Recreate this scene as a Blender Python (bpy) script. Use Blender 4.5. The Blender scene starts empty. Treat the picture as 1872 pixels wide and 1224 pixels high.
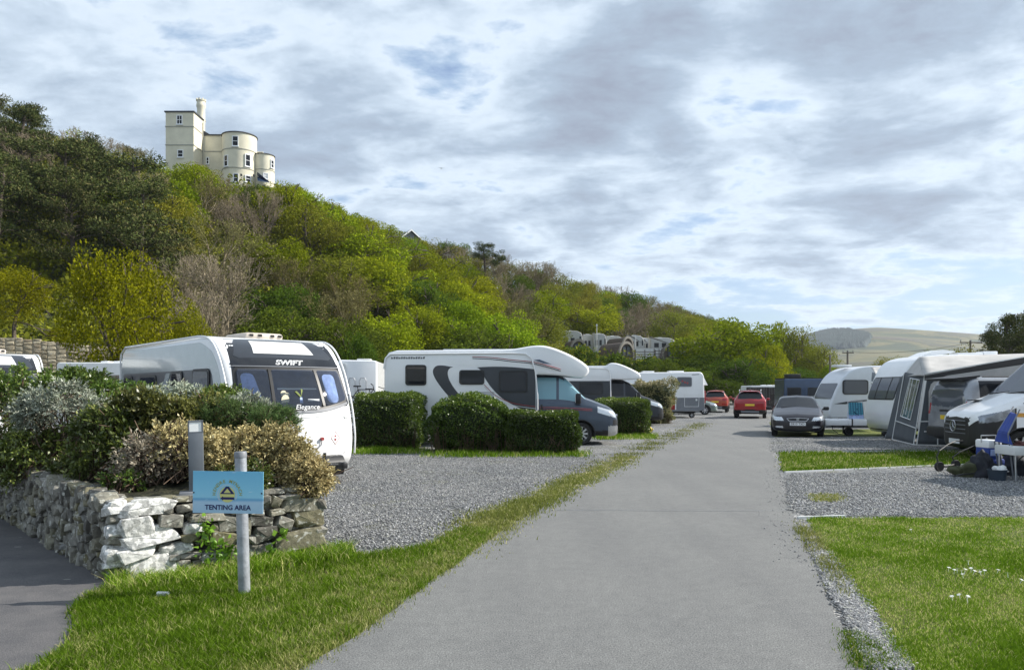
import bpy, bmesh, math, random
import numpy as np
from mathutils import Vector, Matrix

# ---------------------------------------------------------------- camera, sky, sun, exposure
FPX, CX, HY, CH = 1380.0, 936.0, 713.0, 1.65      # focal length (px of the photo), principal column, horizon row, eye height
S = bpy.context.scene
C = S.collection
cam = bpy.data.cameras.new("camera")
cam.sensor_width = 36.0
cam.lens = 36.0 * FPX / 1872.0
cam.shift_y = (HY - 612.0) / 1872.0
cam.clip_start = 0.05
cam.clip_end = 9000
camo = bpy.data.objects.new("camera", cam)
C.objects.link(camo)
camo.location = (0, 0, CH)
camo.rotation_euler = (math.radians(90), 0, 0)
S.camera = camo

SUN_EL, SUN_AZ = 35.0, 10.0      # azimuth counted from +X towards +Y
sl = bpy.data.lights.new("sun", 'SUN')
sl.energy = 5.0
sl.angle = math.radians(0.6)
sl.color = (1.0, 0.945, 0.86)
so = bpy.data.objects.new("sun", sl)
C.objects.link(so)
sd = Vector((math.cos(math.radians(SUN_AZ)) * math.cos(math.radians(SUN_EL)),
             math.sin(math.radians(SUN_AZ)) * math.cos(math.radians(SUN_EL)), math.sin(math.radians(SUN_EL))))
so.rotation_euler = sd.to_track_quat('Z', 'Y').to_euler()
so.location = (30, 5, 40)

S.view_settings.view_transform = 'Standard'
S.view_settings.look = 'None'
S.view_settings.gamma = 1.0
S.view_settings.use_curve_mapping = False
S.view_settings.exposure = 0.64

W = bpy.data.worlds.new("World")
S.world = W
W.use_nodes = True


def build_world():
    nt = W.node_tree
    n, l = nt.nodes, nt.links
    n.clear()
    out = n.new('ShaderNodeOutputWorld')
    sky = n.new('ShaderNodeTexSky')
    sky.sky_type = 'NISHITA'
    sky.sun_disc = False
    sky.sun_elevation = math.radians(SUN_EL)
    sky.sun_rotation = math.radians(90 - SUN_AZ)
    bg1 = n.new('ShaderNodeBackground')
    bg1.inputs[1].default_value = 0.088
    tint = n.new('ShaderNodeMix'); tint.data_type = 'RGBA'; tint.blend_type = 'MULTIPLY'
    tint.inputs[0].default_value = 1.0
    l.new(sky.outputs[0], tint.inputs[6]); tint.inputs[7].default_value = (0.80, 0.90, 1.05, 1)
    l.new(tint.outputs[2], bg1.inputs[0])
    tc = n.new('ShaderNodeTexCoord')
    sep = n.new('ShaderNodeSeparateXYZ'); l.new(tc.outputs['Generated'], sep.inputs[0])

    def M(op, a, b=None, c=None, clamp=False):
        m = n.new('ShaderNodeMath'); m.operation = op; m.use_clamp = clamp
        for i, v in enumerate((a, b, c)):
            if v is None: continue
            if isinstance(v, (int, float)): m.inputs[i].default_value = v
            else: l.new(v, m.inputs[i])
        return m.outputs[0]
    zc = M('ADD', M('MAXIMUM', sep.outputs[2], 0.0), 0.16)
    u = M('DIVIDE', sep.outputs[0], zc)
    v = M('DIVIDE', sep.outputs[1], zc)
    cb = n.new('ShaderNodeCombineXYZ')
    l.new(u, cb.inputs[0]); l.new(v, cb.inputs[1])

    def noise(scale, det, rough, dist, loc, sc=(1, 1, 1), rot=0.0):
        mp = n.new('ShaderNodeMapping'); mp.inputs['Location'].default_value = loc
        mp.inputs['Scale'].default_value = sc; mp.inputs['Rotation'].default_value = (0, 0, rot)
        l.new(cb.outputs[0], mp.inputs[0])
        t = n.new('ShaderNodeTexNoise'); t.inputs['Scale'].default_value = scale
        t.inputs['Detail'].default_value = det; t.inputs['Roughness'].default_value = rough
        t.inputs['Distortion'].default_value = dist
        l.new(mp.outputs[0], t.inputs['Vector'])
        return t.outputs['Fac']
    big = noise(0.62, 3, 0.5, 0.3, (3.1, 1.7, 0))
    med = noise(2.5, 10, 0.56, 0.3, (0.4, 7.7, 0), (1.0, 1.15, 1), 0.25)
    fine = noise(9.0, 8, 0.62, 0.2, (5.0, 2.0, 3.0), (0.9, 1.2, 1), 0.25)
    d = M('ADD', M('MULTIPLY', big, 0.44), M('ADD', M('MULTIPLY', med, 0.64), M('MULTIPLY', fine, 0.20)))   # mean about 0.65

    def blob(px, py, rdeg, amp):        # a broad mass of thicker or thinner cloud in one direction of the sky
        vec = Vector(((px - CX) / FPX, 1, (HY - py) / FPX)).normalized()
        dt = n.new('ShaderNodeVectorMath'); dt.operation = 'DOT_PRODUCT'
        nm = n.new('ShaderNodeVectorMath'); nm.operation = 'NORMALIZE'
        l.new(tc.outputs['Generated'], nm.inputs[0]); l.new(nm.outputs[0], dt.inputs[0]); dt.inputs[1].default_value = vec
        mr = n.new('ShaderNodeMapRange'); mr.interpolation_type = 'SMOOTHSTEP'
        mr.inputs[1].default_value = math.cos(math.radians(rdeg)); mr.inputs[2].default_value = 1.0
        mr.inputs[3].default_value = 0.0; mr.inputs[4].default_value = amp
        l.new(dt.outputs['Value'], mr.inputs[0])
        return mr.outputs[0]
    for b in ((1130, 180, 10, 0.105), (1640, 200, 12, 0.095), (1380, 205, 6.0, -0.06), (880, 330, 12, 0.03), (900, 60, 10, 0.0), (200, 190, 15, -0.04),
              (560, 250, 10, 0.04), (730, 330, 4, -0.03), (1420, 440, 9, 0.055), (1180, 400, 7, 0.03), (250, 50, 12, 0.02), (1640, 520, 9, 0.02), (1800,330,8,-0.05)):
        d = M('ADD', d, blob(*b))
    # thinner towards the horizon so blue shows there
    lowz = n.new('ShaderNodeMapRange'); lowz.interpolation_type = 'SMOOTHSTEP'
    lowz.inputs[1].default_value = 0.02; lowz.inputs[2].default_value = 0.30; lowz.inputs[3].default_value = -0.075; lowz.inputs[4].default_value = 0.01
    l.new(sep.outputs[2], lowz.inputs[0])
    d = M('ADD', d, lowz.outputs[0])
    cov = n.new('ShaderNodeMapRange'); cov.interpolation_type = 'SMOOTHSTEP'
    cov.inputs[1].default_value = 0.43; cov.inputs[2].default_value = 0.66; cov.inputs[3].default_value = 0.0; cov.inputs[4].default_value = 1.0
    l.new(d, cov.inputs[0])
    cr = n.new('ShaderNodeValToRGB')
    e = cr.color_ramp.elements
    e[0].position = 0.50; e[0].color = (0.32, 0.43, 0.61, 1)
    e[1].position = 0.86; e[1].color = (0.21, 0.245, 0.315, 1)
    for p, c in ((0.56, (0.41, 0.52, 0.64, 1)), (0.61, (0.56, 0.635, 0.71, 1)), (0.665, (0.42, 0.50, 0.59, 1)), (0.74, (0.285, 0.355, 0.445, 1))):
        k = cr.color_ramp.elements.new(p); k.color = c
    l.new(d, cr.inputs[0])
    bg2 = n.new('ShaderNodeBackground'); l.new(cr.outputs[0], bg2.inputs[0]); bg2.inputs[1].default_value = 1.0
    mx = n.new('ShaderNodeMixShader'); l.new(cov.outputs[0], mx.inputs[0]); l.new(bg1.outputs[0], mx.inputs[1]); l.new(bg2.outputs[0], mx.inputs[2])
    l.new(mx.outputs[0], out.inputs[0])


build_world()
rng = np.random.default_rng(11)
random.seed(5)
R = math.radians


def at(px, py, Y):
    return Vector(((px - CX) / FPX * Y, Y, CH + (HY - py) / FPX * Y))


def g(px, py):
    Y = CH * FPX / (py - HY)
    return ((px - CX) / FPX * Y, Y)


# ---------------------------------------------------------------- object helpers
def tag(o, label=None, cat=None, group=None, kind=None):
    if label: o['label'] = label
    if cat: o['category'] = cat
    if group: o['group'] = group
    if kind: o['kind'] = kind
    return o


def empty(name, loc, rz, label, cat, group=None):
    o = bpy.data.objects.new(name, None)
    o.empty_display_size = 0.2
    C.objects.link(o); o.location = loc; o.rotation_euler = (0, 0, rz)
    return tag(o, label, cat, group)


def copy_tree(o, parent=None):
    c = o.copy(); C.objects.link(c); c.parent = parent
    for ch in list(o.children):
        copy_tree(ch, c)
    return c


def smooth_angle(me, ang=35):
    bm = bmesh.new(); bm.from_mesh(me)
    bmesh.ops.recalc_face_normals(bm, faces=bm.faces)
    a = R(ang)
    for f in bm.faces: f.smooth = True
    for ed in bm.edges:
        if len(ed.link_faces) == 2 and ed.calc_face_angle(0) > a: ed.smooth = False
    bm.to_mesh(me); bm.free()


def mesh(name, V, F, mat, parent=None, smooth=None, rnd=None):
    me = bpy.data.meshes.new(name)
    V = np.asarray(V, dtype=np.float32)
    if isinstance(F, np.ndarray):
        me.vertices.add(len(V)); me.vertices.foreach_set('co', V.ravel())
        k = F.shape[1]
        me.loops.add(F.size); me.loops.foreach_set('vertex_index', F.astype(np.int32).ravel())
        me.polygons.add(len(F)); me.polygons.foreach_set('loop_start', np.arange(0, F.size, k, dtype=np.int32))
        me.update(calc_edges=True)
    else:
        me.from_pydata([tuple(v) for v in V], [], F); me.update()
    if rnd is not None:
        at_ = me.attributes.new('rnd', 'FLOAT', 'POINT'); at_.data.foreach_set('value', np.asarray(rnd, dtype=np.float32))
    if smooth == 'all':
        me.polygons.foreach_set('use_smooth', np.ones(len(me.polygons), dtype=bool))
    elif smooth:
        smooth_angle(me, smooth)
    me.materials.append(mat)
    o = bpy.data.objects.new(name, me); C.objects.link(o)
    if parent is not None: o.parent = parent
    return o


class MB:
    def __init__(s): s.V = []; s.F = []

    def add(s, V, F, M_=None):
        b = len(s.V)
        for v in V:
            v = Vector(v)
            s.V.append(tuple(M_ @ v if M_ is not None else v))
        for f in F: s.F.append([i + b for i in f])
        return s

    def box(s, c, d, rz=0, M_=None, bevel=0):
        c = Vector(c); x, y, z = d[0] / 2, d[1] / 2, d[2] / 2
        T = Matrix.Translation(c) @ Matrix.Rotation(rz, 4, 'Z')
        if M_ is not None: T = M_ @ T
        if bevel > 0:
            bm = bmesh.new(); bmesh.ops.create_cube(bm, size=1)
            for v in bm.verts: v.co = Vector((v.co.x * d[0], v.co.y * d[1], v.co.z * d[2]))
            bmesh.ops.bevel(bm, geom=bm.edges[:], offset=bevel, segments=2, affect='EDGES', profile=0.5)
            bm.verts.index_update()
            s.add([v.co.copy() for v in bm.verts], [[v.index for v in f.verts] for f in bm.faces], T); bm.free()
            return s
        V = [(-x, -y, -z), (x, -y, -z), (x, y, -z), (-x, y, -z), (-x, -y, z), (x, -y, z), (x, y, z), (-x, y, z)]
        return s.add(V, [(0, 3, 2, 1), (4, 5, 6, 7), (0, 1, 5, 4), (1, 2, 6, 5), (2, 3, 7, 6), (3, 0, 4, 7)], T)

    def tube(s, p0, p1, r0, r1=None, n=12, cap=True):
        r1 = r0 if r1 is None else r1
        p0, p1 = Vector(p0), Vector(p1); d = (p1 - p0)
        if d.length < 1e-6: return s
        q = d.to_track_quat('Z', 'Y').to_matrix()
        V = []
        for p, r in ((p0, r0), (p1, r1)):
            for i in range(n):
                a = 2 * math.pi * i / n; V.append(p + q @ Vector((math.cos(a) * r, math.sin(a) * r, 0)))
        F = [(i, (i + 1) % n, n + (i + 1) % n, n + i) for i in range(n)]
        if cap: F += [tuple(range(n))[::-1], tuple(range(n, 2 * n))]
        return s.add(V, F)

    def path(s, pts, r, n=8):
        for a, b in zip(pts[:-1], pts[1:]): s.tube(a, b, r, r, n)
        return s

    def prism(s, poly, y0, y1, M_=None):      # polygon in (x,z) extruded along y
        n = len(poly)
        V = [(p[0], y0, p[1]) for p in poly] + [(p[0], y1, p[1]) for p in poly]
        F = [tuple(range(n)), tuple(range(n, 2 * n))[::-1]] + [(i, n + i, n + (i + 1) % n, (i + 1) % n) for i in range(n)]
        return s.add(V, F, M_)

    def slab(s, poly, z0, z1, M_=None):      # polygon in (x,y) extruded along z
        n = len(poly)
        V = [(p[0], p[1], z0) for p in poly] + [(p[0], p[1], z1) for p in poly]
        F = [tuple(range(n))[::-1], tuple(range(n, 2 * n))] + [(i, (i + 1) % n, n + (i + 1) % n, n + i) for i in range(n)]
        return s.add(V, F, M_)

    def lathe(s, prof, c, axis='Z', n=24):     # prof = [(r, h)]
        V = []; c = Vector(c)
        for r, h in prof:
            for i in range(n):
                a = 2 * math.pi * i / n
                if axis == 'Z': v = Vector((r * math.cos(a), r * math.sin(a), h))
                elif axis == 'Y': v = Vector((r * math.cos(a), h, r * math.sin(a)))
                else: v = Vector((h, r * math.cos(a), r * math.sin(a)))
                V.append(c + v)
        m = len(prof)
        F = [(j * n + i, j * n + (i + 1) % n, (j + 1) * n + (i + 1) % n, (j + 1) * n + i) for j in range(m - 1) for i in range(n)]
        return s.add(V, F)

    def build(s, name, mat, parent=None, smooth=35):
        return mesh(name, s.V, s.F, mat, parent, smooth)


def rr(x0, z0, x1, z1, r=0.05, n=4):       # rounded rectangle outline
    P = []
    for cx, cz, a0 in ((x1 - r, z1 - r, 0), (x0 + r, z1 - r, 90), (x0 + r, z0 + r, 180), (x1 - r, z0 + r, 270)):
        for i in range(n + 1):
            a = R(a0 + 90 * i / n); P.append((cx + r * math.cos(a), cz + r * math.sin(a)))
    return P


def rpoly(P, r=0.08, n=4):                 # round the corners of any polygon
    out = []; N = len(P)
    for i in range(N):
        a, b, c = Vector(P[i - 1]), Vector(P[i]), Vector(P[(i + 1) % N])
        u, v = (a - b), (c - b); k = min(r, u.length * .45, v.length * .45)
        p0 = b + u.normalized() * k; p1 = b + v.normalized() * k
        for j in range(n + 1):
            t = j / n; q = p0.lerp(b, t).lerp(b.lerp(p1, t), t); out.append((q.x, q.y))
    return out


def text_geo(txt, size, shear=0.0, space=1.0, ext=0.002, bold=0.0):
    cu = bpy.data.curves.new('t', 'FONT'); cu.body = txt; cu.size = size; cu.align_x = 'CENTER'; cu.align_y = 'CENTER'
    cu.shear = shear; cu.space_character = space; cu.extrude = ext; cu.resolution_u = 3; cu.offset = bold
    o = bpy.data.objects.new('t', cu); C.objects.link(o)
    dg = bpy.context.evaluated_depsgraph_get(); dg.update()
    me = o.evaluated_get(dg).to_mesh()
    V = [v.co.copy() for v in me.vertices]; F = [list(p.vertices) for p in me.polygons]
    o.evaluated_get(dg).to_mesh_clear()
    bpy.data.objects.remove(o); bpy.data.curves.remove(cu)
    return V, F


# ---------------------------------------------------------------- materials
def newmat(name):
    m = bpy.data.materials.new(name); m.use_nodes = True
    nt = m.node_tree; nt.nodes.clear()
    out = nt.nodes.new('ShaderNodeOutputMaterial')
    return m, nt, nt.nodes, nt.links, out


def c4(c): return (c[0], c[1], c[2], 1)


def paint(name, col, rough=0.5, metal=0.0, var=0.12, vscale=3.0, bump=0.0, bscale=40.0, coat=0.0, alpha=None, col2=None, c2s=None):
    m, nt, n, l, out = newmat(name)
    b = n.new('ShaderNodeBsdfPrincipled')
    b.inputs['Roughness'].default_value = rough; b.inputs['Metallic'].default_value = metal
    if coat: b.inputs['Coat Weight'].default_value = coat; b.inputs['Coat Roughness'].default_value = 0.05
    tc = n.new('ShaderNodeTexCoord')
    t = n.new('ShaderNodeTexNoise'); t.inputs['Scale'].default_value = c2s or vscale; t.inputs['Detail'].default_value = 6
    t.inputs['Roughness'].default_value = 0.6
    l.new(tc.outputs['Object'], t.inputs['Vector'])
    mx = n.new('ShaderNodeMix'); mx.data_type = 'RGBA'
    k = [max(0, c * (1 - var)) for c in col]; h = [min(1, c * (1 + var)) for c in col]
    if col2: h = col2
    mx.inputs[6].default_value = c4(k); mx.inputs[7].default_value = c4(h)
    mr = n.new('ShaderNodeMapRange'); mr.inputs[1].default_value = 0.32; mr.inputs[2].default_value = 0.68
    l.new(t.outputs['Fac'], mr.inputs[0]); l.new(mr.outputs[0], mx.inputs[0])
    l.new(mx.outputs[2], b.inputs['Base Color'])
    if bump:
        t2 = n.new('ShaderNodeTexNoise'); t2.inputs['Scale'].default_value = bscale; t2.inputs['Detail'].default_value = 5
        l.new(tc.outputs['Object'], t2.inputs['Vector'])
        bp = n.new('ShaderNodeBump'); bp.inputs['Strength'].default_value = bump; bp.inputs['Distance'].default_value = 0.02
        l.new(t2.outputs['Fac'], bp.inputs['Height']); l.new(bp.outputs[0], b.inputs['Normal'])
    l.new(b.outputs[0], out.inputs[0])
    return m


def glass(name, col=(0.012, 0.014, 0.018), clear=0.0):
    m, nt, n, l, out = newmat(name)
    b = n.new('ShaderNodeBsdfPrincipled'); b.inputs['Base Color'].default_value = c4(col)
    b.inputs['Roughness'].default_value = 0.03; b.inputs['IOR'].default_value = 1.42
    if clear:
        tr = n.new('ShaderNodeBsdfTransparent'); tr.inputs[0].default_value = (0.85, 0.9, 0.95, 1)
        gl = n.new('ShaderNodeBsdfGlossy'); gl.inputs['Roughness'].default_value = 0.02
        fr = n.new('ShaderNodeFresnel'); fr.inputs[0].default_value = 1.5
        mx = n.new('ShaderNodeMixShader'); l.new(fr.outputs[0], mx.inputs[0]); l.new(tr.outputs[0], mx.inputs[1]); l.new(gl.outputs[0], mx.inputs[2])
        mx2 = n.new('ShaderNodeMixShader'); mx2.inputs[0].default_value = clear
        l.new(b.outputs[0], mx2.inputs[1]); l.new(mx.outputs[0], mx2.inputs[2]); l.new(mx2.outputs[0], out.inputs[0])
    else:
        l.new(b.outputs[0], out.inputs[0])
    return m


def leafmat(name, c1, c2, c3=None, trans=0.3, hue=0.04, gloss=0.0, valvar=0.25):
    m, nt, n, l, out = newmat(name)
    a = n.new('ShaderNodeAttribute'); a.attribute_name = 'rnd'
    cr = n.new('ShaderNodeValToRGB'); e = cr.color_ramp.elements
    e[0].position = 0.0; e[0].color = c4(c1); e[1].position = 0.75; e[1].color = c4(c2)
    if c3: k = e.new(0.97); k.color = c4(c3)
    l.new(a.outputs['Fac'], cr.inputs[0])
    oi = n.new('ShaderNodeObjectInfo')
    hs = n.new('ShaderNodeHueSaturation')
    mr = n.new('ShaderNodeMapRange'); mr.inputs[3].default_value = 0.5 - hue; mr.inputs[4].default_value = 0.5 + hue * 0.6
    l.new(oi.outputs['Random'], mr.inputs[0]); l.new(mr.outputs[0], hs.inputs['Hue'])
    wn = n.new('ShaderNodeTexWhiteNoise'); wn.noise_dimensions = '1D'; l.new(oi.outputs['Random'], wn.inputs['W'])
    mr2 = n.new('ShaderNodeMapRange'); mr2.inputs[3].default_value = 1 - valvar; mr2.inputs[4].default_value = 1 + valvar
    l.new(wn.outputs['Value'], mr2.inputs[0]); l.new(mr2.outputs[0], hs.inputs['Value'])
    l.new(cr.outputs[0], hs.inputs['Color'])
    d = n.new('ShaderNodeBsdfDiffuse'); t = n.new('ShaderNodeBsdfTranslucent')
    l.new(hs.outputs[0], d.inputs[0]); l.new(hs.outputs[0], t.inputs[0])
    mx = n.new('ShaderNodeMixShader'); mx.inputs[0].default_value = trans
    l.new(d.outputs[0], mx.inputs[1]); l.new(t.outputs[0], mx.inputs[2])
    o_ = mx.outputs[0]
    if gloss:
        gl = n.new('ShaderNodeBsdfGlossy'); gl.inputs['Roughness'].default_value = 0.38
        m2 = n.new('ShaderNodeMixShader'); m2.inputs[0].default_value = gloss
        l.new(o_, m2.inputs[1]); l.new(gl.outputs[0], m2.inputs[2]); o_ = m2.outputs[0]
    l.new(o_, out.inputs[0])
    return m


def groundmat(name, kind):
    m, nt, n, l, out = newmat(name)
    b = n.new('ShaderNodeBsdfPrincipled'); b.inputs['Roughness'].default_value = 0.85
    b.inputs['Specular IOR Level'].default_value = 0.3
    tc = n.new('ShaderNodeTexCoord'); co = tc.outputs['Object']

    def noise(s, d=5, r=0.6):
        t = n.new('ShaderNodeTexNoise'); t.inputs['Scale'].default_value = s; t.inputs['Detail'].default_value = d; t.inputs['Roughness'].default_value = r
        l.new(co, t.inputs['Vector']); return t.outputs['Fac']

    def ramp(f, st):
        r = n.new('ShaderNodeValToRGB'); e = r.color_ramp.elements
        e[0].position = st[0][0]; e[0].color = c4(st[0][1]); e[1].position = st[-1][0]; e[1].color = c4(st[-1][1])
        for p, c in st[1:-1]: k = e.new(p); k.color = c4(c)
        l.new(f, r.inputs[0]); return r.outputs[0]

    def mix(f, a, c, bt='MIX'):
        x = n.new('ShaderNodeMix'); x.data_type = 'RGBA'; x.blend_type = bt
        if isinstance(f, float): x.inputs[0].default_value = f
        else: l.new(f, x.inputs[0])
        for i, v in ((6, a), (7, c)):
            if isinstance(v, tuple): x.inputs[i].default_value = c4(v)
            else: l.new(v, x.inputs[i])
        return x.outputs[2]
    if kind == 'gravel':
        vo = n.new('ShaderNodeTexVoronoi'); vo.inputs['Scale'].default_value = 38; l.new(co, vo.inputs['Vector'])
        sp = n.new('ShaderNodeSeparateColor'); l.new(vo.outputs['Color'], sp.inputs[0])
        col = ramp(sp.outputs[0], [(0.0, (0.055, 0.057, 0.06)), (0.4, (0.145, 0.149, 0.153)), (0.75, (0.245, 0.25, 0.253)), (1.0, (0.42, 0.42, 0.415))])
        big = ramp(noise(0.55, 6), [(0.36, (0.66, 0.68, 0.70)), (0.62, (1.12, 1.1, 1.07))])
        col = mix(1.0, col, big, 'MULTIPLY')
        gm = ramp(noise(0.9, 8, 0.7), [(0.56, (0, 0, 0)), (0.66, (0.6, 0.6, 0.6))])
        gc = ramp(noise(40, 3), [(0.35, (0.06, 0.07, 0.02)), (0.65, (0.22, 0.21, 0.09))])
        col = mix(gm, col, gc)
        h = vo.outputs['Distance']; bs, bd = 0.9, 0.02
    elif kind == 'asphalt':
        sp = ramp(noise(85, 4, 0.8), [(0.34, (0.076, 0.077, 0.075)), (0.5, (0.157, 0.159, 0.156)), (0.68, (0.303, 0.305, 0.298))])
        big = ramp(noise(0.45, 9, 0.72), [(0.33, (0.90, 0.90, 0.91)), (0.66, (1.07, 1.065, 1.06))])
        col = mix(1.0, sp, big, 'MULTIPLY')
        med = ramp(noise(9, 6, 0.8), [(0.3, (0.84, 0.84, 0.84)), (0.7, (1.12, 1.12, 1.11))])
        col = mix(1.0, col, med, 'MULTIPLY')
        mp = n.new('ShaderNodeMapping'); mp.inputs['Rotation'].default_value = (0, 0, 0.32); mp.inputs['Scale'].default_value = (1.5, 0.10, 1); l.new(co, mp.inputs[0])
        t = n.new('ShaderNodeTexNoise'); t.inputs['Scale'].default_value = 1; t.inputs['Detail'].default_value = 5; l.new(mp.outputs[0], t.inputs['Vector'])
        col = mix(1.0, col, ramp(t.outputs['Fac'], [(0.36, (0.95, 0.95, 0.955)), (0.62, (1.04, 1.04, 1.035))]), 'MULTIPLY')
        h = noise(140, 3, 0.7); bs, bd = 0.6, 0.008
    elif kind == 'path':
        sp = ramp(noise(120, 3, 0.7), [(0.3, (0.05, 0.05, 0.055)), (0.5, (0.10, 0.10, 0.105)), (0.72, (0.19, 0.185, 0.18))])
        med = ramp(noise(2.2, 6, 0.7), [(0.3, (0.72, 0.72, 0.74)), (0.7, (1.25, 1.2, 1.15))])
        col = mix(1.0, sp, med, 'MULTIPLY')
        mp = n.new('ShaderNodeMapping'); mp.inputs['Scale'].default_value = (1, 2.2, 1); l.new(co, mp.inputs[0])
        t = n.new('ShaderNodeTexVoronoi'); t.inputs['Scale'].default_value = 2.6; l.new(mp.outputs[0], t.inputs['Vector'])
        sc = n.new('ShaderNodeSeparateColor'); l.new(t.outputs['Color'], sc.inputs[0])
        nn = n.new('ShaderNodeMath'); nn.operation = 'MULTIPLY_ADD'; l.new(noise(30, 3), nn.inputs[0]); nn.inputs[1].default_value = 0.09; l.new(t.outputs['Distance'], nn.inputs[2])
        a1 = n.new('ShaderNodeMath'); a1.operation = 'LESS_THAN'; l.new(nn.outputs[0], a1.inputs[0]); a1.inputs[1].default_value = 0.145
        a2 = n.new('ShaderNodeMath'); a2.operation = 'LESS_THAN'; l.new(sc.outputs[1], a2.inputs[0]); a2.inputs[1].default_value = 0.45
        a3 = n.new('ShaderNodeMath'); a3.operation = 'MULTIPLY'; l.new(a1.outputs[0], a3.inputs[0]); l.new(a2.outputs[0], a3.inputs[1])
        a4 = n.new('ShaderNodeMath'); a4.operation = 'MULTIPLY'; l.new(a3.outputs[0], a4.inputs[0]); a4.inputs[1].default_value = 0.7
        col = mix(a4.outputs[0], col, (0.30, 0.29, 0.27))
        h = noise(110, 3, 0.7); bs, bd = 0.6, 0.008
    elif kind in ('grass', 'verge'):
        c = ramp(noise(55, 4, 0.7), [(0.3, (0.035, 0.045, 0.008)), (0.5, (0.10, 0.13, 0.02)), (0.72, (0.21, 0.21, 0.06))] if kind == 'grass' else
                 [(0.3, (0.09, 0.09, 0.04)), (0.5, (0.21, 0.20, 0.09)), (0.72, (0.36, 0.33, 0.18))])
        big = ramp(noise(0.8, 6, 0.6), [(0.34, (0.68, 0.78, 0.6)), (0.66, (1.3, 1.15, 1.1))])
        col = mix(1.0, c, big, 'MULTIPLY')
        h = noise(60, 4, 0.7); bs, bd = 1.0, 0.03
    elif kind == 'soil':
        col = ramp(noise(9, 6), [(0.35, (0.012, 0.012, 0.008)), (0.65, (0.045, 0.045, 0.022))]); h = noise(9, 5); bs, bd = 0.8, 0.1
    elif kind == 'woodfloor':
        col = ramp(noise(0.6, 8, 0.7), [(0.3, (0.02, 0.028, 0.008)), (0.5, (0.05, 0.06, 0.015)), (0.7, (0.09, 0.09, 0.03))]); h = noise(1.2, 6); bs, bd = 1.0, 0.5
    elif kind == 'moor':
        mp = n.new('ShaderNodeMapping'); mp.inputs['Scale'].default_value = (0.004, 0.0045, 0.02); l.new(co, mp.inputs[0])
        t = n.new('ShaderNodeTexNoise'); t.inputs['Scale'].default_value = 1; t.inputs['Detail'].default_value = 9; t.inputs['Roughness'].default_value = 0.62; t.inputs['Distortion'].default_value = 0.6
        l.new(mp.outputs[0], t.inputs['Vector'])
        col = ramp(t.outputs['Fac'], [(0.30, (0.02, 0.026, 0.018)), (0.42, (0.05, 0.065, 0.022)), (0.49, (0.15, 0.13, 0.05)), (0.54, (0.06, 0.065, 0.03)), (0.62, (0.10, 0.08, 0.055)), (0.72, (0.035, 0.03, 0.03))])
        h = t.outputs['Fac']; bs, bd = 1.0, 25.0
    l.new(col, b.inputs['Base Color'])
    bp = n.new('ShaderNodeBump'); bp.inputs['Strength'].default_value = bs; bp.inputs['Distance'].default_value = bd
    l.new(h, bp.inputs['Height']); l.new(bp.outputs[0], b.inputs['Normal'])
    l.new(b.outputs[0], out.inputs[0])
    return m


def stonemat(name, base, white=0.0):
    m, nt, n, l, out = newmat(name)
    b = n.new('ShaderNodeBsdfPrincipled'); b.inputs['Roughness'].default_value = 0.85
    tc = n.new('ShaderNodeTexCoord'); a = n.new('ShaderNodeAttribute'); a.attribute_name = 'rnd'
    cr = n.new('ShaderNodeValToRGB'); e = cr.color_ramp.elements
    e[0].position = 0; e[0].color = c4(base[0]); e[1].position = 1; e[1].color = c4(base[-1])
    for i, c in enumerate(base[1:-1]): k = e.new((i + 1) / (len(base) - 1)); k.color = c4(c)
    l.new(a.outputs['Fac'], cr.inputs[0])
    t = n.new('ShaderNodeTexNoise'); t.inputs['Scale'].default_value = 14; t.inputs['Detail'].default_value = 9; t.inputs['Roughness'].default_value = 0.7
    l.new(tc.outputs['Object'], t.inputs['Vector'])
    r2 = n.new('ShaderNodeValToRGB'); r2.color_ramp.elements[0].position = 0.36; r2.color_ramp.elements[0].color = (0.62, 0.62, 0.62, 1)
    r2.color_ramp.elements[1].position = 0.62; r2.color_ramp.elements[1].color = (1.25, 1.25, 1.25, 1)
    l.new(t.outputs['Fac'], r2.inputs[0])
    mx = n.new('ShaderNodeMix'); mx.data_type = 'RGBA'; mx.blend_type = 'MULTIPLY'; mx.inputs[0].default_value = 1
    l.new(cr.outputs[0], mx.inputs[6]); l.new(r2.outputs[0], mx.inputs[7])
    t3 = n.new('ShaderNodeTexNoise'); t3.inputs['Scale'].default_value = 22; t3.inputs['Detail'].default_value = 6
    l.new(tc.outputs['Object'], t3.inputs['Vector'])
    r3 = n.new('ShaderNodeValToRGB'); r3.color_ramp.elements[0].position = 0.58 - white * 0.2; r3.color_ramp.elements[1].position = 0.66 - white * 0.2
    l.new(t3.outputs['Fac'], r3.inputs[0])
    mx2 = n.new('ShaderNodeMix'); mx2.data_type = 'RGBA'
    l.new(r3.outputs[0], mx2.inputs[0]); l.new(mx.outputs[2], mx2.inputs[6]); mx2.inputs[7].default_value = (0.42, 0.42, 0.37, 1) if white < 0.5 else (0.74, 0.73, 0.70, 1)
    l.new(mx2.outputs[2], b.inputs['Base Color'])
    bp = n.new('ShaderNodeBump'); bp.inputs['Strength'].default_value = 0.8; bp.inputs['Distance'].default_value = 0.02
    l.new(t.outputs['Fac'], bp.inputs['Height']); l.new(bp.outputs[0], b.inputs['Normal'])
    l.new(b.outputs[0], out.inputs[0])
    return m


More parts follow.
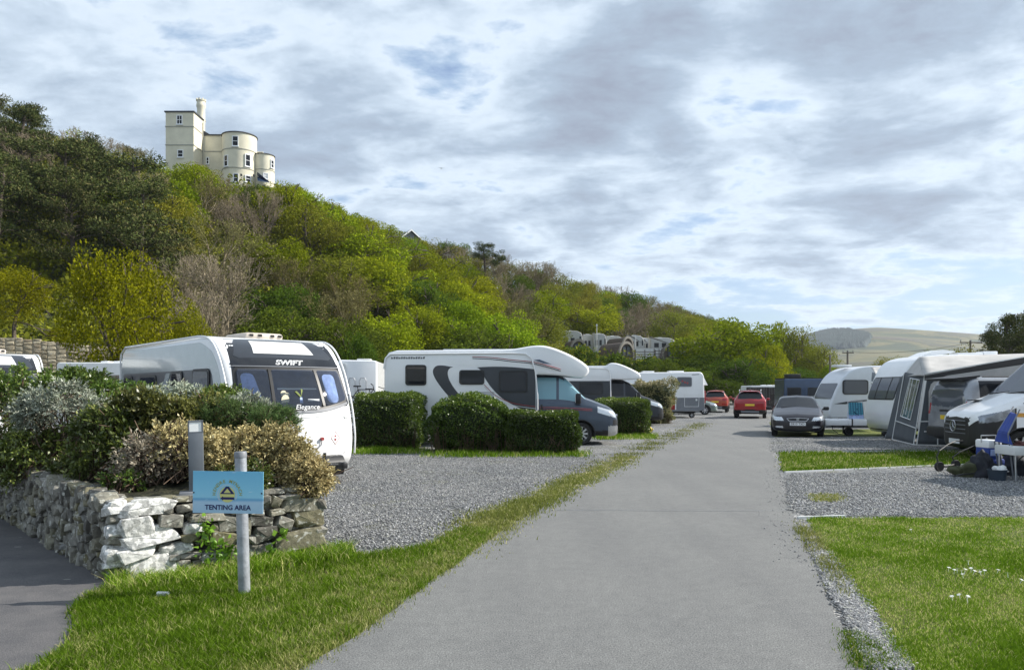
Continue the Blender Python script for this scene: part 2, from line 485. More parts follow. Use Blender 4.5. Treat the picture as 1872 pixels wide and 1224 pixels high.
M = {}
M['gravel'] = groundmat('gravel', 'gravel'); M['asphalt'] = groundmat('asphalt', 'asphalt'); M['path'] = groundmat('path_tarmac', 'path')
M['grass'] = groundmat('grass', 'grass'); M['verge'] = groundmat('dry_verge', 'verge'); M['soil'] = groundmat('soil', 'soil')
M['woodfloor'] = groundmat('wood_floor', 'woodfloor'); M['moor'] = groundmat('moor', 'moor')
M['white'] = paint('white_paint', (0.80, 0.81, 0.82), 0.22, var=0.03, vscale=1.2, coat=0.4)
M['white_front'] = paint('white_gloss', (0.82, 0.82, 0.82), 0.12, var=0.03, coat=0.6)
M['offwhite'] = paint('off_white', (0.66, 0.67, 0.66), 0.4, var=0.08)
M['silver_side'] = paint('silver_side', (0.42, 0.46, 0.46), 0.16, var=0.05, coat=0.5, metal=0.25)
M['cream'] = paint('cream_render', (0.66, 0.62, 0.49), 0.9, var=0.11, vscale=0.5, bump=0.3, bscale=6)
M['cream_band'] = paint('cream_band', (0.36, 0.35, 0.30), 0.9, var=0.1)
M['darkroof'] = paint('dark_roof', (0.035, 0.038, 0.045), 0.7)
M['black'] = paint('black_plastic', (0.013, 0.013, 0.014), 0.45, var=0.2)
M['rubber'] = paint('rubber', (0.016, 0.016, 0.016), 0.8, var=0.3, vscale=20)
M['dgrey'] = paint('dark_grey_paint', (0.028, 0.033, 0.042), 0.3, coat=0.15)
M['cabgrey'] = paint('blue_grey_metallic', (0.05, 0.068, 0.098), 0.28, coat=0.4, metal=0.35)
M['mid_grey'] = paint('mid_grey', (0.17, 0.18, 0.20), 0.5)
M['alu'] = paint('brushed_aluminium', (0.55, 0.56, 0.58), 0.3, metal=0.85, var=0.1, vscale=30)
M['galv'] = paint('galvanised_steel', (0.33, 0.35, 0.38), 0.5, metal=0.35, var=0.3, vscale=9, bump=0.15)
M['bollard'] = paint('grey_bollard_paint', (0.115, 0.13, 0.15), 0.45, var=0.12, vscale=6)
M['glass'] = glass('dark_glass')
M['glass_blue'] = glass('blue_screen_glass', (0.20, 0.36, 0.42))
M['glass_clear'] = glass('clear_glass', (0.1, 0.12, 0.16), 0.82)
M['red'] = paint('red_car_paint', (0.30, 0.006, 0.012), 0.25, coat=0.6, metal=0.1)
M['orange'] = paint('orange_car_paint', (0.36, 0.05, 0.018), 0.3, coat=0.5)
M['blackcar'] = paint('black_car_paint', (0.008, 0.006, 0.012), 0.3, coat=0.45)
M['greycar'] = paint('grey_car_paint', (0.27, 0.285, 0.31), 0.25, coat=0.6, metal=0.3)
M['terracewhite'] = paint('terrace_van_cream', (0.46, 0.46, 0.44), 0.5, var=.1)
M['greenwhite'] = paint('pale_green_paint', (0.16, 0.20, 0.18), 0.25, coat=0.7)
M['navy'] = paint('navy_paint', (0.02, 0.045, 0.10), 0.25, coat=0.6, metal=0.2)
M['blue'] = paint('blue_fabric', (0.02, 0.05, 0.25), 0.75)
M['taillight'] = paint('tail_light_red', (0.30, 0.008, 0.012), 0.15, coat=0.6)
M['headlight'] = paint('headlight_lens', (0.62, 0.65, 0.68), 0.08, metal=0.5, coat=0.8)
M['yplate'] = paint('yellow_plate', (0.75, 0.52, 0.03), 0.4)
M['wplate'] = paint('white_plate', (0.75, 0.76, 0.78), 0.4)
M['curtain'] = paint('pale_blue_curtain', (0.40, 0.50, 0.78), 0.8, var=0.25, vscale=9)
M['awn_grey'] = paint('awning_charcoal', (0.075, 0.085, 0.095), 0.8, var=0.1)
M['awn_white'] = paint('awning_pale_cloth', (0.40, 0.39, 0.375), 0.7, var=0.12, vscale=2, bump=0.4, bscale=3)
M['awn_mid'] = paint('awning_mid_grey', (0.21, 0.235, 0.265), 0.7, var=0.08)
M['wood'] = paint('weathered_wood', (0.15, 0.13, 0.11), 0.85, var=0.35, vscale=14, bump=0.3)
M['wood_dark'] = paint('dark_boards', (0.035, 0.028, 0.024), 0.85, var=0.4, vscale=12)
M['shingle'] = paint('pod_shingle', (0.11, 0.085, 0.07), 0.9, var=0.35, vscale=5)
M['arch'] = paint('pod_arch_timber', (0.30, 0.27, 0.23), 0.8, var=0.15)
M['bark'] = paint('bark', (0.075, 0.06, 0.045), 0.95, var=0.45, vscale=6)
M['twig'] = leafmat('twigs', (0.12, 0.10, 0.07), (0.26, 0.22, 0.155), trans=0.0, hue=0.015)
M['twig_dark'] = leafmat('shrub_stems', (0.05, 0.035, 0.025), (0.16, 0.115, 0.085), trans=0.0, hue=0.0)
M['canvas'] = paint('olive_canvas', (0.055, 0.06, 0.028), 0.9, var=0.3, vscale=6, bump=0.5, bscale=10)
M['teddy'] = paint('cream_plush', (0.75, 0.68, 0.5), 0.9)
M['navyprint'] = paint('navy_print', (0.01, 0.012, 0.10), 0.4, var=0.02)
M['goldprint'] = paint('gold_print', (0.33, 0.36, 0.12), 0.5, var=0.05)
M['yellowprint'] = paint('yellow_print', (0.62, 0.60, 0.22), 0.5, var=0.05)
M['redprint'] = paint('red_print', (0.32, 0.05, 0.05), 0.4)
M['orangeprint'] = paint('orange_print', (0.62, 0.30, 0.04), 0.4)
M['yellowplastic'] = paint('yellow_plastic', (0.75, 0.55, 0.02), 0.5)
M['lime'] = leafmat('lime_leaves', (0.11, 0.16, 0.006), (0.27, 0.34, 0.014), (0.38, 0.42, 0.05), hue=0.03)
M['olive'] = leafmat('olive_leaves', (0.11, 0.125, 0.012), (0.23, 0.245, 0.03), (0.32, 0.31, 0.06), hue=0.03)
M['midgreen'] = leafmat('mid_green_leaves', (0.05, 0.085, 0.010), (0.12, 0.18, 0.02), (0.18, 0.24, 0.05), hue=0.02)
M['yellowgreen'] = leafmat('yellow_green_leaves', (0.11, 0.125, 0.004), (0.23, 0.235, 0.008), (0.31, 0.29, 0.03), hue=0.01, valvar=0.08)
M['pine'] = leafmat('dark_needles', (0.038, 0.055, 0.018), (0.095, 0.115, 0.038), (0.16, 0.145, 0.06), trans=0.08, hue=0.02)
M['brownbud'] = leafmat('brown_buds', (0.10, 0.095, 0.035), (0.20, 0.18, 0.075), (0.26, 0.24, 0.10), trans=0.15, hue=0.02)
M['s_dark'] = leafmat('dark_shrub_leaves', (0.045, 0.07, 0.012), (0.145, 0.185, 0.035), (0.36, 0.38, 0.12), gloss=0.05, hue=0.01)
M['s_olive'] = leafmat('olive_shrub_leaves', (0.06, 0.075, 0.018), (0.18, 0.19, 0.045), (0.36, 0.35, 0.13), gloss=0.04, hue=0.01)
M['s_green'] = leafmat('green_shrub_leaves', (0.06, 0.11, 0.015), (0.15, 0.23, 0.035), (0.30, 0.34, 0.08), gloss=0.05, hue=0.01)
M['s_silver'] = leafmat('silver_shrub_leaves', (0.22, 0.25, 0.18), (0.48, 0.52, 0.42), (0.68, 0.70, 0.62), trans=0.15, hue=0.01)
M['s_gold'] = leafmat('dry_gold_leaves', (0.25, 0.21, 0.09), (0.56, 0.49, 0.25), (0.74, 0.68, 0.42), trans=0.2, hue=0.01)
M['s_rose'] = leafmat('rosemary_leaves', (0.045, 0.085, 0.03), (0.12, 0.18, 0.06), (0.2, 0.24, 0.12), hue=0.01)
M['s_greytwig'] = leafmat('grey_bud_leaves', (0.2, 0.18, 0.13), (0.42, 0.38, 0.29), (0.6, 0.56, 0.46), hue=0.01)
M['s_varieg'] = leafmat('variegated_leaves', (0.07, 0.09, 0.03), (0.30, 0.28, 0.15), (0.60, 0.52, 0.42), hue=0.01)
M['hedge'] = leafmat('hedge_leaves', (0.022, 0.045, 0.006), (0.075, 0.13, 0.012), (0.21, 0.28, 0.04), gloss=0.04, hue=0.012)
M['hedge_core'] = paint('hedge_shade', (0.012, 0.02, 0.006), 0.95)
M['ivy'] = leafmat('ivy_leaves', (0.10, 0.20, 0.02), (0.20, 0.36, 0.04), gloss=0.05, hue=0.0)
M['blade'] = leafmat('grass_blades', (0.065, 0.13, 0.008), (0.165, 0.27, 0.022), (0.46, 0.45, 0.18), trans=0.35, hue=0.0)
M['dryblade'] = leafmat('dry_grass_blades', (0.13, 0.165, 0.03), (0.32, 0.33, 0.11), (0.52, 0.48, 0.26), trans=0.3, hue=0.0)
M['stone'] = stonemat('field_stone', [(0.09, 0.085, 0.075), (0.17, 0.16, 0.13), (0.25, 0.24, 0.21), (0.15, 0.135, 0.07), (0.20, 0.20, 0.19)])
M['whitestone'] = stonemat('whitewashed_stone', [(0.40, 0.40, 0.38), (0.62, 0.62, 0.60)], 0.5)
M['rubble'] = stonemat('rubble_stone', [(0.20, 0.17, 0.11), (0.34, 0.29, 0.20), (0.44, 0.39, 0.28), (0.26, 0.2, 0.13)])
M['pebble'] = stonemat('slate_chippings', [(0.085, 0.088, 0.094), (0.195, 0.20, 0.207), (0.31, 0.315, 0.32), (0.15, 0.154, 0.16), (0.48, 0.48, 0.475)])
M['mortar'] = paint('mortar', (0.05, 0.047, 0.042), 0.95, var=0.3, vscale=12, bump=0.8, bscale=30)
M['daisy'] = paint('daisy_petals', (0.8, 0.8, 0.76), 0.8)
# ================================================================ THE GROUND
def jag(poly, step=0.25, amp=0.05, seed=0, keep=()):
    r = np.random.default_rng(seed); out = []
    N = len(poly)
    for i in range(N):
        a, b = np.array(poly[i], float), np.array(poly[(i + 1) % N], float)
        L = np.linalg.norm(b - a); k = max(1, int(L / step))
        nrm = np.array([-(b - a)[1], (b - a)[0]]) / max(L, 1e-6)
        for j in range(k):
            p = a + (b - a) * j / k
            if i not in keep: p = p + nrm * r.normal() * amp
            out.append((p[0], p[1]))
    return out


def sheet(name, poly, z, mat, kind='structure', label=None, cat=None, thick=0.004):
    from mathutils.geometry import tessellate_polygon
    P = [Vector((x, y, z)) for x, y in poly]
    T = tessellate_polygon([P])
    V = [tuple(p) for p in P]; F = [list(t) for t in T]
    F = [f if (P[f[1]] - P[f[0]]).cross(P[f[2]] - P[f[0]]).z > 0 else f[::-1] for f in F]
    o = mesh(name, V, F, mat); tag(o, label, cat, None, kind); return o


GX = 3000
mesh('ground', [(-GX, -30, 0), (GX, -30, 0), (GX, 3400, 0), (-GX, 3400, 0)], [(0, 1, 2, 3)], M['gravel'])['kind'] = 'structure'
# road: left and right edges taken where the tarmac meets verge and gravel
LE = [(-3.0, -2.0)] + [g(555, 1224), g(700, 1130), g(850, 1022), g(950, 945), g(1052, 890), g(1155, 838), g(1240, 800), g(1300, 772), g(1325, 757)]
RE = [(0.2, -2.0)] + [g(1560, 1224), g(1522, 1110), g(1482, 1020), g(1452, 952), g(1425, 880), g(1411, 830), g(1404, 795), g(1402, 772), g(1404, 757)]


def resample(P, step):
    out = []
    for a, b in zip(P[:-1], P[1:]):
        a, b = np.array(a), np.array(b); k = max(1, int(np.linalg.norm(b - a) / step))
        for j in range(k): out.append(tuple(a + (b - a) * j / k))
    out.append(tuple(P[-1])); return out


rj = np.random.default_rng(3)
LEs = [(x + rj.normal() * 0.018, y) for x, y in resample(LE, 0.22)]
REs = [(x + rj.normal() * 0.018, y) for x, y in resample(RE, 0.22)]
far_ = [(22.5, 75), (45, 78), (45, 66), (19.0, 62)]
sheet('road', LEs + [(16.5, 58), (19, 68)] + far_[:2] + far_[2:] + REs[::-1], 0.012, M['asphalt'])
# a repair seam and fine cracks crossing the road
mb = MB()
for py_, x0, x1 in ((934, 962, 1440), (808, 1215, 1405)):
    a, b = g(x0, py_), g(x1, py_ + 1)
    pts = [(a[0] + (b[0] - a[0]) * t + 0, a[1] + (b[1] - a[1]) * t + math.sin(t * 23) * .012 + math.sin(t * 7) * .02) for t in np.linspace(0, 1, 40)]
    for p, q in zip(pts[:-1], pts[1:]):
        mb.add([(p[0], p[1] - .007, .0165), (q[0], q[1] - .007, .0165), (q[0], q[1] + .007, .0165), (p[0], p[1] + .007, .0165)], [(0, 1, 2, 3)])
tag(mb.build('road_seam', M['mid_grey'], None, None), None, None, None, 'structure')
# small path at the left, running along the stone wall
PE = [g(75, 1224), g(120, 1190), g(142, 1150), g(135, 1120), g(170, 1085), g(210, 1068)]
PEs = [(x + rj.normal() * .02, y + rj.normal() * .02) for x, y in resample(PE, .1)]
sheet('path', [(-14, 2), (-3.3, 2), (-3.1, 3.6)] + PEs + [g(215, 1062), (-6.9, 10.1), (-11.5, 15), (-16, 20), (-26, 20)], 0.016, M['path'])
# lawn on the right and the grass strips between the pitches
lawn_edge = [g(1660, 1224), g(1612, 1160), g(1575, 1100), g(1545, 1060), g(1512, 1010), g(1476, 950)]
LAWN = [(2.6, -1), (30, -1), (30, 9.72), (9.5, 9.72)] + [g(1500, 947)] + lawn_edge[::-1]
sheet('lawn', jag(LAWN, 0.12, 0.02, 5, keep=(0, 1)), 0.008, M['grass'])
STRIP1 = [g(1432, 863), g(1600, 857), g(1790, 849), (34, 17.6), (34, 20.4), g(1800, 824), g(1600, 825), g(1425, 828)]
sheet('grass_strip', jag(STRIP1, 0.15, 0.03, 6), 0.008, M['grass'])
STRIP2 = [g(1418, 798), g(1700, 796), (40, 27.6), (40, 32.5), g(1640, 784), g(1415, 785)]
sheet('grass_strip', jag(STRIP2, 0.2, 0.05, 7), 0.008, M['grass'])
STRIP3 = [g(1408, 778), g(1500, 775), (44, 37), (44, 42), g(1408, 770)]
sheet('grass_strip', jag(STRIP3, 0.2, 0.05, 7), 0.008, M['grass'])
# near verge (green) and the thin dry margin running on up the road
VERGE = [(-3.45, 3.2), (-2.2, 3.2)] + [g(552, 1224), g(697, 1130), g(846, 1022), g(905, 975), g(880, 950), g(840, 972), g(760, 1003), g(690, 1012), g(600, 1012), g(560, 1030), g(350, 1058), g(215, 1068)] + PE[::-1][1:]
sheet('verge', jag(VERGE, 0.1, 0.02, 9), 0.008, M['grass'])
MARGIN = [g(846, 1022), g(950, 945), g(1052, 890), g(1165, 834), g(1130, 838), g(1045, 874), g(990, 905), g(905, 935), g(850, 962), g(820, 1000)]
sheet('dry_margin', jag(MARGIN, 0.12, 0.05, 10), 0.006, M['verge'])


# timber edging boards of the pitches
def edging(a, b, label):
    mb = MB(); a, b = Vector((a[0], a[1], 0)), Vector((b[0], b[1], 0)); d = b - a; ang = math.atan2(d.y, d.x)
    mb.box(((a.x + b.x) / 2, (a.y + b.y) / 2, 0.014), (d.length, 0.035, 0.035), ang)
    return tag(mb.build('timber_edging', M['offwhite']), label, 'edging board', 'timber edging boards along the pitches')


edging(g(1458, 948), g(1545, 945), 'short pale timber edging board where the near lawn meets the gravel pitch')
edging(g(1435, 864), g(1845, 846), 'long pale timber edging board along the near side of the grass strip before the trolley')
edging(g(1470, 827), g(1760, 825), 'pale timber edging board on the far side of the grass strip by the awning')


# ---------------------------------------------------------------- loose stones and grass blades
def inpoly(P, X, Y):
    P = np.array(P); n = len(P); c = np.zeros(len(X), bool); j = n - 1
    for i in range(n):
        xi, yi = P[i]; xj, yj = P[j]
        cond = ((yi > Y) != (yj > Y)) & (X < (xj - xi) * (Y - yi) / (yj - yi + 1e-12) + xi)
        c ^= cond; j = i
    return c


def scatter(poly, n, dens_power=1.6, ymin=3.6, ymax=60, seed=1, edge=0.0):
    r = np.random.default_rng(seed); P = np.array(poly); x0, y0 = P.min(0); x1, y1 = P.max(0)
    y0 = max(y0, ymin); y1 = min(y1, ymax); x1 = min(x1, y1 * .72 + 2.2)
    XS, YS = [], []; got = 0
    while got < n:
        m = n * 2
        u = r.random(m)
        if abs(dens_power - 1) > .01:
            k = 1 - dens_power; Y = (y0 ** k + u * (y1 ** k - y0 ** k)) ** (1 / k)
        else: Y = y0 * (y1 / y0) ** u
        X = x0 + r.random(m) * (x1 - x0)
        q = (np.abs(X) < 0.72 * Y + 2.0)
        X, Y = X[q], Y[q]
        if edge: Xe, Ye = X + r.normal(size=len(X)) * edge, Y + r.normal(size=len(X)) * edge
        else: Xe, Ye = X, Y
        q = inpoly(poly, X, Y); X, Y = Xe[q], Ye[q]
        XS.append(X); YS.append(Y); got += len(X)
    return np.concatenate(XS)[:n], np.concatenate(YS)[:n]


def vnoise(X, Y, s, seed=0):
    # cheap smooth noise, sum of sines
    r = np.random.default_rng(seed); v = np.zeros_like(X)
    for k in range(7):
        a = r.random() * 6.28; f = s * (0.5 + r.random() * 1.6); v += np.sin(X * math.cos(a) * f + Y * math.sin(a) * f + r.random() * 6.28)
    return v / 3.7


def blades(name, poly, n, h, w, mat, seed, label=None, ymax=14, z=0.01, edge=0.03, dens=1.7, patch=0.6, dry=None):
    X, Y = scatter(poly, n, dens, ymax=ymax, seed=seed, edge=edge)
    r = np.random.default_rng(seed + 50)
    nz = vnoise(X, Y, 1.7, seed) * .5 + vnoise(X, Y, 5.0, seed + 1) * .35 + vnoise(X, Y, 14.0, seed + 2) * .3
    keep = r.random(len(X)) < np.clip(0.75 + patch * nz, 0.08, 1)
    X, Y, nz = X[keep], Y[keep], nz[keep]; n = len(X)
    H = h * (0.5 + r.random(n)) * np.clip(1 + 0.55 * nz, 0.3, 2); A = r.random(n) * 6.28; L = H * (0.2 + 0.9 * r.random(n)); B = r.random(n) * 6.28
    far = np.clip(Y / 6.0, 1, 2.5)
    ww = w * far * (0.6 + 0.8 * r.random(n))
    base = np.stack([X, Y, np.full(n, z)], 1); sx = np.stack([np.cos(A) * ww / 2, np.sin(A) * ww / 2, np.zeros(n)], 1)
    bend = np.stack([np.cos(B) * L, np.sin(B) * L, np.zeros(n)], 1); up = np.stack([np.zeros(n), np.zeros(n), H], 1)
    v0 = base - sx; v1 = base + sx; v2 = base + sx * .6 + bend * .35 + up * .62; v3 = base - sx * .6 + bend * .35 + up * .62; v4 = base + bend + up
    V = np.stack([v0, v1, v2, v3, v4, v4], 1)[:, :5].reshape(-1, 3)
    i = np.arange(n)[:, None] * 5
    F = np.concatenate([i + np.array([[0, 1, 2]]), i + np.array([[0, 2, 3]]), i + np.array([[3, 2, 4]])])
    if dry is not None: tv = np.clip(r.random(n) * .75 + dry(X, Y, r), 0, 1)
    else: tv = np.clip(0.45 - 0.32 * nz + 0.24 * r.normal(size=n), 0, 1); tv = np.where(r.random(n) < np.clip(0.11 - .12 * nz, .02, .4), 1.0, tv)
    o = mesh(name, V, F, mat, rnd=np.repeat(tv, 5))
    return tag(o, label, 'grass', None, 'stuff')


blades('grass', VERGE, 118000, 0.045, 0.006, M['blade'], 21, 'green grass on the verge between the signpost and the road', ymax=9, edge=0.03)
blades('grass', LAWN, 270000, 0.022, 0.0055, M['blade'], 22, 'green lawn grass to the right of the road in the foreground', ymax=10.4, edge=0.02, dens=2.0)
blades('grass', STRIP1, 26000, 0.05, 0.008, M['blade'], 23, 'shaded strip of grass between the two gravel pitches', ymax=21, edge=0.05)
blades('dry_grass', MARGIN, 22000, 0.03, 0.008, M['dryblade'], 24, 'thin dry yellowish grass along the left edge of the road', ymax=22, edge=0.16, patch=1.6)
DRYV = [(x - .02, y) for x, y in LEs if 4 < y < 9.6] + [(x - .30 - .05 * math.sin(y * 3), y) for x, y in LEs[::-1] if 4 < y < 9.6]
blades('dry_grass', DRYV, 11000, 0.028, 0.006, M['dryblade'], 35, 'worn yellowish grass where the near verge meets the road', ymax=10, edge=.06, patch=1.0)
MARG2 = [g(1100, 862), g(1165, 834), g(1240, 802), g(1296, 774), g(1280, 772), g(1205, 800), g(1110, 838), g(1060, 862)]
blades('dry_grass', MARG2, 5000, 0.035, 0.009, M['dryblade'], 38, 'sparse weedy grass between the gravel and the far left edge of the road', ymax=40, edge=0.22, patch=1.5, dens=1.2)
# tufts at the foot of the wall, in the gravel and beside the timber board
TUFT = [g(1455, 950), g(1500, 985), g(1540, 1065), g(1555, 1100), g(1500, 1020), g(1470, 985)]
blades('grass', TUFT, 2600, 0.03, 0.007, M['dryblade'], 25, 'thin weedy grass creeping over the gravel edge by the lawn', ymax=11, edge=0.06)
TUFT2 = [g(1485, 905), g(1535, 905), g(1540, 918), g(1490, 918)]
blades('grass', TUFT2, 1600, 0.03, 0.008, M['dryblade'], 26, 'small isolated patch of grass in the near gravel pitch', ymax=14, edge=0.06)
TUFT3 = [g(1540, 1150), g(1600, 1175), g(1640, 1224), g(1560, 1224)]
blades('grass', TUFT3, 2200, 0.022, 0.006, M['blade'], 27, 'weedy grass at the road edge in the bottom right of the gravel strip', ymax=6, edge=0.04)
WALLFOOT = [g(200, 1085), g(350, 1075), g(590, 1035), g(640, 1030), g(640, 1008), g(590, 1015), g(350, 1052), g(205, 1062)]
blades('grass', WALLFOOT, 9000, 0.11, 0.008, M['blade'], 28, 'longer tufts of grass at the foot of the stone wall', ymax=9, edge=0.03)
BROWN = [g(75, 1224), g(120, 1190), g(142, 1150), g(135, 1120), g(170, 1085), g(190, 1090), g(165, 1130), g(170, 1170), g(150, 1224)]
blades('dry_grass', BROWN, 5000, 0.03, 0.007, M['dryblade'], 29, 'brown worn grass where the verge meets the path', ymax=9, edge=0.03, dry=lambda X, Y, r: 0.25)


def pebbles(name, poly, n, size, seed, label, ymax=12, dens=1.6, edge=0.02, patch=None):
    X, Y = scatter(poly, n, dens, ymax=ymax, seed=seed, edge=edge)
    r = np.random.default_rng(seed)
    if patch is not None:
        k = r.random(len(X)) < patch(X, Y); X, Y = X[k], Y[k]
    n = len(X)
    base = np.array([(1, 0, 0), (0, 1, 0), (-1, 0, 0), (0, -1, 0), (0, 0, 1), (0, 0, -1)], float)
    F0 = np.array([(0, 1, 4), (1, 2, 4), (2, 3, 4), (3, 0, 4), (1, 0, 5), (2, 1, 5), (3, 2, 5), (0, 3, 5)])
    s = size * (0.5 + r.random(n) ** 2 * 1.3)[:, None, None] * (0.6 + 0.8 * r.random((n, 6, 1)))
    B = base[None] * s * np.array([1, .75, .55]); a = r.random(n) * 6.28; t = r.normal(size=n) * .5
    c, sn = np.cos(a)[:, None], np.sin(a)[:, None]
    x = B[..., 0]; y = B[..., 1]; z = B[..., 2] + x * t[:, None] * .5
    V = np.stack([x * c - y * sn + X[:, None], x * sn + y * c + Y[:, None], z + 0.012 + s.mean(axis=(1, 2))[:, None] * .25], 2).reshape(-1, 3)
    F = (np.arange(n)[:, None, None] * 6 + F0[None]).reshape(-1, 3)
    o = mesh(name, V, F, M['pebble'], rnd=np.repeat(r.random(n), 6))
    return tag(o, label, 'gravel', None, 'stuff')


GSTRIP = [g(1478, 985), g(1515, 1012), g(1548, 1062), g(1580, 1105), g(1618, 1165), g(1665, 1224), g(1590, 1224), g(1552, 1130), g(1522, 1090), g(1505, 1050)]
pebbles('gravel', GSTRIP, 20000, 0.0095, 31, 'loose grey slate chippings in a strip between the road and the lawn', ymax=9.5, edge=0.03)
PITCH = [g(1445, 935), g(1440, 880), g(1450, 866), (34, 16.8), (34, 9.8), g(1500, 944)]
pebbles('gravel', PITCH, 85000, 0.012, 32, 'grey slate chippings covering the near gravel pitch on the right', ymax=17, dens=1.3, edge=0.05)
PITCHL = [g(600, 1008), g(740, 1000), g(850, 962), g(905, 935), g(990, 905), g(1110, 842), g(1060, 826), g(640, 826), (-8, 14), (-3.2, 9.2), (-2.0, 7.8)]
pebbles('gravel', PITCHL, 75000, 0.012, 33, 'grey slate chippings covering the pitch in front of the white caravan and the hedges', ymax=20, dens=1.2, edge=0.05)
PITCHM = [g(1408, 826), g(1412, 800), (30, 26), (30, 20.6), g(1500, 828)]
pebbles('gravel', PITCHM, 14000, 0.014, 34, 'shaded slate chippings on the pitch in front of the charcoal awning', ymax=27, dens=1.2, edge=0.08)
for k_, (px, py) in enumerate(((1468, 995), (1475, 930), (880, 1050), (1450, 1130), (1640, 1010), (1435, 870))):
    pass

EDG = [(x, y) for x, y in REs if 7 < y < 16] + [(x - .2, y) for x, y in REs[::-1] if 7 < y < 16]
pebbles('gravel', EDG, 500, 0.009, 36, 'loose chippings strayed onto the right edge of the road', ymax=16, dens=1.2, edge=0.12)
EDL = [(x, y) for x, y in LEs if 10 < y < 30] + [(x - .5, y) for x, y in LEs[::-1] if 10 < y < 30]
pebbles('gravel', EDL, 2200, 0.012, 37, 'loose chippings along the far left edge of the road', ymax=30, dens=1.2, edge=0.15)
for k_, (a_, b_, y_) in enumerate(((640, 775, 826), (770, 1075, 832), (1090, 1200, 799))):
    blades('grass', [g(a_, y_ + 5), g(b_, y_ + 4), g(b_ - 4, y_ - 6), g(a_, y_ - 6)], 3500, 0.10, 0.007, M['blade'], 60 + k_, ['weedy grass at the foot of the dark clipped hedge', 'weedy grass at the foot of the rounded bush and low hedge', 'weedy grass at the foot of the far clipped hedge'][k_], ymax=30, edge=.10)
# daisies on the lawn (counted one by one)
dz = None
DA = [(1735, 1048), (1745, 1052), (1750, 1050), (1758, 1053), (1765, 1051), (1775, 1049), (1782, 1054), (1790, 1052), (1792, 1056), (1800, 1053), (1842, 1058), (1760, 1060), (1770, 1102), (1768, 1105), (1665, 976), (1868, 1071), (1753, 1099), (1740, 1102), (1825, 1052), (1770, 1035)]
for i, (px, py) in enumerate(DA):
    if dz is None:
        mb = MB()
        for k in range(8):
            a = k * math.pi / 4; mb.add([(0, 0, 0.002), (math.cos(a - .3) * .012, math.sin(a - .3) * .012, .003), (math.cos(a) * .02, math.sin(a) * .02, .001), (math.cos(a + .3) * .012, math.sin(a + .3) * .012, .003)], [(0, 1, 2, 3)])
        mb.tube((0, 0, -0.04), (0, 0, 0.001), .002, n=5)
        dz = mb.build('daisy', M['daisy'], None, None); o = dz
    else: o = dz.copy(); C.objects.link(o)
    x, y = g(px, py); o.location = (x, y, 0.055); o.rotation_euler = (random.uniform(-.4, .1), random.uniform(-.3, .3), random.random() * 6)
    tag(o, 'small white daisy flower in the lawn to the right of the road', 'daisy', 'daisies scattered on the near lawn')
# pale stone left on the verge by the signpost
mb = MB().box((0, 0, 0), (.10, .05, .03), bevel=.012)
o = mb.build('loose_stone', M['offwhite']); x, y = g(298, 1095); o.location = (x, y, .045); o.rotation_euler = (0.1, 0.1, .3)
tag(o, 'flat white pebble lying in the verge left of the signpost', 'stone')

# ================================================================ HILL AND FAR HILLS
KN = [(-700, [(46, 0), (56, 8), (72, 21), (90, 32), (150, 34)]), (0, [(47, 0), (57, 8), (72, 19), (88, 29), (150, 32)]),
      (150, [(48, 0), (58, 7), (74, 18), (90, 26), (150, 31)]), (300, [(50, 0), (60, 6), (78, 16.5), (98, 27.5), (150, 31)]),
      (480, [(55, 0), (66, 6.5), (84, 18), (102, 27.5), (150, 29)]), (640, [(60, 0), (72, 6), (92, 15), (112, 22), (170, 23)]),
      (870, [(75, 0), (86, 4.5), (108, 12.5), (133, 20.5), (190, 21)]), (1000, [(88, 0), (97, 4), (120, 10.5), (150, 19), (210, 20)]),
      (1060, [(95, 0), (102, 5.4), (124, 6.6), (158, 18.5), (220, 19)]), (1270, [(98, 0), (106, 5.4), (127, 6.6), (195, 17), (260, 17)]),
      (1350, [(115, 0), (130, 1.5), (165, 6), (225, 15), (300, 14)]), (1450, [(160, 0), (175, 2), (205, 6), (260, 11.5), (340, 10)]),
      (1540, [(200, 0), (220, .2), (250, .6), (300, .6), (360, 0)]), (1700, [(240, 0), (260, 0), (280, 0), (320, 0), (380, 0)])]


def hill_z(px, Y):
    k = 0
    while k < len(KN) - 2 and px > KN[k + 1][0]: k += 1
    t = min(1, max(0, (px - KN[k][0]) / (KN[k + 1][0] - KN[k][0])))
    P = [(a[0] + (b[0] - a[0]) * t, a[1] + (b[1] - a[1]) * t) for a, b in zip(KN[k][1], KN[k + 1][1])]
    P = [(0, -0.5), (P[0][0] - 0.5, -0.3)] + P + [(P[-1][0] + 60, 0)]
    for a, b in zip(P[:-1], P[1:]):
        if Y <= b[0]:
            return a[1] + (b[1] - a[1]) * (Y - a[0]) / (b[0] - a[0])
    return 0


def hill_foot(px):
    for a, b in zip(KN[:-1], KN[1:]):
        if px <= b[0]:
            t = max(0, (px - a[0]) / (b[0] - a[0])); return [a[1][i][0] * (1 - t) + b[1][i][0] * t for i in range(5)]
    return [q[0] for q in KN[-1][1]]


HV = []; nu, nv = 130, 60
for i in range(nu + 1):
    px = -700 + 2400 * i / nu
    K = hill_foot(px)
    ys = [K[0] - .5 + (K[3] - K[0]) * j / 40 for j in range(41)] + [K[3] + (K[4] + 55 - K[3]) * j / 20 for j in range(1, 21)]
    for Y in ys:
        x = (px - CX) / FPX * Y; z = hill_z(px, Y)
        if z > .5: z += .5 * math.sin(x * .3) * math.sin(Y * .27)
        HV.append((x, Y, z))
m_ = 61
HF = np.array([(i * m_ + j, (i + 1) * m_ + j, (i + 1) * m_ + j + 1, i * m_ + j + 1) for i in range(nu) for j in range(m_ - 1)])
ho = mesh('hill', HV, HF, M['woodfloor'], smooth='all'); ho['kind'] = 'structure'

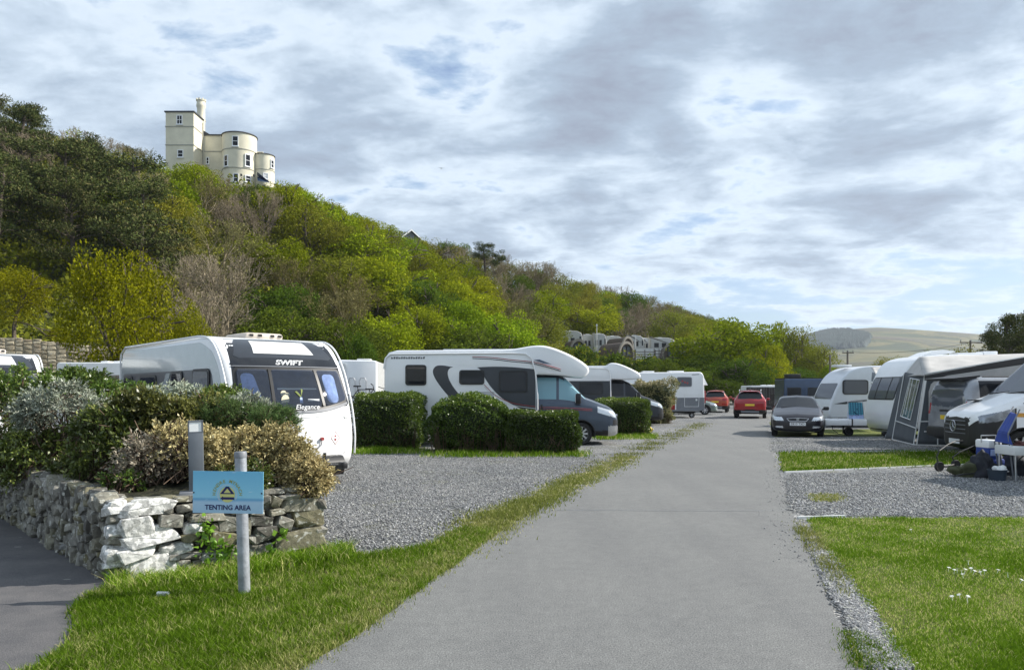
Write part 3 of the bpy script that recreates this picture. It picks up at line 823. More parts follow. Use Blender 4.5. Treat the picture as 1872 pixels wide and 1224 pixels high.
# far moorland hill, in real distance, with its own relief
FH = []; nu, nv = 120, 26
RID = [(900, 640), (1200, 640), (1420, 640), (1484, 614), (1520, 606), (1560, 601), (1600, 598), (1640, 600), (1700, 604), (1800, 611), (1900, 618), (2050, 632), (2300, 650), (2700, 680)]
for i in range(nu + 1):
    px = 900 + 1800 * i / nu
    rp = np.interp(px, [a for a, _ in RID], [b for _, b in RID])
    for j in range(nv + 1):
        t = j / nv; Y = 1150 + 1300 * t
        if t <= .77: s = t / .77; z = (CH + (HY - rp) / FPX * 2150) * (s ** 1.15)
        else: z = (CH + (HY - rp) / FPX * 2150) * (1 - (t - .77) / .23)
        x = (px - CX) / FPX * Y
        if 0.02 < t < .74: z += 5 * math.sin(x * .013 + Y * .004) * math.sin(Y * .011) * min(1, t * 6)
        FH.append((x, Y, z))
FF = np.array([(i * (nv + 1) + j, (i + 1) * (nv + 1) + j, (i + 1) * (nv + 1) + j + 1, i * (nv + 1) + j + 1) for i in range(nu) for j in range(nv)])
fo = mesh('far_hill', FH, FF, M['moor'], smooth='all'); fo['kind'] = 'structure'


def far_z(px, py):      # point on the far hill seen along (px,py)
    rp = np.interp(px, [a for a, _ in RID], [b for _, b in RID])
    for Y in np.linspace(1150, 2150, 400):
        s = (Y - 1150) / 1300 / .77; z = (CH + (HY - rp) / FPX * 2150) * (max(0, s) ** 1.15)
        if z >= CH + (HY - py) / FPX * Y: return Vector(((px - CX) / FPX * Y, Y, z))
    return None


# the dark plantation on the far hill: a rough canopy of many small conifer tips
PLP = [(1470, 612), (1500, 608), (1545, 606), (1575, 611), (1592, 616), (1588, 624), (1578, 632), (1545, 635), (1500, 638), (1465, 645)]
V, F = [], []
rp_ = np.random.default_rng(4)
cnt = 0
while cnt < 5200:
    px, py = rp_.uniform(1462, 1594), rp_.uniform(603, 646)
    if not inpoly(PLP, np.array([px]), np.array([py]))[0]: continue
    p = far_z(px, py)
    if p is None: cnt += 1; continue
    r_, h_ = rp_.uniform(6, 10), rp_.uniform(9, 15); b = len(V)
    for k in range(4):
        a = k * 1.57 + cnt; V.append((p.x + math.cos(a) * r_, p.y + math.sin(a) * r_, p.z - 3))
    V.append((p.x, p.y, p.z + h_)); F += [(b, b + 1, b + 4), (b + 1, b + 2, b + 4), (b + 2, b + 3, b + 4), (b + 3, b, b + 4)]
    cnt += 1
M['plantation'] = paint('conifer_plantation', (0.03, 0.045, 0.04), 0.95, var=0.3, vscale=.02)
tag(mesh('plantation', V, np.array(F), M['plantation']), 'dark blue-green forestry plantation on the far moorland hill', 'forest', None, 'stuff')


# ================================================================ PLANTS
def unit(v): return v / np.maximum(np.linalg.norm(v, axis=1, keepdims=True), 1e-9)


def leafgeo(P, N, size, r, asp=0.5, out=0.6, up=0.0, fold=0.15):
    n = len(P)
    d = unit(r.normal(size=(n, 3)) + N * out * 2 + np.array([0, 0, up]))
    s = unit(np.cross(d, r.normal(size=(n, 3))))
    w = np.cross(d, s)
    L = (size * (0.6 + 0.8 * r.random(n)))[:, None]
    m = P + d * L * .45 + w * L * fold
    V = np.stack([P, m + s * L * asp * .5, P + d * L, m - s * L * asp * .5], 1).reshape(-1, 3)
    F = np.arange(n * 4).reshape(-1, 4)
    return V, F


def clumps(r, centres, rad, n, squash=0.85):
    c = centres[r.integers(0, len(centres), n)]
    N = unit(r.normal(size=(n, 3)))
    k = (0.55 + 0.5 * r.random(n) ** .5)[:, None]
    rr_ = rad if np.isscalar(rad) else rad
    return c + N * k * rr_ * np.array([1, 1, squash]), N


def twigs(segs, r0, r1):           # segs (n,2,3), radii arrays -> three sided prisms
    n = len(segs); d = unit(segs[:, 1] - segs[:, 0]); a = unit(np.cross(d, np.array([.31, .22, .93]))); b = np.cross(d, a)
    V = []
    for p, rad in ((segs[:, 0], r0), (segs[:, 1], r1)):
        for k in range(3):
            t = k * 2.0944; V.append(p + (a * math.cos(t) + b * math.sin(t)) * np.asarray(rad).reshape(-1, 1))
    V = np.stack(V, 1).reshape(-1, 3); i = np.arange(n)[:, None] * 6
    F = np.concatenate([i + np.array([[0, 1, 4, 3]]), i + np.array([[1, 2, 5, 4]]), i + np.array([[2, 0, 3, 5]])])
    return V, F


def branching(r, p, d, L, rad, depth, kids=(2, 4), spread=.5, up=.15, shrink=.72, segs=None, rads=None, tips=None, bend=.12):
    if segs is None: segs, rads, tips = [], [], []
    q = p; k = 3
    dd = d
    for i in range(k):
        dd = dd + r.normal(size=3) * bend; dd = dd / np.linalg.norm(dd); e = q + dd * L / k
        ra = rad * (1 - .3 * i / k); rb = rad * (1 - .3 * (i + 1) / k)
        segs.append((q, e)); rads.append((ra, rb)); q = e
        if depth > 0 and i < k - 1 and r.random() < .6:
            nd = dd + r.normal(size=3) * spread + np.array([0, 0, up]); nd /= np.linalg.norm(nd)
            branching(r, q, nd, L * shrink * .8, rb * .5, depth - 1, kids, spread, up, shrink, segs, rads, tips, bend)
    if depth == 0: tips.append(q)
    else:
        for _ in range(r.integers(*kids)):
            nd = dd + r.normal(size=3) * spread + np.array([0, 0, up]); nd /= np.linalg.norm(nd)
            branching(r, q, nd, L * shrink, rad * .62, depth - 1, kids, spread, up, shrink, segs, rads, tips, bend)
    return segs, rads, tips


def make_tree(kind, seed):
    """returns (root object, height): a tree with trunk and crown as its two parts"""
    r = np.random.default_rng(seed)
    root = empty('tree', (0, 0, -50), 0, 'x', 'tree')
    if kind in ('lime', 'olive', 'midgreen', 'yellowgreen'):
        Hh, Rr = 7.5, 3.2
        segs, rads, tips = branching(r, np.array([0, 0, -.3]), np.array([.05, 0, 1.]), 2.3, .22, 3, (2, 4), .55, .18, .74)
        tips = np.array(tips); tips = tips * np.array([1, 1, 1]); sc = (Hh - .8) / tips[:, 2].max()
        S_ = np.array(segs) * sc; S_[:, :, :2] *= Rr / 3.2; tips = tips * sc
        nc = 46 if kind != 'yellowgreen' else 80
        th = r.random(nc) * 6.28; zz = 1 - r.random(nc) * (1.55 if kind != 'yellowgreen' else 1.95); rxy = np.sqrt(np.clip(1 - np.clip(zz, -1, 1) ** 2, 0.05, 1))
        k = .62 + .33 * r.random(nc)
        cen = np.stack([np.cos(th) * rxy * Rr * k, np.sin(th) * rxy * Rr * k, Hh * .54 + zz * (Hh * .40) * k], 1)
        cen = np.concatenate([cen, tips[r.integers(0, len(tips), 22)]])
        nl = {'lime': 10500, 'midgreen': 10000, 'olive': 7500, 'yellowgreen': 15000}[kind]
        P, N = clumps(r, cen, .85, nl)
        V, F = leafgeo(P, N, {'lime': .205, 'midgreen': .20, 'olive': .17, 'yellowgreen': .15}[kind], r, .6, .4)
        crown = mesh('crown', V, F, M[kind], root, rnd=np.repeat(np.clip(r.random(nl) * .8 + r.normal(size=nl) * .1, 0, 1), 4))
        tv, tf = twigs(S_, np.array(rads)[:, 0] * .9 + .01, np.array(rads)[:, 1] * .9 + .01)
        mesh('trunk', tv, tf, M['bark'], root)
        return root, Hh
    if kind in ('bare', 'brownbud'):
        Hh = 7.5
        S0, R0, T0 = [], [], []
        for s_ in range(3):
            d = np.array([r.normal() * .22, r.normal() * .22, 1.]); d /= np.linalg.norm(d)
            sg, rd, tp = branching(r, np.array([r.normal() * .3, r.normal() * .3, -.3]), d, 2.4, .11, 5, (2, 4), .33, .17, .70, bend=.1)
            S0 += sg; R0 += rd; T0 += tp
        S_ = np.array(S0); Rd = np.array(R0); sc = Hh / np.percentile(S_[:, :, 2], 99.5); S_ = S_ * sc
        big = Rd[:, 0] > .03
        tv, tf = twigs(S_[big], Rd[big, 0] * .9, Rd[big, 1] * .9)
        mesh('trunk', tv, tf, M['twig'], root, rnd=np.full(len(tv), .75))
        sm = ~big; ix = np.where(sm)[0]
        if len(ix) > 9000: ix = r.choice(ix, 9000, replace=False)
        tv, tf = twigs(S_[ix], np.maximum(Rd[ix, 0], .012), np.maximum(Rd[ix, 1] * .7, .009))
        rn = np.repeat(r.random(len(ix)), 6)
        nl = 2600 if kind == 'brownbud' else 700
        tips = np.array(T0) * sc; P = tips[r.integers(0, len(tips), nl)] + r.normal(size=(nl, 3)) * .14
        lv, lf = leafgeo(P, np.zeros((nl, 3)), .15, r, .5)
        # crown: fine twigs plus first buds, one mesh
        V = np.concatenate([tv, lv]); F = np.concatenate([tf, lf + len(tv)])
        mesh('crown', V, F, M['brownbud'] if kind == 'brownbud' else M['twig'], root, rnd=np.concatenate([rn, np.repeat(r.random(nl), 4)]))
        return root, Hh
    if kind == 'pine':
        Hh = 9.0
        mb = MB(); mb.tube((0, 0, -.4), (.1, 0, Hh * .55), .26, .15, 8); mb.tube((.1, 0, Hh * .55), (.25, .1, Hh * .93), .15, .04, 6)
        cen = []
        for k in range(30):
            z = Hh * (.22 + .74 * r.random()); a = r.random() * 6.28; L = (1 - (z / Hh) ** 2.2) * 3.3 * (.6 + .5 * r.random()) + .5
            q = Vector((math.cos(a) * L, math.sin(a) * L, z + .3 * L * r.random()))
            mb.tube((.08, 0, z * .93), q, .06, .02, 5, cap=False)
            for t in (.45, .7, .9, 1.0):
                cen.append([q.x * t + r.normal() * .25, q.y * t + r.normal() * .25, z * (1 - t) + q.z * t + r.normal() * .12])
        P, N = clumps(r, np.array(cen), .62, 9000, .5)
        V, F = leafgeo(P, N, .22, r, .32, .5, up=.4)
        mesh('crown', V, F, M['pine'], root, rnd=np.repeat(r.random(len(P)), 4)); mb.build('trunk', M['bark'], root, 60)
        return root, Hh


PRO = {}
for k_, seeds in (('lime', (1, 2, 3)), ('olive', (4, 5, 6)), ('midgreen', (7, 8)), ('yellowgreen', (9, 10)), ('bare', (11, 12, 13)), ('brownbud', (14, 15)), ('pine', (16, 17, 18))):
    PRO[k_] = [make_tree(k_, s_) for s_ in seeds]
USED = set()
PRNG = random.Random(8)


def plant(kind, loc, h, wide=1.0, label='', cat='tree', group=None, name=None, variant=None):
    i = PRNG.randrange(len(PRO[kind])) if variant is None else variant
    root, Hh = PRO[kind][i]
    if (kind, i) in USED: o = copy_tree(root)
    else: o = root; USED.add((kind, i))
    o.name = name or {'lime': 'broadleaf_tree', 'olive': 'broadleaf_tree', 'midgreen': 'broadleaf_tree', 'yellowgreen': 'broadleaf_tree', 'bare': 'bare_tree', 'brownbud': 'budding_tree', 'pine': 'pine_tree'}[kind]
    s = h / Hh; o.scale = (s * wide, s * wide, s); o.location = loc
    o.rotation_euler = (PRNG.uniform(-.06, .06), PRNG.uniform(0, .12), PRNG.random() * 6.28)
    if 'group' in o: del o['group']
    tag(o, label, cat, group)
    return o


SKY = [(-300, 110), (0, 152), (30, 160), (60, 205), (80, 232), (140, 238), (160, 252), (190, 242), (230, 255), (270, 285), (300, 292), (340, 292), (400, 312), (430, 336), (495, 338), (515, 326), (545, 338), (600, 366), (640, 384), (700, 408),
       (740, 430), (800, 434), (860, 458), (930, 466), (1000, 488), (1100, 512), (1200, 545), (1270, 570), (1350, 592), (1400, 625), (1460, 660), (1540, 690)]
DESC = {'lime': 'bright lime-green tree', 'olive': 'olive-green tree', 'midgreen': 'dense mid-green tree', 'yellowgreen': 'yellow-green tree', 'bare': 'leafless grey-brown tree', 'brownbud': 'brownish budding tree', 'pine': 'dark evergreen pine'}


def species(px, py, r):
    # which kinds stand where on the wooded slope
    w = {'lime': 1.1, 'olive': 1.6, 'midgreen': .6, 'bare': .45, 'brownbud': .7, 'pine': .0}
    if px < 330 and py < 480: w = {'lime': .25, 'olive': .5, 'midgreen': .2, 'bare': .5, 'brownbud': .6, 'pine': 1.7}
    if 90 < px < 330 and py < 300: w = {'lime': 1.0, 'olive': .7, 'bare': .7, 'brownbud': .3, 'pine': .2}
    if px < 90: w = {'pine': 2., 'brownbud': .2, 'bare': .15}
    if 310 < px < 500 and py > 350: w = {'bare': 2.4, 'brownbud': 1.4, 'olive': .3, 'midgreen': .1}
    if 290 < px < 440 and py < 350: w = {'lime': 2., 'olive': .6}
    if 440 < px < 560 and 500 < py: w = {'midgreen': 2., 'olive': .5, 'brownbud': .3}
    if 500 < px < 600 and py < 400: w = {'lime': 2., 'bare': .3}
    if 590 < px < 720 and 380 < py < 480: w = {'lime': 2., 'olive': .4}
    if 680 < px < 870 and 480 < py: w = {'lime': 1.6, 'olive': .8, 'midgreen': .4}
    if 600 < px < 700 and 560 < py: w = {'midgreen': 1.2, 'brownbud': .8}
    if 780 < px < 960 and py < 560: w['bare'] = 1.3
    if 1060 < px < 1260: w['bare'] = 1.2; w['midgreen'] = .7
    if px > 1270: w = {'lime': 2., 'midgreen': .5, 'olive': .8}
    k = list(w); p = np.array([w[q] for q in k]); return k[int(r.choice(len(k), p=p / p.sum()))]


def place_word(px):
    for lim, s_ in ((110, 'at the picture left edge'), (290, 'left of the cream house'), (510, 'below the cream house'), (700, 'right of the cream house'), (850, 'above the white motorhome'),
                    (1020, 'left of the timber pods'), (1290, 'behind the timber pods'), (2000, 'at the right end of the slope')):
        if px < lim: return s_


def hill_trees():
    r = np.random.default_rng(77); pts = []
    tries = 0
    while len(pts) < 285 and tries < 60000:
        tries += 1
        px = r.uniform(-90, 1500); K = hill_foot(px); t = r.random() ** 1.0
        Y = K[0] + 1.5 + (K[3] + 9 - K[0]) * t
        if 1000 < px < 1300 and Y < 131: continue
        if 290 < px < 520 and Y > 99: continue
        x = (px - CX) / FPX * Y; sp_ = 3.6 + Y * .012
        if Y < 62 and px < 335: continue
        if any((x - a) ** 2 + (Y - b) ** 2 < sp_ ** 2 for a, b, *_ in pts): continue
        z = hill_z(px, Y); pts.append((x, Y, z, px))
    for x, Y, z, px in pts:
        h = r.uniform(6.0, 9.0); py = HY - (z + h * .6 - CH) / Y * FPX
        kind = species(px, py, r)
        if kind == 'pine': h = r.uniform(8, 11)
        top = np.interp(px, [a for a, _ in SKY], [b for _, b in SKY]) + r.normal() * 3
        zt = CH + (HY - top) / FPX * Y
        if z + h > zt: h = zt - z
        if h < 2.2: continue
        K = hill_foot(px); t = (Y - K[0]) / (K[3] - K[0])
        band = 'at the foot' if t < .3 else ('midway up' if t < .75 else 'on the crest')
        lab = f"{DESC[kind]} {band} {place_word(px)}".replace('midway up at', 'midway up, at')
        plant(kind, (x, Y, z - .25), h, r.uniform(1.0, 1.25) * (1.25 if h < 5 else 1), lab, 'tree', lab)
    print('hill trees', len(pts))


hill_trees()
# undergrowth of the slope: shrubs nobody could count
r = np.random.default_rng(5); P = []
for _ in range(75000):
    px = r.uniform(-100, 1500); K = hill_foot(px); Y = K[0] + (K[3] + 3 - K[0]) * r.random()
    if 1035 < px < 1300 and 104 < Y < 130: continue
    if 290 < px < 520 and Y > 103: continue
    x = (px - CX) / FPX * Y; P.append((x, Y, hill_z(px, Y) + r.random() ** 1.5 * 2.0 * (1 + .7 * math.sin(x * .8) * math.sin(Y * .7))))
P = np.array(P); nz = vnoise(P[:, 0], P[:, 1], .35, 3)
V, F = leafgeo(P, np.tile([0, -.5, .6], (len(P), 1)), .42, r, .6, .3)
tag(mesh('undergrowth', V, F, M['olive'], rnd=np.repeat(np.clip(.45 + .35 * nz + r.normal(size=len(P)) * .15, 0, 1), 4)), 'tangled olive undergrowth between the trees of the slope', 'undergrowth', None, 'stuff')

# trees by name: those that stand out in the photo
at_ground = lambda px, Y, z=0: ((px - CX) / FPX * Y, Y, z)
def tree_to(kind, px, pytop, Y, wpx, label, base=0.0, variant=None, name=None):
    x, _, _ = at_ground(px, Y); zt = CH + (HY - pytop) / FPX * Y; h = zt - base
    base_w = {'pine': 6.4, 'bare': 5.5, 'brownbud': 5.5}.get(kind, 7.2); Hh = {'pine': 9.0}.get(kind, 7.5)
    wide = (wpx / FPX * Y) / (base_w * h / Hh)
    return plant(kind, (x, Y, base - .1), h, wide, label, 'tree', None, name, variant)


tree_to('yellowgreen', 212, 432, 39, 215, 'large yellow-green tree in front of the rubble wall behind the white static caravan', variant=0)
tree_to('yellowgreen', 25, 478, 47, 150, 'yellow tree hanging over the rubble retaining wall at the left edge', base=5.2, variant=1)
tree_to('yellowgreen', 345, 545, 46, 95, 'low yellow-green tree just right of the large yellow-green one', variant=1)
tree_to('midgreen', 655, 600, 52, 80, 'small mid-green tree between the white caravan and the motorhome with swoosh')
tree_to('lime', 1345, 576, 96, 190, 'broad lime-green tree beside the end of the road below the pods', variant=0)
tree_to('midgreen', 1295, 640, 92, 120, 'dark leafy tree left of the broad lime-green tree at the road end', variant=0)
tree_to('lime', 1410, 625, 92, 90, 'rounded lime-green tree above the dark board fence', variant=1)
tree_to('midgreen', 1365, 650, 88, 110, 'leafy mid-green tree behind the red car at the end of the road', variant=1)
tree_to('lime', 1425, 582, 118, 75, 'tall windblown green tree standing out against the sky at the right end of the slope', variant=2)
tree_to('olive', 1462, 590, 116, 100, 'thinly leaved olive tree right of the tall windblown green tree', variant=0)
tree_to('olive', 1497, 624, 112, 90, 'olive tree sloping down behind the navy campervan', variant=0)
tree_to('lime', 1518, 662, 108, 50, 'small lime-green tree by the first telegraph pole', variant=1)
tree_to('midgreen', 1460, 668, 104, 80, 'low bushy tree directly behind the navy campervan', variant=0)
tree_to('olive', 1618, 646, 95, 72, 'low olive bush on the skyline between the two telegraph poles', variant=1)
tree_to('olive', 1762, 620, 80, 110, 'olive bush behind the second telegraph pole', variant=2)
tree_to('olive', 1715, 634, 84, 60, 'thin olive bush left of the second telegraph pole', variant=1)
tree_to('pine', 1852, 566, 60, 105, 'dark conifer at the right edge of the picture', variant=0)
tree_to('pine', 1895, 555, 58, 100, 'dark conifer cut off by the right edge of the picture', variant=1)
tree_to('pine', 1818, 588, 61, 60, 'shorter dark conifer at the left of the dark conifers on the right', variant=2)
tree_to('pine', 1872, 578, 57, 110, 'dense low conifer between the two tall dark conifers at the right edge', variant=2)
tree_to('pine', 1838, 605, 56, 80, 'squat dark conifer in front of the tall ones on the right', variant=1)
for i_, (px, py, Y, w_) in enumerate(((1215, 655, 90, 95), (1265, 668, 88, 90), (1325, 690, 84, 85))):
    tree_to('midgreen', px, py, Y, w_, ['leafy tree at the right end of the terrace hedge', 'leafy tree between the terrace hedge and the white motorhome with a picture window', 'low leafy tree behind the orange car'][i_])


# lone wind-shaped pine on the crest: bare stem, flat layered crown
def lone_pine():
    r = np.random.default_rng(9); b = at(888, 503, 118); top = at(884, 446, 118)
    o = empty('pine_tree', (b.x, b.y, b.z - 1), 0, 'lone flat-topped pine with a bare stem standing on the crest of the slope', 'tree')
    H_ = top.z - b.z + 1; mb = MB(); mb.tube((0, 0, -1), (-.2, 0, H_ * .6), .22, .15, 8); mb.tube((-.2, 0, H_ * .6), (-.5, 0, H_ * .93), .15, .05, 6)
    cen = []
    for x, z, w in ((-.9, .93, 1.3), (.2, .82, 2.2), (-1.4, .74, 1.0), (1.6, .70, 1.4), (2.4, .62, .6), (-.2, .66, 1.2), (.6, .95, .8), (1.5, .5, .6)):
        mb.tube((-.2, 0, H_ * (z - .16)), (x, 0, H_ * z), .06, .02, 5)
        for _ in range(12): cen.append((x + r.normal() * w * .45, r.normal() * .9, H_ * z + r.normal() * .12))
    P, N = clumps(r, np.array(cen), .45, 7000, .4); V, F = leafgeo(P, N, .2, r, .3, .4)
    mesh('crown', V, F, M['pine'], o, rnd=np.repeat(r.random(7000), 4)); mb.build('trunk', M['bark'], o, 60)


lone_pine()


# ---------------------------------------------------------------- hedges
def hedge(px0, px1, pytop, pybot, depth, label, name='hedge', mat='hedge', leaf=.055, n=22000, rz=0.0, rnd_=.22, crop=0.9, seed=0, humps=0.0, Yadd=0.0):
    r = np.random.default_rng(seed + 100)
    Y = CH * FPX / (pybot - HY) + Yadd; x0 = (px0 - CX) / FPX * Y; x1 = (px1 - CX) / FPX * Y; H_ = CH + (HY - pytop) / FPX * Y
    w, d = (x1 - x0) / 2, depth / 2
    o = empty(name, ((x0 + x1) / 2, Y + d, 0), rz, label, 'hedge' if 'hedge' in name else 'bush')

    def surf(u, v):     # superellipsoid-like block; u,v arrays give directions
        D = unit(np.stack([u, v[:, 0], v[:, 1]], 1))
        e = crop; k = (np.abs(D[:, 0]) ** (2 / (1 - e * .8)) + np.abs(D[:, 1]) ** (2 / (1 - e * .8)) + np.abs(D[:, 2]) ** (2 / (1 - e * .8))) ** (-(1 - e * .8) / 2)
        return D, k
    D = unit(r.normal(size=(n, 3)) / np.array([1 / w, 1 / d, 2 / H_])); D = unit(r.uniform(-1, 1, size=(n, 3)))
    pw = 2 + crop * 8
    k = (np.abs(D) ** pw).sum(1) ** (-1 / pw)
    B = D * k[:, None]
    lump = 1 + rnd_ * .35 * vnoise(B[:, 0] * w * 2 + B[:, 2] * 3, B[:, 1] * d * 2 + B[:, 2] * H_, 2.2, seed)
    P = B * np.array([w, d, H_ / 2]) * lump[:, None] * (1 - .16 * r.random(n) ** 1.5)[:, None]; P[:, 2] += H_ / 2
    if humps: P[:, 2] *= 1 - humps * (np.abs(P[:, 0]) / w) ** 2
    P[:, 2] = np.maximum(P[:, 2], .02)
    N = unit(B)
    V, F = leafgeo(P, N, leaf, r, .6, .5)
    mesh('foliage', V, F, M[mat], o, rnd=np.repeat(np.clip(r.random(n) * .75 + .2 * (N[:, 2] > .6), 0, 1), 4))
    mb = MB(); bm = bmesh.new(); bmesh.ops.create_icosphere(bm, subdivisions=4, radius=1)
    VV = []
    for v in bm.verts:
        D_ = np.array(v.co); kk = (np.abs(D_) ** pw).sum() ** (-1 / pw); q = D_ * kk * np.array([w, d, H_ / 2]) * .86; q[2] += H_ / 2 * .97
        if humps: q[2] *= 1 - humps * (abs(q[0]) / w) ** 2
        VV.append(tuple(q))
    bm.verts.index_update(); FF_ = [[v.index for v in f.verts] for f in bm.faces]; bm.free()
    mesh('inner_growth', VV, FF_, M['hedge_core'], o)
    # stems showing at the foot
    sg = []
    for _ in range(60):
        a = r.uniform(-w * .9, w * .9); sg.append(((a, -d * .8, 0), (a + r.normal() * .12, -d * .95, r.uniform(.2, .5) * H_)))
    tv, tf = twigs(np.array(sg), np.full(60, .012), np.full(60, .006)); mesh('stems', tv, tf, M['twig_dark'], o, rnd=np.full(len(tv), .5))
    return o


hedge(640, 762, 719, 824, 2.6, 'dark clipped hedge block just right of the white caravan front', seed=1, crop=.8)
hedge(775, 948, 719, 830, 1.8, 'large rounded green bush in front of the motorhome with the grey swoosh', name='rounded_bush', seed=2, crop=.12, n=28000, rnd_=.5, humps=.26)
hedge(925, 1062, 753, 832, 1.4, 'low clipped hedge in front of the cab of the motorhome with swoosh', seed=3, crop=.8)
hedge(1100, 1192, 729, 797, 2.4, 'clipped hedge block in front of the second motorhome', seed=4, crop=.75)
hedge(1162, 1234, 697, 782, 2.2, 'tall variegated cream and green shrub between the two rear motorhomes', name='variegated_shrub', mat='s_varieg', seed=5, crop=.4, leaf=.09, n=16000, rnd_=.6, Yadd=4.2)
hedge(100, 205, 672, 760, 2.6, 'low rounded yellow-green hedge top above the board fence', seed=6, crop=.2, leaf=.07, n=12000, Yadd=-22)
# terrace bank below the pods, clad in one long hedge
def terrace_hedge():
    r = np.random.default_rng(33); n = 30000
    px = r.uniform(1030, 1285, n); t = r.random(n)
    o = empty('terrace_hedge', tuple(at(1150, 713, 100)), 0, 'long dark hedge covering the bank under the timber pods', 'hedge')
    P = []
    for a, b in zip(px, t):
        top = np.interp(a, [1030, 1060, 1100, 1130, 1180, 1230, 1265, 1290], [634, 640, 652, 656, 662, 656, 655, 662]) + 5 * math.sin(a * .11)
        Y = 100 + 5 * b + 1.5 * math.sin(a * .3); py = top + (712 - top) * (1 - b) ** 1.2
        q = at(a, py, Y); P.append(q - Vector(o.location))
    P = np.array(P) + r.normal(size=(n, 3)) * .25
    V, F = leafgeo(P, np.tile([0, -.7, .5], (n, 1)), .34, r, .55, .4)
    mesh('foliage', V, F, M['midgreen'], o, rnd=np.repeat(r.random(n) * .6, 4))
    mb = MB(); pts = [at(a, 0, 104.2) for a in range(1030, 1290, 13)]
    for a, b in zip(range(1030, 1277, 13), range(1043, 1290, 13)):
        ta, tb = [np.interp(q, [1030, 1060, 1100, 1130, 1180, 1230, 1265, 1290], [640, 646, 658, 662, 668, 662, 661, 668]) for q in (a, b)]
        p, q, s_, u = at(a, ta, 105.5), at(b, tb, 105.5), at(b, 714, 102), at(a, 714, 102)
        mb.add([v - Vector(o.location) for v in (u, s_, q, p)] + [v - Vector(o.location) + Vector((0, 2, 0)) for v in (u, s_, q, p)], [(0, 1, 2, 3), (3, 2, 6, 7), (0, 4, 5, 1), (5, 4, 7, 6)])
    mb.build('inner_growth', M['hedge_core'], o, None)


terrace_hedge()
# ================================================================ STONE WALL AND PLANTER
WA = np.array(g(205, 1066)); WB = np.array(g(592, 1014)); WE = (WB - WA) / np.linalg.norm(WB - WA); WL = float(np.linalg.norm(WB - WA))
WN = np.array([WE[1], -WE[0]])          # outward normal of the end face
WD = np.array([-0.69, 0.724]); WH = 0.70


def wallpt(px, py):
    k = (px - CX) / FPX; u = (k * WA[1] - WA[0]) / (WE[0] - k * WE[1]); Y = WA[1] + u * WE[1]
    return u, CH + (HY - py) / FPX * Y


def rock(bm_out, c, ex, ez, en, hw, hh, dep, ang, r, rough=.16, blocky=.45):
    """one angular field stone: hull of jittered points on a block, then cut finer and roughened"""
    bm = bmesh.new(); n = 22
    for sx in (-1, 1):
        for sy in (-1, 1):
            for sz in (-1, 1): bm.verts.new((sx * r.uniform(.62, 1.02), sy * r.uniform(.6, 1.0), sz * r.uniform(.50, 1.0)))
    for i in range(10):
        d = r.normal(size=3); d /= np.linalg.norm(d); k = (np.abs(d) ** 6).sum() ** (-1 / 6); bm.verts.new(tuple(d * k * r.uniform(.86, 1.04)))
    bmesh.ops.convex_hull(bm, input=bm.verts[:])
    for v in [v for v in bm.verts if not v.link_faces]: bm.verts.remove(v)
    bmesh.ops.bevel(bm, geom=bm.edges[:], offset=.05, segments=1, affect='EDGES')
    bmesh.ops.triangulate(bm, faces=bm.faces)
    if hw > .07:
        bmesh.ops.subdivide_edges(bm, edges=[e for e in bm.edges if e.calc_length() > .3], cuts=1, use_grid_fill=True)
        bmesh.ops.triangulate(bm, faces=bm.faces)
        for v in bm.verts:
            v.co += v.co.normalized() * float(r.normal()) * .02
    ca, sa = math.cos(ang), math.sin(ang); rv = r.random()
    b = len(bm_out[0])
    for v in bm.verts:
        x, y, z = v.co.x * hw, v.co.y * dep, v.co.z * hh
        x, z = x * ca - z * sa, x * sa + z * ca
        bm_out[0].append((c[0] + ex[0] * x + en[0] * y, c[1] + ex[1] * x + en[1] * y, c[2] + z))
    bm.verts.index_update()
    for f in bm.faces: bm_out[1].append([v.index + b for v in f.verts])
    bm_out[2].extend([rv] * len(bm.verts)); bm.free()


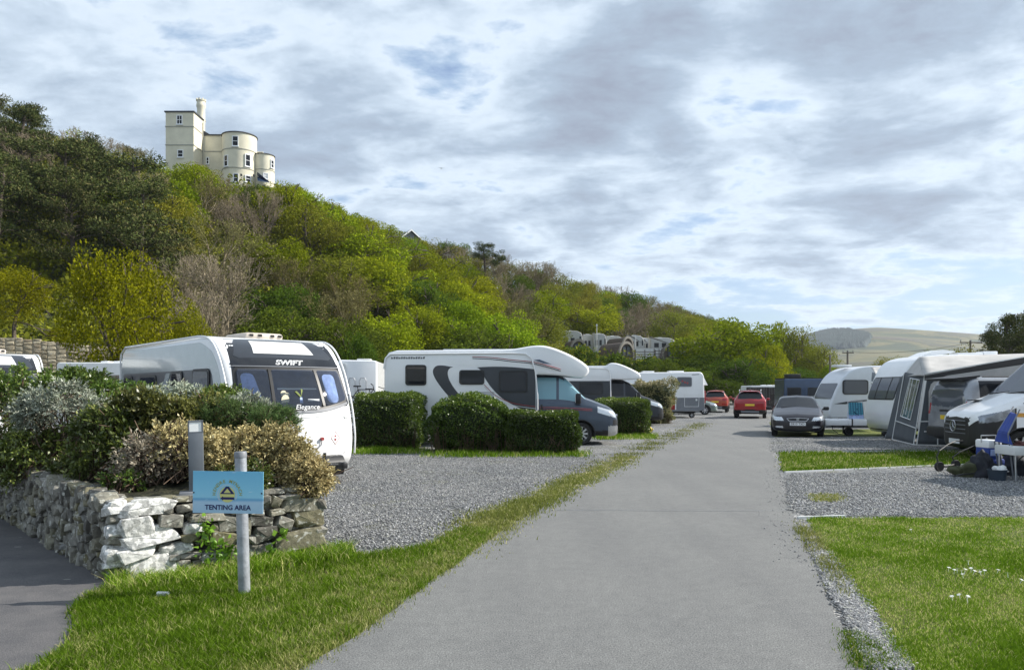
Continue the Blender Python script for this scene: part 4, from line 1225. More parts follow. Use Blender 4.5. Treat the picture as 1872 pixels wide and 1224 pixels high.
wall = empty('dry_stone_wall', (WA[0], WA[1], 0), 0, 'low dry stone wall with whitewashed corner stones holding the raised shrub bed', 'wall')
WO = Vector((WA[0], WA[1], 0))
STN = [(765, 300, 158, 40, 0, 1), (705, 402, 100, 52, -4, 1), (775, 468, 158, 42, -8, 1), (712, 542, 104, 38, -8, 1), (780, 612, 150, 66, -9, 1), (800, 680, 122, 26, -4, 0),
       (895, 367, 72, 38, 4, 0), (968, 306, 58, 22, 0, 0), (1075, 352, 96, 24, 2, 0), (1005, 412, 58, 32, 0, 1), (985, 460, 55, 22, 0, 0), (915, 516, 102, 36, -4, 1), (982, 552, 62, 20, 4, 0),
       (945, 605, 46, 36, 8, 0), (1018, 600, 26, 28, 0, 0), (1055, 655, 115, 40, 0, 0), (1150, 462, 78, 48, 12, 0), (1188, 388, 58, 48, 0, 0), (1105, 578, 78, 48, 0, 1), (1282, 556, 98, 66, 4, 0),
       (1350, 372, 72, 32, 4, 0), (1370, 440, 66, 46, -8, 0), (1468, 382, 52, 38, 20, 0), (1562, 288, 98, 36, 3, 0), (1435, 276, 30, 32, 20, 0), (1430, 326, 50, 20, 0, 0), (1600, 358, 92, 46, -2, 0),
       (1550, 462, 138, 56, -5, 0), (1600, 572, 80, 42, -4, 0), (1438, 588, 74, 68, 0, 0), (1650, 506, 42, 30, 10, 0), (1200, 662, 48, 30, 0, 0), (1312, 648, 48, 26, 0, 0), (1520, 522, 34, 22, 0, 0),
       (1262, 400, 36, 50, 4, 0), (1386, 512, 26, 30, 0, 0), (1120, 402, 26, 22, 0, 0), (838, 412, 52, 24, 0, 1), (1250, 318, 60, 22, 0, 0), (1370, 262, 28, 22, 0, 0), (1330, 330, 40, 22, 0, 0),
       (1075, 285, 60, 26, 0, 0), (1165, 290, 48, 26, 0, 0), (940, 262, 40, 14, 0, 0), (1300, 470, 24, 26, 0, 0), (1220, 610, 30, 26, 0, 0), (1530, 620, 32, 26, 0, 0), (900, 560, 30, 16, 0, 0), (870, 320, 32, 20, 0, 0),
       (1655, 430, 34, 30, 0, 0), (1660, 290, 30, 28, 0, 0), (1500, 250, 60, 14, 0, 0), (1640, 610, 40, 26, 0, 0), (660, 345, 60, 14, 0, 1)]
A_, B_ = ([], [], []), ([], [], [])
r = np.random.default_rng(12)
for zx, zy, hx, hy, ang, wh in STN:
    px, py = zx / 2.836, 820 + zy / 2.836
    u, z = wallpt(px, py); Yd = WA[1] + u * WE[1]; m = Yd / FPX / 2.836; mx_ = m / (WE[0] - (px - CX) / FPX * WE[1]) * 1.0
    c = (u * WE[0] - WN[0] * .07, u * WE[1] - WN[1] * .07, max(z, .02))
    rock(B_ if wh else A_, c, WE, None, WN, hx * mx_ * 1.02, hy * m * 1.04, .12 + .03 * r.random(), -R(ang) * -1 if False else R(-ang), r)
# small fill stones between the big ones
for _ in range(110):
    u, z = r.uniform(.05, WL - .03), r.uniform(.03, WH - .05)
    rock(A_, (u * WE[0] - WN[0] * .11, u * WE[1] - WN[1] * .11, z), WE, None, WN, r.uniform(.03, .06), r.uniform(.02, .045), .08, r.uniform(-.5, .5), r)
# long side towards the path: smaller, mostly upright stones
NL = np.array([-WD[1], WD[0]]); NL = NL if NL[0] < 0 else -NL
s = -.02
while s < 11.5:
    w_ = r.uniform(.07, .2); z = 0.0
    while z < WH - .02:
        h_ = r.uniform(.05, .15); w2 = w_ * r.uniform(.6, 1.2)
        wh = s < .12 and r.random() < .6
        c = (WD[0] * (s + w_ / 2) - NL[0] * .05 + r.normal() * .012, WD[1] * (s + w_ / 2) - NL[1] * .05, min(z + h_ / 2, WH - .03))
        rock(B_ if wh else A_, c, WD, None, NL, w2 * .56, h_ * .60, r.uniform(.08, .13), r.uniform(-.6, .6), r)
        z += h_
    s += w_
# far side and back (seen only from other positions)
s = .1
while s < 11.5:
    w_ = r.uniform(.25, .4); z = 0
    while z < WH - .06:
        h_ = r.uniform(.12, .2)
        rock(A_, (WB[0] - WA[0] + WD[0] * (s + w_ / 2) + NL[0] * .05, WB[1] - WA[1] + WD[1] * (s + w_ / 2) + NL[1] * .05, z + h_ / 2), WD, None, NL, w_ * .56, h_ * .58, .1, r.uniform(-.2, .2), r); z += h_
    s += w_
# rough coping stones along the top edges
for s in np.arange(.03, WL, .11):
    rock(A_, (WE[0] * s - WN[0] * .13, WE[1] * s - WN[1] * .13, WH - .03), WE, None, WN, .07, .03, .12, r.uniform(-.1, .1), r)
for s in np.arange(.1, 11.5, .13):
    rock(A_, (WD[0] * s - NL[0] * .10, WD[1] * s - NL[1] * .10, WH - .02 + r.normal() * .012), WD, None, NL, .08, .04, .11, r.uniform(-.4, .4), r)
mesh('stones', A_[0], A_[1], M['stone'], wall, 25, rnd=None)
for nm, dat, mt in (('whitewashed_stones', B_, M['whitestone']),):
    mesh(nm, dat[0], dat[1], mt, wall, 25)
for ob in wall.children:
    dd = A_ if ob.name.startswith('stones') else B_
    a = ob.data.attributes.new('rnd', 'FLOAT', 'POINT')
    if len(a.data) == len(dd[2]): a.data.foreach_set('value', np.array(dd[2], dtype=np.float32))
o2 = lambda s, t, i: (WE[0] * s + WD[0] * t, WE[1] * s + WD[1] * t)
mb = MB(); mb.slab([o2(.09, .09, 0), o2(WL - .09, .09, 0), o2(WL - .09, 11.5, 0), o2(.09, 11.5, 0)], -.02, WH - .05)
mb.build('mortar_core', M['mortar'], wall, None)
# planted soil
mb = MB(); n1, n2 = 10, 50; V = []; F = []
for i in range(n1 + 1):
    for j in range(n2 + 1):
        s, t = .12 + (WL - .24) * i / n1, .12 + 11.3 * j / n2; e = min(i, n1 - i) / n1 * 2 * min(1, j / 4)
        p = o2(s, t, 0); V.append((WA[0] + p[0], WA[1] + p[1], WH - .045 + .12 * e + .02 * math.sin(i * 3.1 + j * 1.7)))
F = [(i * (n2 + 1) + j, (i + 1) * (n2 + 1) + j, (i + 1) * (n2 + 1) + j + 1, i * (n2 + 1) + j + 1) for i in range(n1) for j in range(n2)]
mesh('soil_bed', V, F, M['soil'], None, 'all')['kind'] = 'structure'


# ---------------------------------------------------------------- shrubs in the bed
def shrub(px, py, Y, rx, rz, kind, label, n=5200, leaf=.05, asp=.45, seed=0, ry=None, up=.3, name='shrub', stems=70, trail=0.0):
    r = np.random.default_rng(200 + seed); c = at(px, py, Y); a, b = rx / FPX * Y, rz / FPX * Y; dpt = ry or a * .8
    base = max(WH * .9, min(c.z - b * .9, WH + .05))
    o = empty(name, (c.x, c.y, base), 0, label, 'shrub')
    nb = 34; th = r.random(nb) * 6.28; zz = r.uniform(-.75, .95, nb); q = np.sqrt(1 - zz ** 2) * r.uniform(.6, .95, nb)
    cz = c.z - base
    cen = np.stack([np.cos(th) * q * a * .82, np.sin(th) * q * dpt * .8, zz * b * .70 + cz], 1)
    cen = cen[cen[:, 2] > -.35 * (1 if trail else 0) - .02 * 0 - .0]
    if len(cen) < 6: cen = np.abs(cen)
    rad = .26 * min(a, b) + .05
    # sprays: leaves sit along short shoots that leave each clump
    ns = n // 9; ci = r.integers(0, len(cen), ns); N = unit(r.normal(size=(ns, 3)) + (cen[ci] - np.array([0, 0, cz])) / max(a, b) * 1.1 + np.array([0, 0, up]))
    st = cen[ci] + N * rad * (.3 + .5 * r.random((ns, 1))); L = rad * (.45 + .55 * r.random((ns, 1)))
    P = []; NN = []
    for k in range(9):
        t = (k + 1) / 9; P.append(st + N * L * t); NN.append(N)
    P = np.concatenate(P) + r.normal(size=(ns * 9, 3)) * .006; NN = np.concatenate(NN)
    V, F = leafgeo(P, NN, leaf, r, asp, .55, up=.1)
    shade = np.clip(r.random(len(P)) * .8 + np.tile(r.normal(size=ns) * .14, 9), 0, 1)
    mesh('foliage', V, F, M[kind], o, rnd=np.repeat(shade, 4))
    sg = np.stack([st, st + N * L], 1); k = r.random(len(sg)) < .5; sg = sg[k]
    seg2 = []
    for i in range(stems):
        e = cen[r.integers(0, len(cen))]; s0 = np.array([r.normal() * .12 * a, r.normal() * .12, 0.0]); m1 = s0 * .5 + e * .5 + r.normal(size=3) * .06
        seg2 += [(s0, m1), (m1, e), (e, e + r.normal(size=3) * rad * .8)]
    S2 = np.array(seg2); tv, tf = twigs(np.concatenate([sg, S2]), np.concatenate([np.full(len(sg), .0022), np.full(len(S2), .007)]), np.concatenate([np.full(len(sg), .0015), np.full(len(S2), .004)]))
    mesh('stems', tv, tf, M['twig_dark'], o, rnd=np.repeat(r.random(len(tv) // 6), 6))
    return o


SH = [(-10, 800, 9.3, 95, 75, 's_dark', 'dark green shrub at the far left of the raised bed, cut by the picture edge', dict(n=7000, leaf=.045)),
      (120, 752, 9.0, 88, 50, 's_silver', 'large silver-leaved shrub at the left of the raised bed', dict(n=9000, leaf=.045, asp=.35)),
      (45, 705, 11.6, 100, 32, 's_green', 'bright green shrub at the back left of the raised bed', dict(n=9000, leaf=.05)),
      (150, 705, 12.2, 75, 26, 's_green', 'fresh green shrub behind the silver-leaved shrub', dict(n=6000, leaf=.055)),
      (60, 840, 8.9, 80, 50, 's_dark', 'dark glossy shrub below the big silver-leaved shrub', dict(n=6500, leaf=.045)),
      (190, 815, 8.1, 78, 62, 's_dark', 'dark green shrub spilling over the path side of the wall', dict(n=9000, leaf=.045)),
      (262, 775, 8.3, 66, 58, 's_olive', 'dense olive shrub in the middle of the raised bed', dict(n=9000, leaf=.045)),
      (225, 732, 9.9, 70, 27, 's_green', 'low green shrub in front of the board fence', dict(n=6000, leaf=.045)),
      (318, 732, 9.3, 66, 24, 's_silver', 'small silver-leaved shrub under the side windows of the white caravan', dict(n=5500, leaf=.042, asp=.35)),
      (355, 775, 8.4, 80, 50, 's_olive', 'olive-green shrub behind the grey bollard light', dict(n=9500, leaf=.04)),
      (410, 740, 9.0, 52, 26, 's_green', 'green shrub directly below the caravan front window', dict(n=6000, leaf=.04)),
      (452, 760, 8.6, 46, 32, 's_silver', 'grey-green silvery shrub touching the caravan front', dict(n=5500, leaf=.042, asp=.35)),
      (425, 770, 8.3, 66, 34, 's_rose', 'needle-leaved rosemary bush in the middle of the bed', dict(n=9500, leaf=.045, asp=.14, up=1.2)),
      (500, 775, 8.1, 52, 26, 's_rose', 'upright rosemary sprigs in front of the caravan nose', dict(n=6500, leaf=.045, asp=.14, up=1.6)),
      (265, 845, 7.5, 62, 46, 's_greytwig', 'twiggy grey-budded shrub left of the bollard light', dict(n=3200, leaf=.035, stems=150)),
      (335, 825, 7.6, 60, 55, 's_gold', 'sparse golden-brown shrub behind the bollard light', dict(n=4200, leaf=.036, stems=140)),
      (430, 835, 7.7, 68, 48, 's_gold', 'dry golden shrub behind the sign', dict(n=9500, leaf=.036)),
      (505, 835, 7.8, 66, 50, 's_gold', 'dense straw-coloured shrub right of the signpost', dict(n=11000, leaf=.036)),
      (560, 875, 7.6, 42, 42, 's_gold', 'straw-coloured shrub spilling over the right end of the wall', dict(n=7500, leaf=.034)),
      (440, 875, 7.3, 55, 26, 's_dark', 'low dark growth along the wall top behind the sign', dict(n=2600, leaf=.035)),
      (130, 870, 8.5, 60, 28, 's_dark', 'low green growth on the path side edge of the wall', dict(n=3000, leaf=.035)),
      (230, 880, 7.35, 48, 18, 's_green', 'small leafy weeds on the wall top near its white corner', dict(n=1500, leaf=.035))]
for i, (px, py, Y, rx, rz, kd, lab, kw) in enumerate(SH):
    shrub(px, py, Y, rx, rz, kd, lab, seed=i, **kw)


# ivy on the end face
def ivy(px, py, sx, sy, n, label, seed):
    r = np.random.default_rng(seed); u, z = wallpt(px, py); Yd = WA[1] + u * WE[1]; m = Yd / FPX
    o = empty('ivy_plant', (WA[0] + u * WE[0], WA[1] + u * WE[1], z), 0, label, 'ivy')
    P = []
    for _ in range(n):
        a, b = r.normal() * sx * m * .45, r.normal() * sy * m * .45; P.append((WE[0] * a + WN[0] * (.08 + .05 * r.random()), WE[1] * a + WN[1] * (.08 + .05 * r.random()), b))
    P = np.array(P); V, F = leafgeo(P, np.tile([WN[0], WN[1], .3], (n, 1)), .055, r, .95, .35)
    mesh('leaves', V, F, M['ivy'], o, rnd=np.repeat(r.random(n), 4))
    S2 = np.array([((0, 0, -sy * m * .5), tuple(p * .8)) for p in P[:12]]); tv, tf = twigs(S2, np.full(12, .004), np.full(12, .003)); mesh('stems', tv, tf, M['twig_dark'], o, rnd=np.full(len(tv), .4))


ivy(371, 970, 16, 44, 55, 'ivy climbing the wall end just left of the signpost, upper stem', 1)
ivy(404, 1003, 38, 28, 80, 'ivy clump low on the wall end beside the signpost', 2)
ivy(497, 1010, 24, 14, 26, 'small ivy sprig low on the wall right of the signpost', 3)
ivy(511, 972, 12, 12, 14, 'tiny ivy sprig at mid height on the wall right of the signpost', 4)

# ================================================================ SIGNPOST, BOLLARD
px_, py_ = 447, 1090
gx, gy = g(px_, py_)
post = empty('signpost', (gx, gy, 0), 0, 'galvanised round post carrying the blue tenting area sign', 'signpost')
post.rotation_euler = (R(-1.0), R(-2.0), 0)
mb = MB(); mb.lathe([(.046, -.15), (.046, 1.115)], (0, 0, 0), n=28); mb.build('post', M['galv'], post, 60)
mb = MB(); mb.lathe([(.0, 1.162), (.044, 1.160), (.049, 1.153), (.049, 1.112), (.046, 1.110)], (0, 0, 0), n=28); mb.build('cap', M['mid_grey'], post, 50)
sc = at(422.5, 899, gy - .055)
m, nt, n, l, out = newmat('sign_face_print')
b = n.new('ShaderNodeBsdfPrincipled'); b.inputs['Roughness'].default_value = .35
tc = n.new('ShaderNodeTexCoord'); sp = n.new('ShaderNodeSeparateXYZ'); l.new(tc.outputs['Object'], sp.inputs[0])
mr = n.new('ShaderNodeMapRange'); mr.inputs[1].default_value = -.166; mr.inputs[2].default_value = .166; l.new(sp.outputs[2], mr.inputs[0])
cr = n.new('ShaderNodeValToRGB'); e = cr.color_ramp.elements; e[0].position = 0; e[0].color = (.36, .55, .72, 1); e[1].position = 1; e[1].color = (.17, .49, .72, 1)
for p, c in ((.26, (.42, .60, .76, 1)), (.33, (.13, .38, .62, 1)), (.38, (.30, .62, .80, 1)), (.6, (.24, .58, .78, 1))): k = e.new(p); k.color = c
l.new(mr.outputs[0], cr.inputs[0])
mp = n.new('ShaderNodeMapping'); mp.inputs['Scale'].default_value = (9, 1, 55); l.new(tc.outputs['Object'], mp.inputs[0])
t = n.new('ShaderNodeTexNoise'); t.inputs['Scale'].default_value = 1; t.inputs['Detail'].default_value = 4; l.new(mp.outputs[0], t.inputs['Vector'])
r3 = n.new('ShaderNodeValToRGB'); r3.color_ramp.elements[0].position = .66; r3.color_ramp.elements[1].position = .78; l.new(t.outputs['Fac'], r3.inputs[0])
mx = n.new('ShaderNodeMix'); mx.data_type = 'RGBA'; l.new(r3.outputs[0], mx.inputs[0]); l.new(cr.outputs[0], mx.inputs[6]); mx.inputs[7].default_value = (.65, .8, .9, 1)
l.new(mx.outputs[2], b.inputs['Base Color']); l.new(b.outputs[0], out.inputs[0]); M['signface'] = m
SW, SHh = .566, .333
sp_ = sc - Vector((gx, gy, 0))
sgn = mesh('sign_panel', *(lambda q: (q.V, q.F))(MB().box((0, 0, 0), (SW, .006, SHh))), M['signface'], post)
sgn.location = sp_; sgn.rotation_euler = (R(1.0), R(2.0) + R(0.6), R(-2))


def signtext(txt, size, x, z, mat, name, rot=0.0, bold=0.0, space=1.0, parent=sgn, y=-.0045, sx=1.0):
    V, F = text_geo(txt, size, 0, space, .0008, bold)
    T = Matrix.Translation((x, y, z)) @ Matrix.Rotation(rot, 4, 'Y') @ Matrix.Rotation(R(90), 4, 'X')
    mb = MB(); mb.add([Vector((v.x * sx, v.y, v.z)) for v in V], F, T); return mb.build(name, mat, parent, None)


signtext('TENTING AREA', .054, 0, -.122, M['navyprint'], 'lettering', bold=.0012, sx=.98)
k = SW / 129.0        # metres per photo pixel on the sign
cxs, czs = (421.5 - 422.5) * k, -(903 - 899) * k
mb = MB(); mb.lathe([(0, -.0046), (.062, -.0046), (.062, -.0036)], (cxs, 0, czs), 'Y', 40); mb.build('yellow_disc', M['yellowprint'], sgn, None)
mb = MB()
for a in range(-34, 215, 4):
    a0, a1 = R(a), R(a + 4)
    for r0, r1 in ((.072, .075), (.079, .081)):
        mb.add([(cxs + math.cos(q) * w, -.0046, czs + math.sin(q) * w) for q, w in ((a0, r0), (a0, r1), (a1, r1), (a1, r0))], [(0, 1, 2, 3)])
mb.build('ring', M['offwhite'], sgn, None)
word = 'HENDRE MYNACH'; mbs = [MB(), MB()]
span = 190.0; start = 90 + span / 2
for i, ch in enumerate(word):
    if ch == ' ': continue
    a = R(start - span * (i + .5) / len(word)); rr_ = .106
    V, F = text_geo(ch, .036, 0, 1, .0008, .0006)
    T = Matrix.Translation((cxs + math.cos(a) * rr_, -.0045, czs + math.sin(a) * rr_)) @ Matrix.Rotation(-(a - math.pi / 2), 4, 'Y') @ Matrix.Rotation(R(90), 4, 'X')
    mbs[i > 6].add(V, F, T)
for mb in mbs: mb.build('arched_lettering', M['goldprint'], sgn, None)
mb = MB()
tz = czs + .0
for poly in ([(-.012, .064), (.012, .064), (-.030, -.0 + .012), (-.052, .012)], [(-.012, .064), (.012, .064), (.052, .012), (.030, .012)], [(-.055, .004), (.055, .004), (.055, .013), (-.055, .013)],
             [(-.034, -.040), (.056, -.040), (.056, -.020), (-.034, -.020)], [(-.034, -.048), (-.034, -.012), (-.056, -.030)]):
    mb.add([(cxs + x, -.0055, tz + z) for x, z in poly], [tuple(range(len(poly)))])
mb.build('tent_and_arrow', M['navyprint'], sgn, None)
for x in (-.275, .272):
    mb = MB(); mb.tube((x, -.0075, -.005), (x, -.003, -.005), .006, n=10); mb.build('screw', M['black'], sgn, None)

# bollard light
bb = at(360, 904, 7.0)
bol = empty('bollard_light', (bb.x, bb.y, .66), R(-4), 'square grey metal bollard light standing on the stone wall', 'bollard')
bol.rotation_euler = (0, R(-1.0), R(21))
mb = MB(); mb.box((0, 0, .30), (.128, .128, .60), bevel=.004); mb.build('column', M['bollard'], bol, 30)
mb = MB(); mb.box((0, 0, .704), (.128, .128, .010))
for x in (-.058, .058):
    for y in (-.058, .058): mb.box((x, y, .66), (.012, .012, .10))
mb.box((0, 0, .604), (.128, .128, .012)); mb.build('head_frame', M['bollard'], bol, 30)
m, nt, n, l, out = newmat('opal_diffuser'); b = n.new('ShaderNodeBsdfPrincipled'); b.inputs['Base Color'].default_value = (.9, .9, .88, 1); b.inputs['Roughness'].default_value = .3
l.new(b.outputs[0], out.inputs[0]); M['opal'] = m
mb = MB(); mb.box((0, 0, .656), (.118, .118, .098)); mb.build('diffuser', M['opal'], bol, None)
mb = MB(); mb.box((-.08, -.03, .02), (.13, .16, .085), bevel=.004); mb.build('base_block', M['mid_grey'], bol, 30)

# ================================================================ STONE RETAINING WALL (left background), FENCES
def rubble_wall():
    r = np.random.default_rng(6); o = empty('retaining_wall', (-38, 38.6, 0), R(24), 'tall pale rubble stone retaining wall at the foot of the wooded slope on the left', 'wall')
    dat = ([], [], []); L = 26.0; x = -2.0
    mb = MB(); mb.prism([(-3, 0), (L, 0), (L, 3.4), (18, 4.0), (10.6, 4.6), (-3, 5.0)], 0, 1.0); mb.build('mortar_core', paint('pale_mortar', (.33, .29, .21), .95, var=.25, vscale=1.5, bump=.8, bscale=4), o, None)
    while x < L:
        w_ = r.uniform(.25, .6); z = 0; top = np.interp(x, [-2, 10.6, 18, 26], [5.0, 4.6, 4.0, 3.4])
        while z < top:
            h_ = r.uniform(.14, .34); h_ = min(h_, max(.1, top - z)); rock(dat, (x + w_ / 2, .05, z + h_ / 2), (1, 0), None, (0, -1), w_ * .5, h_ * .48, .13, r.uniform(-.15, .15), r); z += h_
        x += w_
    ob = mesh('stones', dat[0], dat[1], M['rubble'], o, 25); a = ob.data.attributes.new('rnd', 'FLOAT', 'POINT'); a.data.foreach_set('value', np.array(dat[2], dtype=np.float32))


rubble_wall()


def board_fence(px0, px1, pyt, Y, label, mat='wood', bw=.14, rail=True, nm='board_fence', zb=0.0):
    a = at(px0, pyt, Y); b = at(px1, pyt, Y); n_ = int((b.x - a.x) / bw); o = empty(nm, (a.x, Y, zb), 0, label, 'fence')
    r = np.random.default_rng(int(px0)); mb = MB()
    for i in range(n_):
        mb.box((i * bw + bw / 2, 0, (a.z - zb) / 2), (bw - .012, .02, a.z - zb - .03 * r.random()))
    mb.build('boards', M[mat], o, None)
    mb = MB(); mb.box(((b.x - a.x) / 2, 0, a.z - zb + .015), (b.x - a.x, .06, .03)); mb.build('capping_rail', M['arch'] if rail else M[mat], o, None)
    for x in np.arange(0, b.x - a.x + .1, 1.8):
        mb = MB(); mb.box((x, .06, (a.z - zb) / 2), (.09, .09, a.z - zb)); mb.build('post', M[mat], o, None)
    return o


board_fence(138, 222, 687, 21.5, 'weathered grey vertical board fence behind the shrubs left of the white caravan')
board_fence(1366, 1436, 708, 66, 'dark brown board fence at the end of the road left of the navy campervan', mat='wood_dark', rail=False)

# telegraph poles
def pole(px, pyb, pyt, Y, arm, label):
    a = at(px, pyb, Y); b = at(px, pyt, Y); o = empty('telegraph_pole', (a.x, Y, 0), 0, label, 'pole')
    mb = MB(); mb.tube((0, 0, -.3), (0, 0, b.z), .16, .11, 10); mb.build('pole', M['wood'], o, 60)
    if arm:
        mb = MB(); mb.box((0, -.12, b.z - .25), (arm, .1, .12)); mb.build('crossarm', M['wood'], o, None)
        for x in (-arm / 2 + .1, 0, arm / 2 - .1):
            mb = MB(); mb.lathe([(.0, .28), (.05, .25), (.07, .15), (.04, .1), (.03, 0)], (x, -.12, b.z - .2), n=8); mb.build('insulator', M['mid_grey'], o, 60)
    return o


pole(1549.5, 672, 641, 92, 1.4, 'telegraph pole with a short crossarm between the campervan and the grey caravan')
pole(1774, 640, 622, 88, 2.6, 'telegraph pole with wide crossarm left of the dark conifers')
pole(1517.5, 700, 648, 100, 0, 'thin plain pole in front of the small lime-green tree')
pw = MB()
a, b = at(1549, 643, 92), at(1774, 626, 88); prev = None
for t in np.linspace(0, 1, 14):
    q = a.lerp(b, t) - Vector((0, 0, 1.0 * 4 * t * (1 - t) * .5)); 
    if prev is not None: pw.tube(prev, q, .018, n=4)
    prev = q
a2 = at(1990, 618, 60); prev = b
for t in np.linspace(0, 1, 10)[1:]:
    q = b.lerp(a2, t) - Vector((0, 0, 1.2 * t * (1 - t))); pw.tube(prev, q, .018, n=4); prev = q
tag(pw.build('overhead_cable', M['black']), 'thin overhead cable strung between the two telegraph poles', 'cable')

# ================================================================ THE CREAM HOUSE
def arcwall(cx, cy, rad, z0, z1, a0, a1, n=36):
    V = []; F = []
    for i in range(n + 1):
        a = R(a0 + (a1 - a0) * i / n); V += [(cx + rad * math.cos(a), cy + rad * math.sin(a), z0), (cx + rad * math.cos(a), cy + rad * math.sin(a), z1)]
    for i in range(n): F.append((2 * i, 2 * i + 2, 2 * i + 3, 2 * i + 1))
    return V, F


def house():
    YB = 108.0; ox, oz = (302.8 - CX) / FPX * YB, 26.0
    H = empty('clifftop_house', (ox, YB, oz), 0, 'cream rendered clifftop house with square tower, round chimney turret and two round bays', 'house')
    zz = lambda py, Y=YB: CH + (HY - py) / FPX * Y - oz
    xx = lambda px, Y=YB: (px - CX) / FPX * Y - ox
    def window(x, y, z, w, h, ang, bars=(1, 1), blind=False):
        T = Matrix.Translation((x, y, z)) @ Matrix.Rotation(ang, 4, 'Z')      # local -Y faces out
        mb = MB()
        for sx in (-1, 1): mb.box((sx * (w / 2 - .05), -.03, 0), (.10, .12, h), M_=T)
        for sz in (-1, 1): mb.box((0, -.03, sz * (h / 2 - .05)), (w - .2, .12, .10), M_=T)
        mb.box((0, -.03, 0), (w - .2, .08, .06), M_=T)
        if bars[0] > 1: mb.box((0, -.045, 0), (.06, .06, h - .2), M_=T)
        mb.box((0, -.07, -h / 2 - .05), (w + .15, .2, .08), M_=T)
        f = mb.build('window', M['white'], H, None)
        mb = MB(); mb.box((0, 0.0, 0), (w - .16, .05, h - .16), M_=T)
        mb.build('pane', M['offwhite'] if blind else M['glass'], f, None)
    # tower
    tw = xx(354); th = zz(205.5)
    mb = MB(); mb.box((tw / 2, 1.9, th / 2), (tw, 3.8, th)); mb.build('tower', M['cream'], H, None)
    mb = MB(); mb.box((tw / 2, 1.9, th + .09), (tw + .3, 4.1, .18)); mb.build('tower_roof', M['darkroof'], H, None)
    for py in (231.5, 265):
        mb = MB(); mb.box((tw / 2, 1.9, zz(py)), (tw + .12, 3.92, .14)); mb.build('string_course', M['cream_band'], H, None)
    window(xx(328.5), -.02, zz(219.3), .85, 1.35, 0, (2, 1)); window(xx(330), -.02, zz(281), .85, 1.1, 0)
    # chimney turret
    cx_, cy_ = xx(366, 111.3), 111.4 - YB + .2
    Yc = 111.3
    mb = MB(); zc = lambda py: zz(py, Yc)
    mb.lathe([(.56, zc(335)), (.56, zc(224)), (.60, zc(222)), (.60, zc(218)), (.56, zc(216)), (.56, zc(197)), (.66, zc(194)), (.66, zc(190)), (.60, zc(189)), (.60, zc(185)), (.70, zc(184)), (.70, zc(182.5)), (.0, zc(182.5))], (cx_, cy_, 0), n=24)
    for k in range(8):
        a = k * math.pi / 4; mb.box((cx_ + .6 * math.cos(a), cy_ + .6 * math.sin(a), zc(181.6)), (.22, .2, .22), a)
    mb.build('chimney_turret', M['cream'], H, 40)
    # middle block
    x0, x1 = xx(372.7, 111.4), xx(409, 111.4); y0 = 111.4 - YB
    zt = zz(248, 111.4)
    mb = MB(); mb.box(((x0 + x1) / 2 - .6, y0 + 2.5, zt / 2), (x1 - x0 + 1.2, 5, zt)); mb.build('middle_block', M['cream'], H, None)
    mb = MB(); mb.box(((x0 + x1) / 2 - .6, y0 + 2.45, zt + .07), (x1 - x0 + 1.3, 5.3, .16))
    mb.prism([(x0 - .3, zt + .1), (x0 + 1.0, zt + .1), (x0 - .3, zt + .9)], y0 - .1, y0 + 2); mb.build('middle_roof', M['darkroof'], H, None)
    mb = MB(); mb.box(((x0 + x1) / 2, y0 + 1, zz(277, 111.4)), (x1 - x0 - .1, 2.1, .14)); mb.build('string_course', M['cream_band'], H, None)
    window(xx(379.3, 111.3), y0 - .03, zz(293.5, 111.3), .45, 1.05, 0)
    for px, yy, z0_, z1_ in ((371.5, 111.2, 300, 225), (407.5, 111.2, 330, 249)):
        xd = xx(px, yy); MB().tube((xd, yy - YB - .1, zz(z0_ + 30, yy)), (xd, yy - YB - .1, zz(z1_, yy)), .07, n=8).build('downpipe', M['cream_band'], H, 60)
    # large round bay
    rc = 2.42; bx, by = xx(438, 111.2), 111.2 - YB; z1 = zz(243, 109.2)
    mb = MB(); V, F = arcwall(bx, by, rc, 0, z1, 0, 360, 64); mb.add(V, F); mb.build('large_round_bay', M['cream'], H, 60)
    mb = MB(); mb.lathe([(.0, z1 + .45), (1.2, z1 + .40), (rc + .12, z1 + .12), (rc + .14, z1), (rc - .05, z1 - .01)], (bx, by, 0), n=64); mb.build('bay_roof', M['darkroof'], H, 50)
    for py in (271.5, 306.5):
        zc_ = zz(py, 109); mb = MB(); mb.lathe([(rc, zc_ - .07), (rc + .06, zc_ - .06), (rc + .06, zc_ + .06), (rc, zc_ + .07)], (bx, by, 0), n=64); mb.build('string_course', M['cream_band'], H, 50)
    def on_round(px, py, cx, cy, rad, w, h, blind=False):
        # place a window on the visible side of a cylinder so that its centre lies along this line of sight
        k = (px - CX) / FPX; best = None
        for a in range(180, 361):
            X = ox + cx + rad * math.cos(R(a)); Y = YB + cy + rad * math.sin(R(a)); e = abs(X / Y - k)
            if best is None or e < best[0]: best = (e, a, X, Y)
        _, a, X, Y = best
        window(X - ox - .03 * math.cos(R(a)) * 0, Y - YB, CH + (HY - py) / FPX * Y - oz, w, h, R(a + 90), (1, 1), blind)
    on_round(430, 258, bx, by, rc, .88, 1.5); on_round(413.5, 294, bx, by, rc, .8, 1.65); on_round(453, 293.5, bx, by, rc, .85, 1.8, False)
    on_round(431.5, 325, bx, by, rc, .75, 1.3); on_round(453.5, 327, bx, by, rc, .9, 1.0)
    # link and small round bay
    x2, x3 = xx(466, 112), xx(480, 112)
    zl = zz(277, 112)
    mb = MB(); mb.box(((x2 + x3) / 2 - .5, 112 - YB + 1.6, zl / 2), (x3 - x2 + 1.0, 3, zl)); mb.build('link_wall', M['cream'], H, None)
    rb = 1.5; bx2, by2 = xx(482.5, 112.2), 112.2 - YB; z2 = zz(281, 110.8)
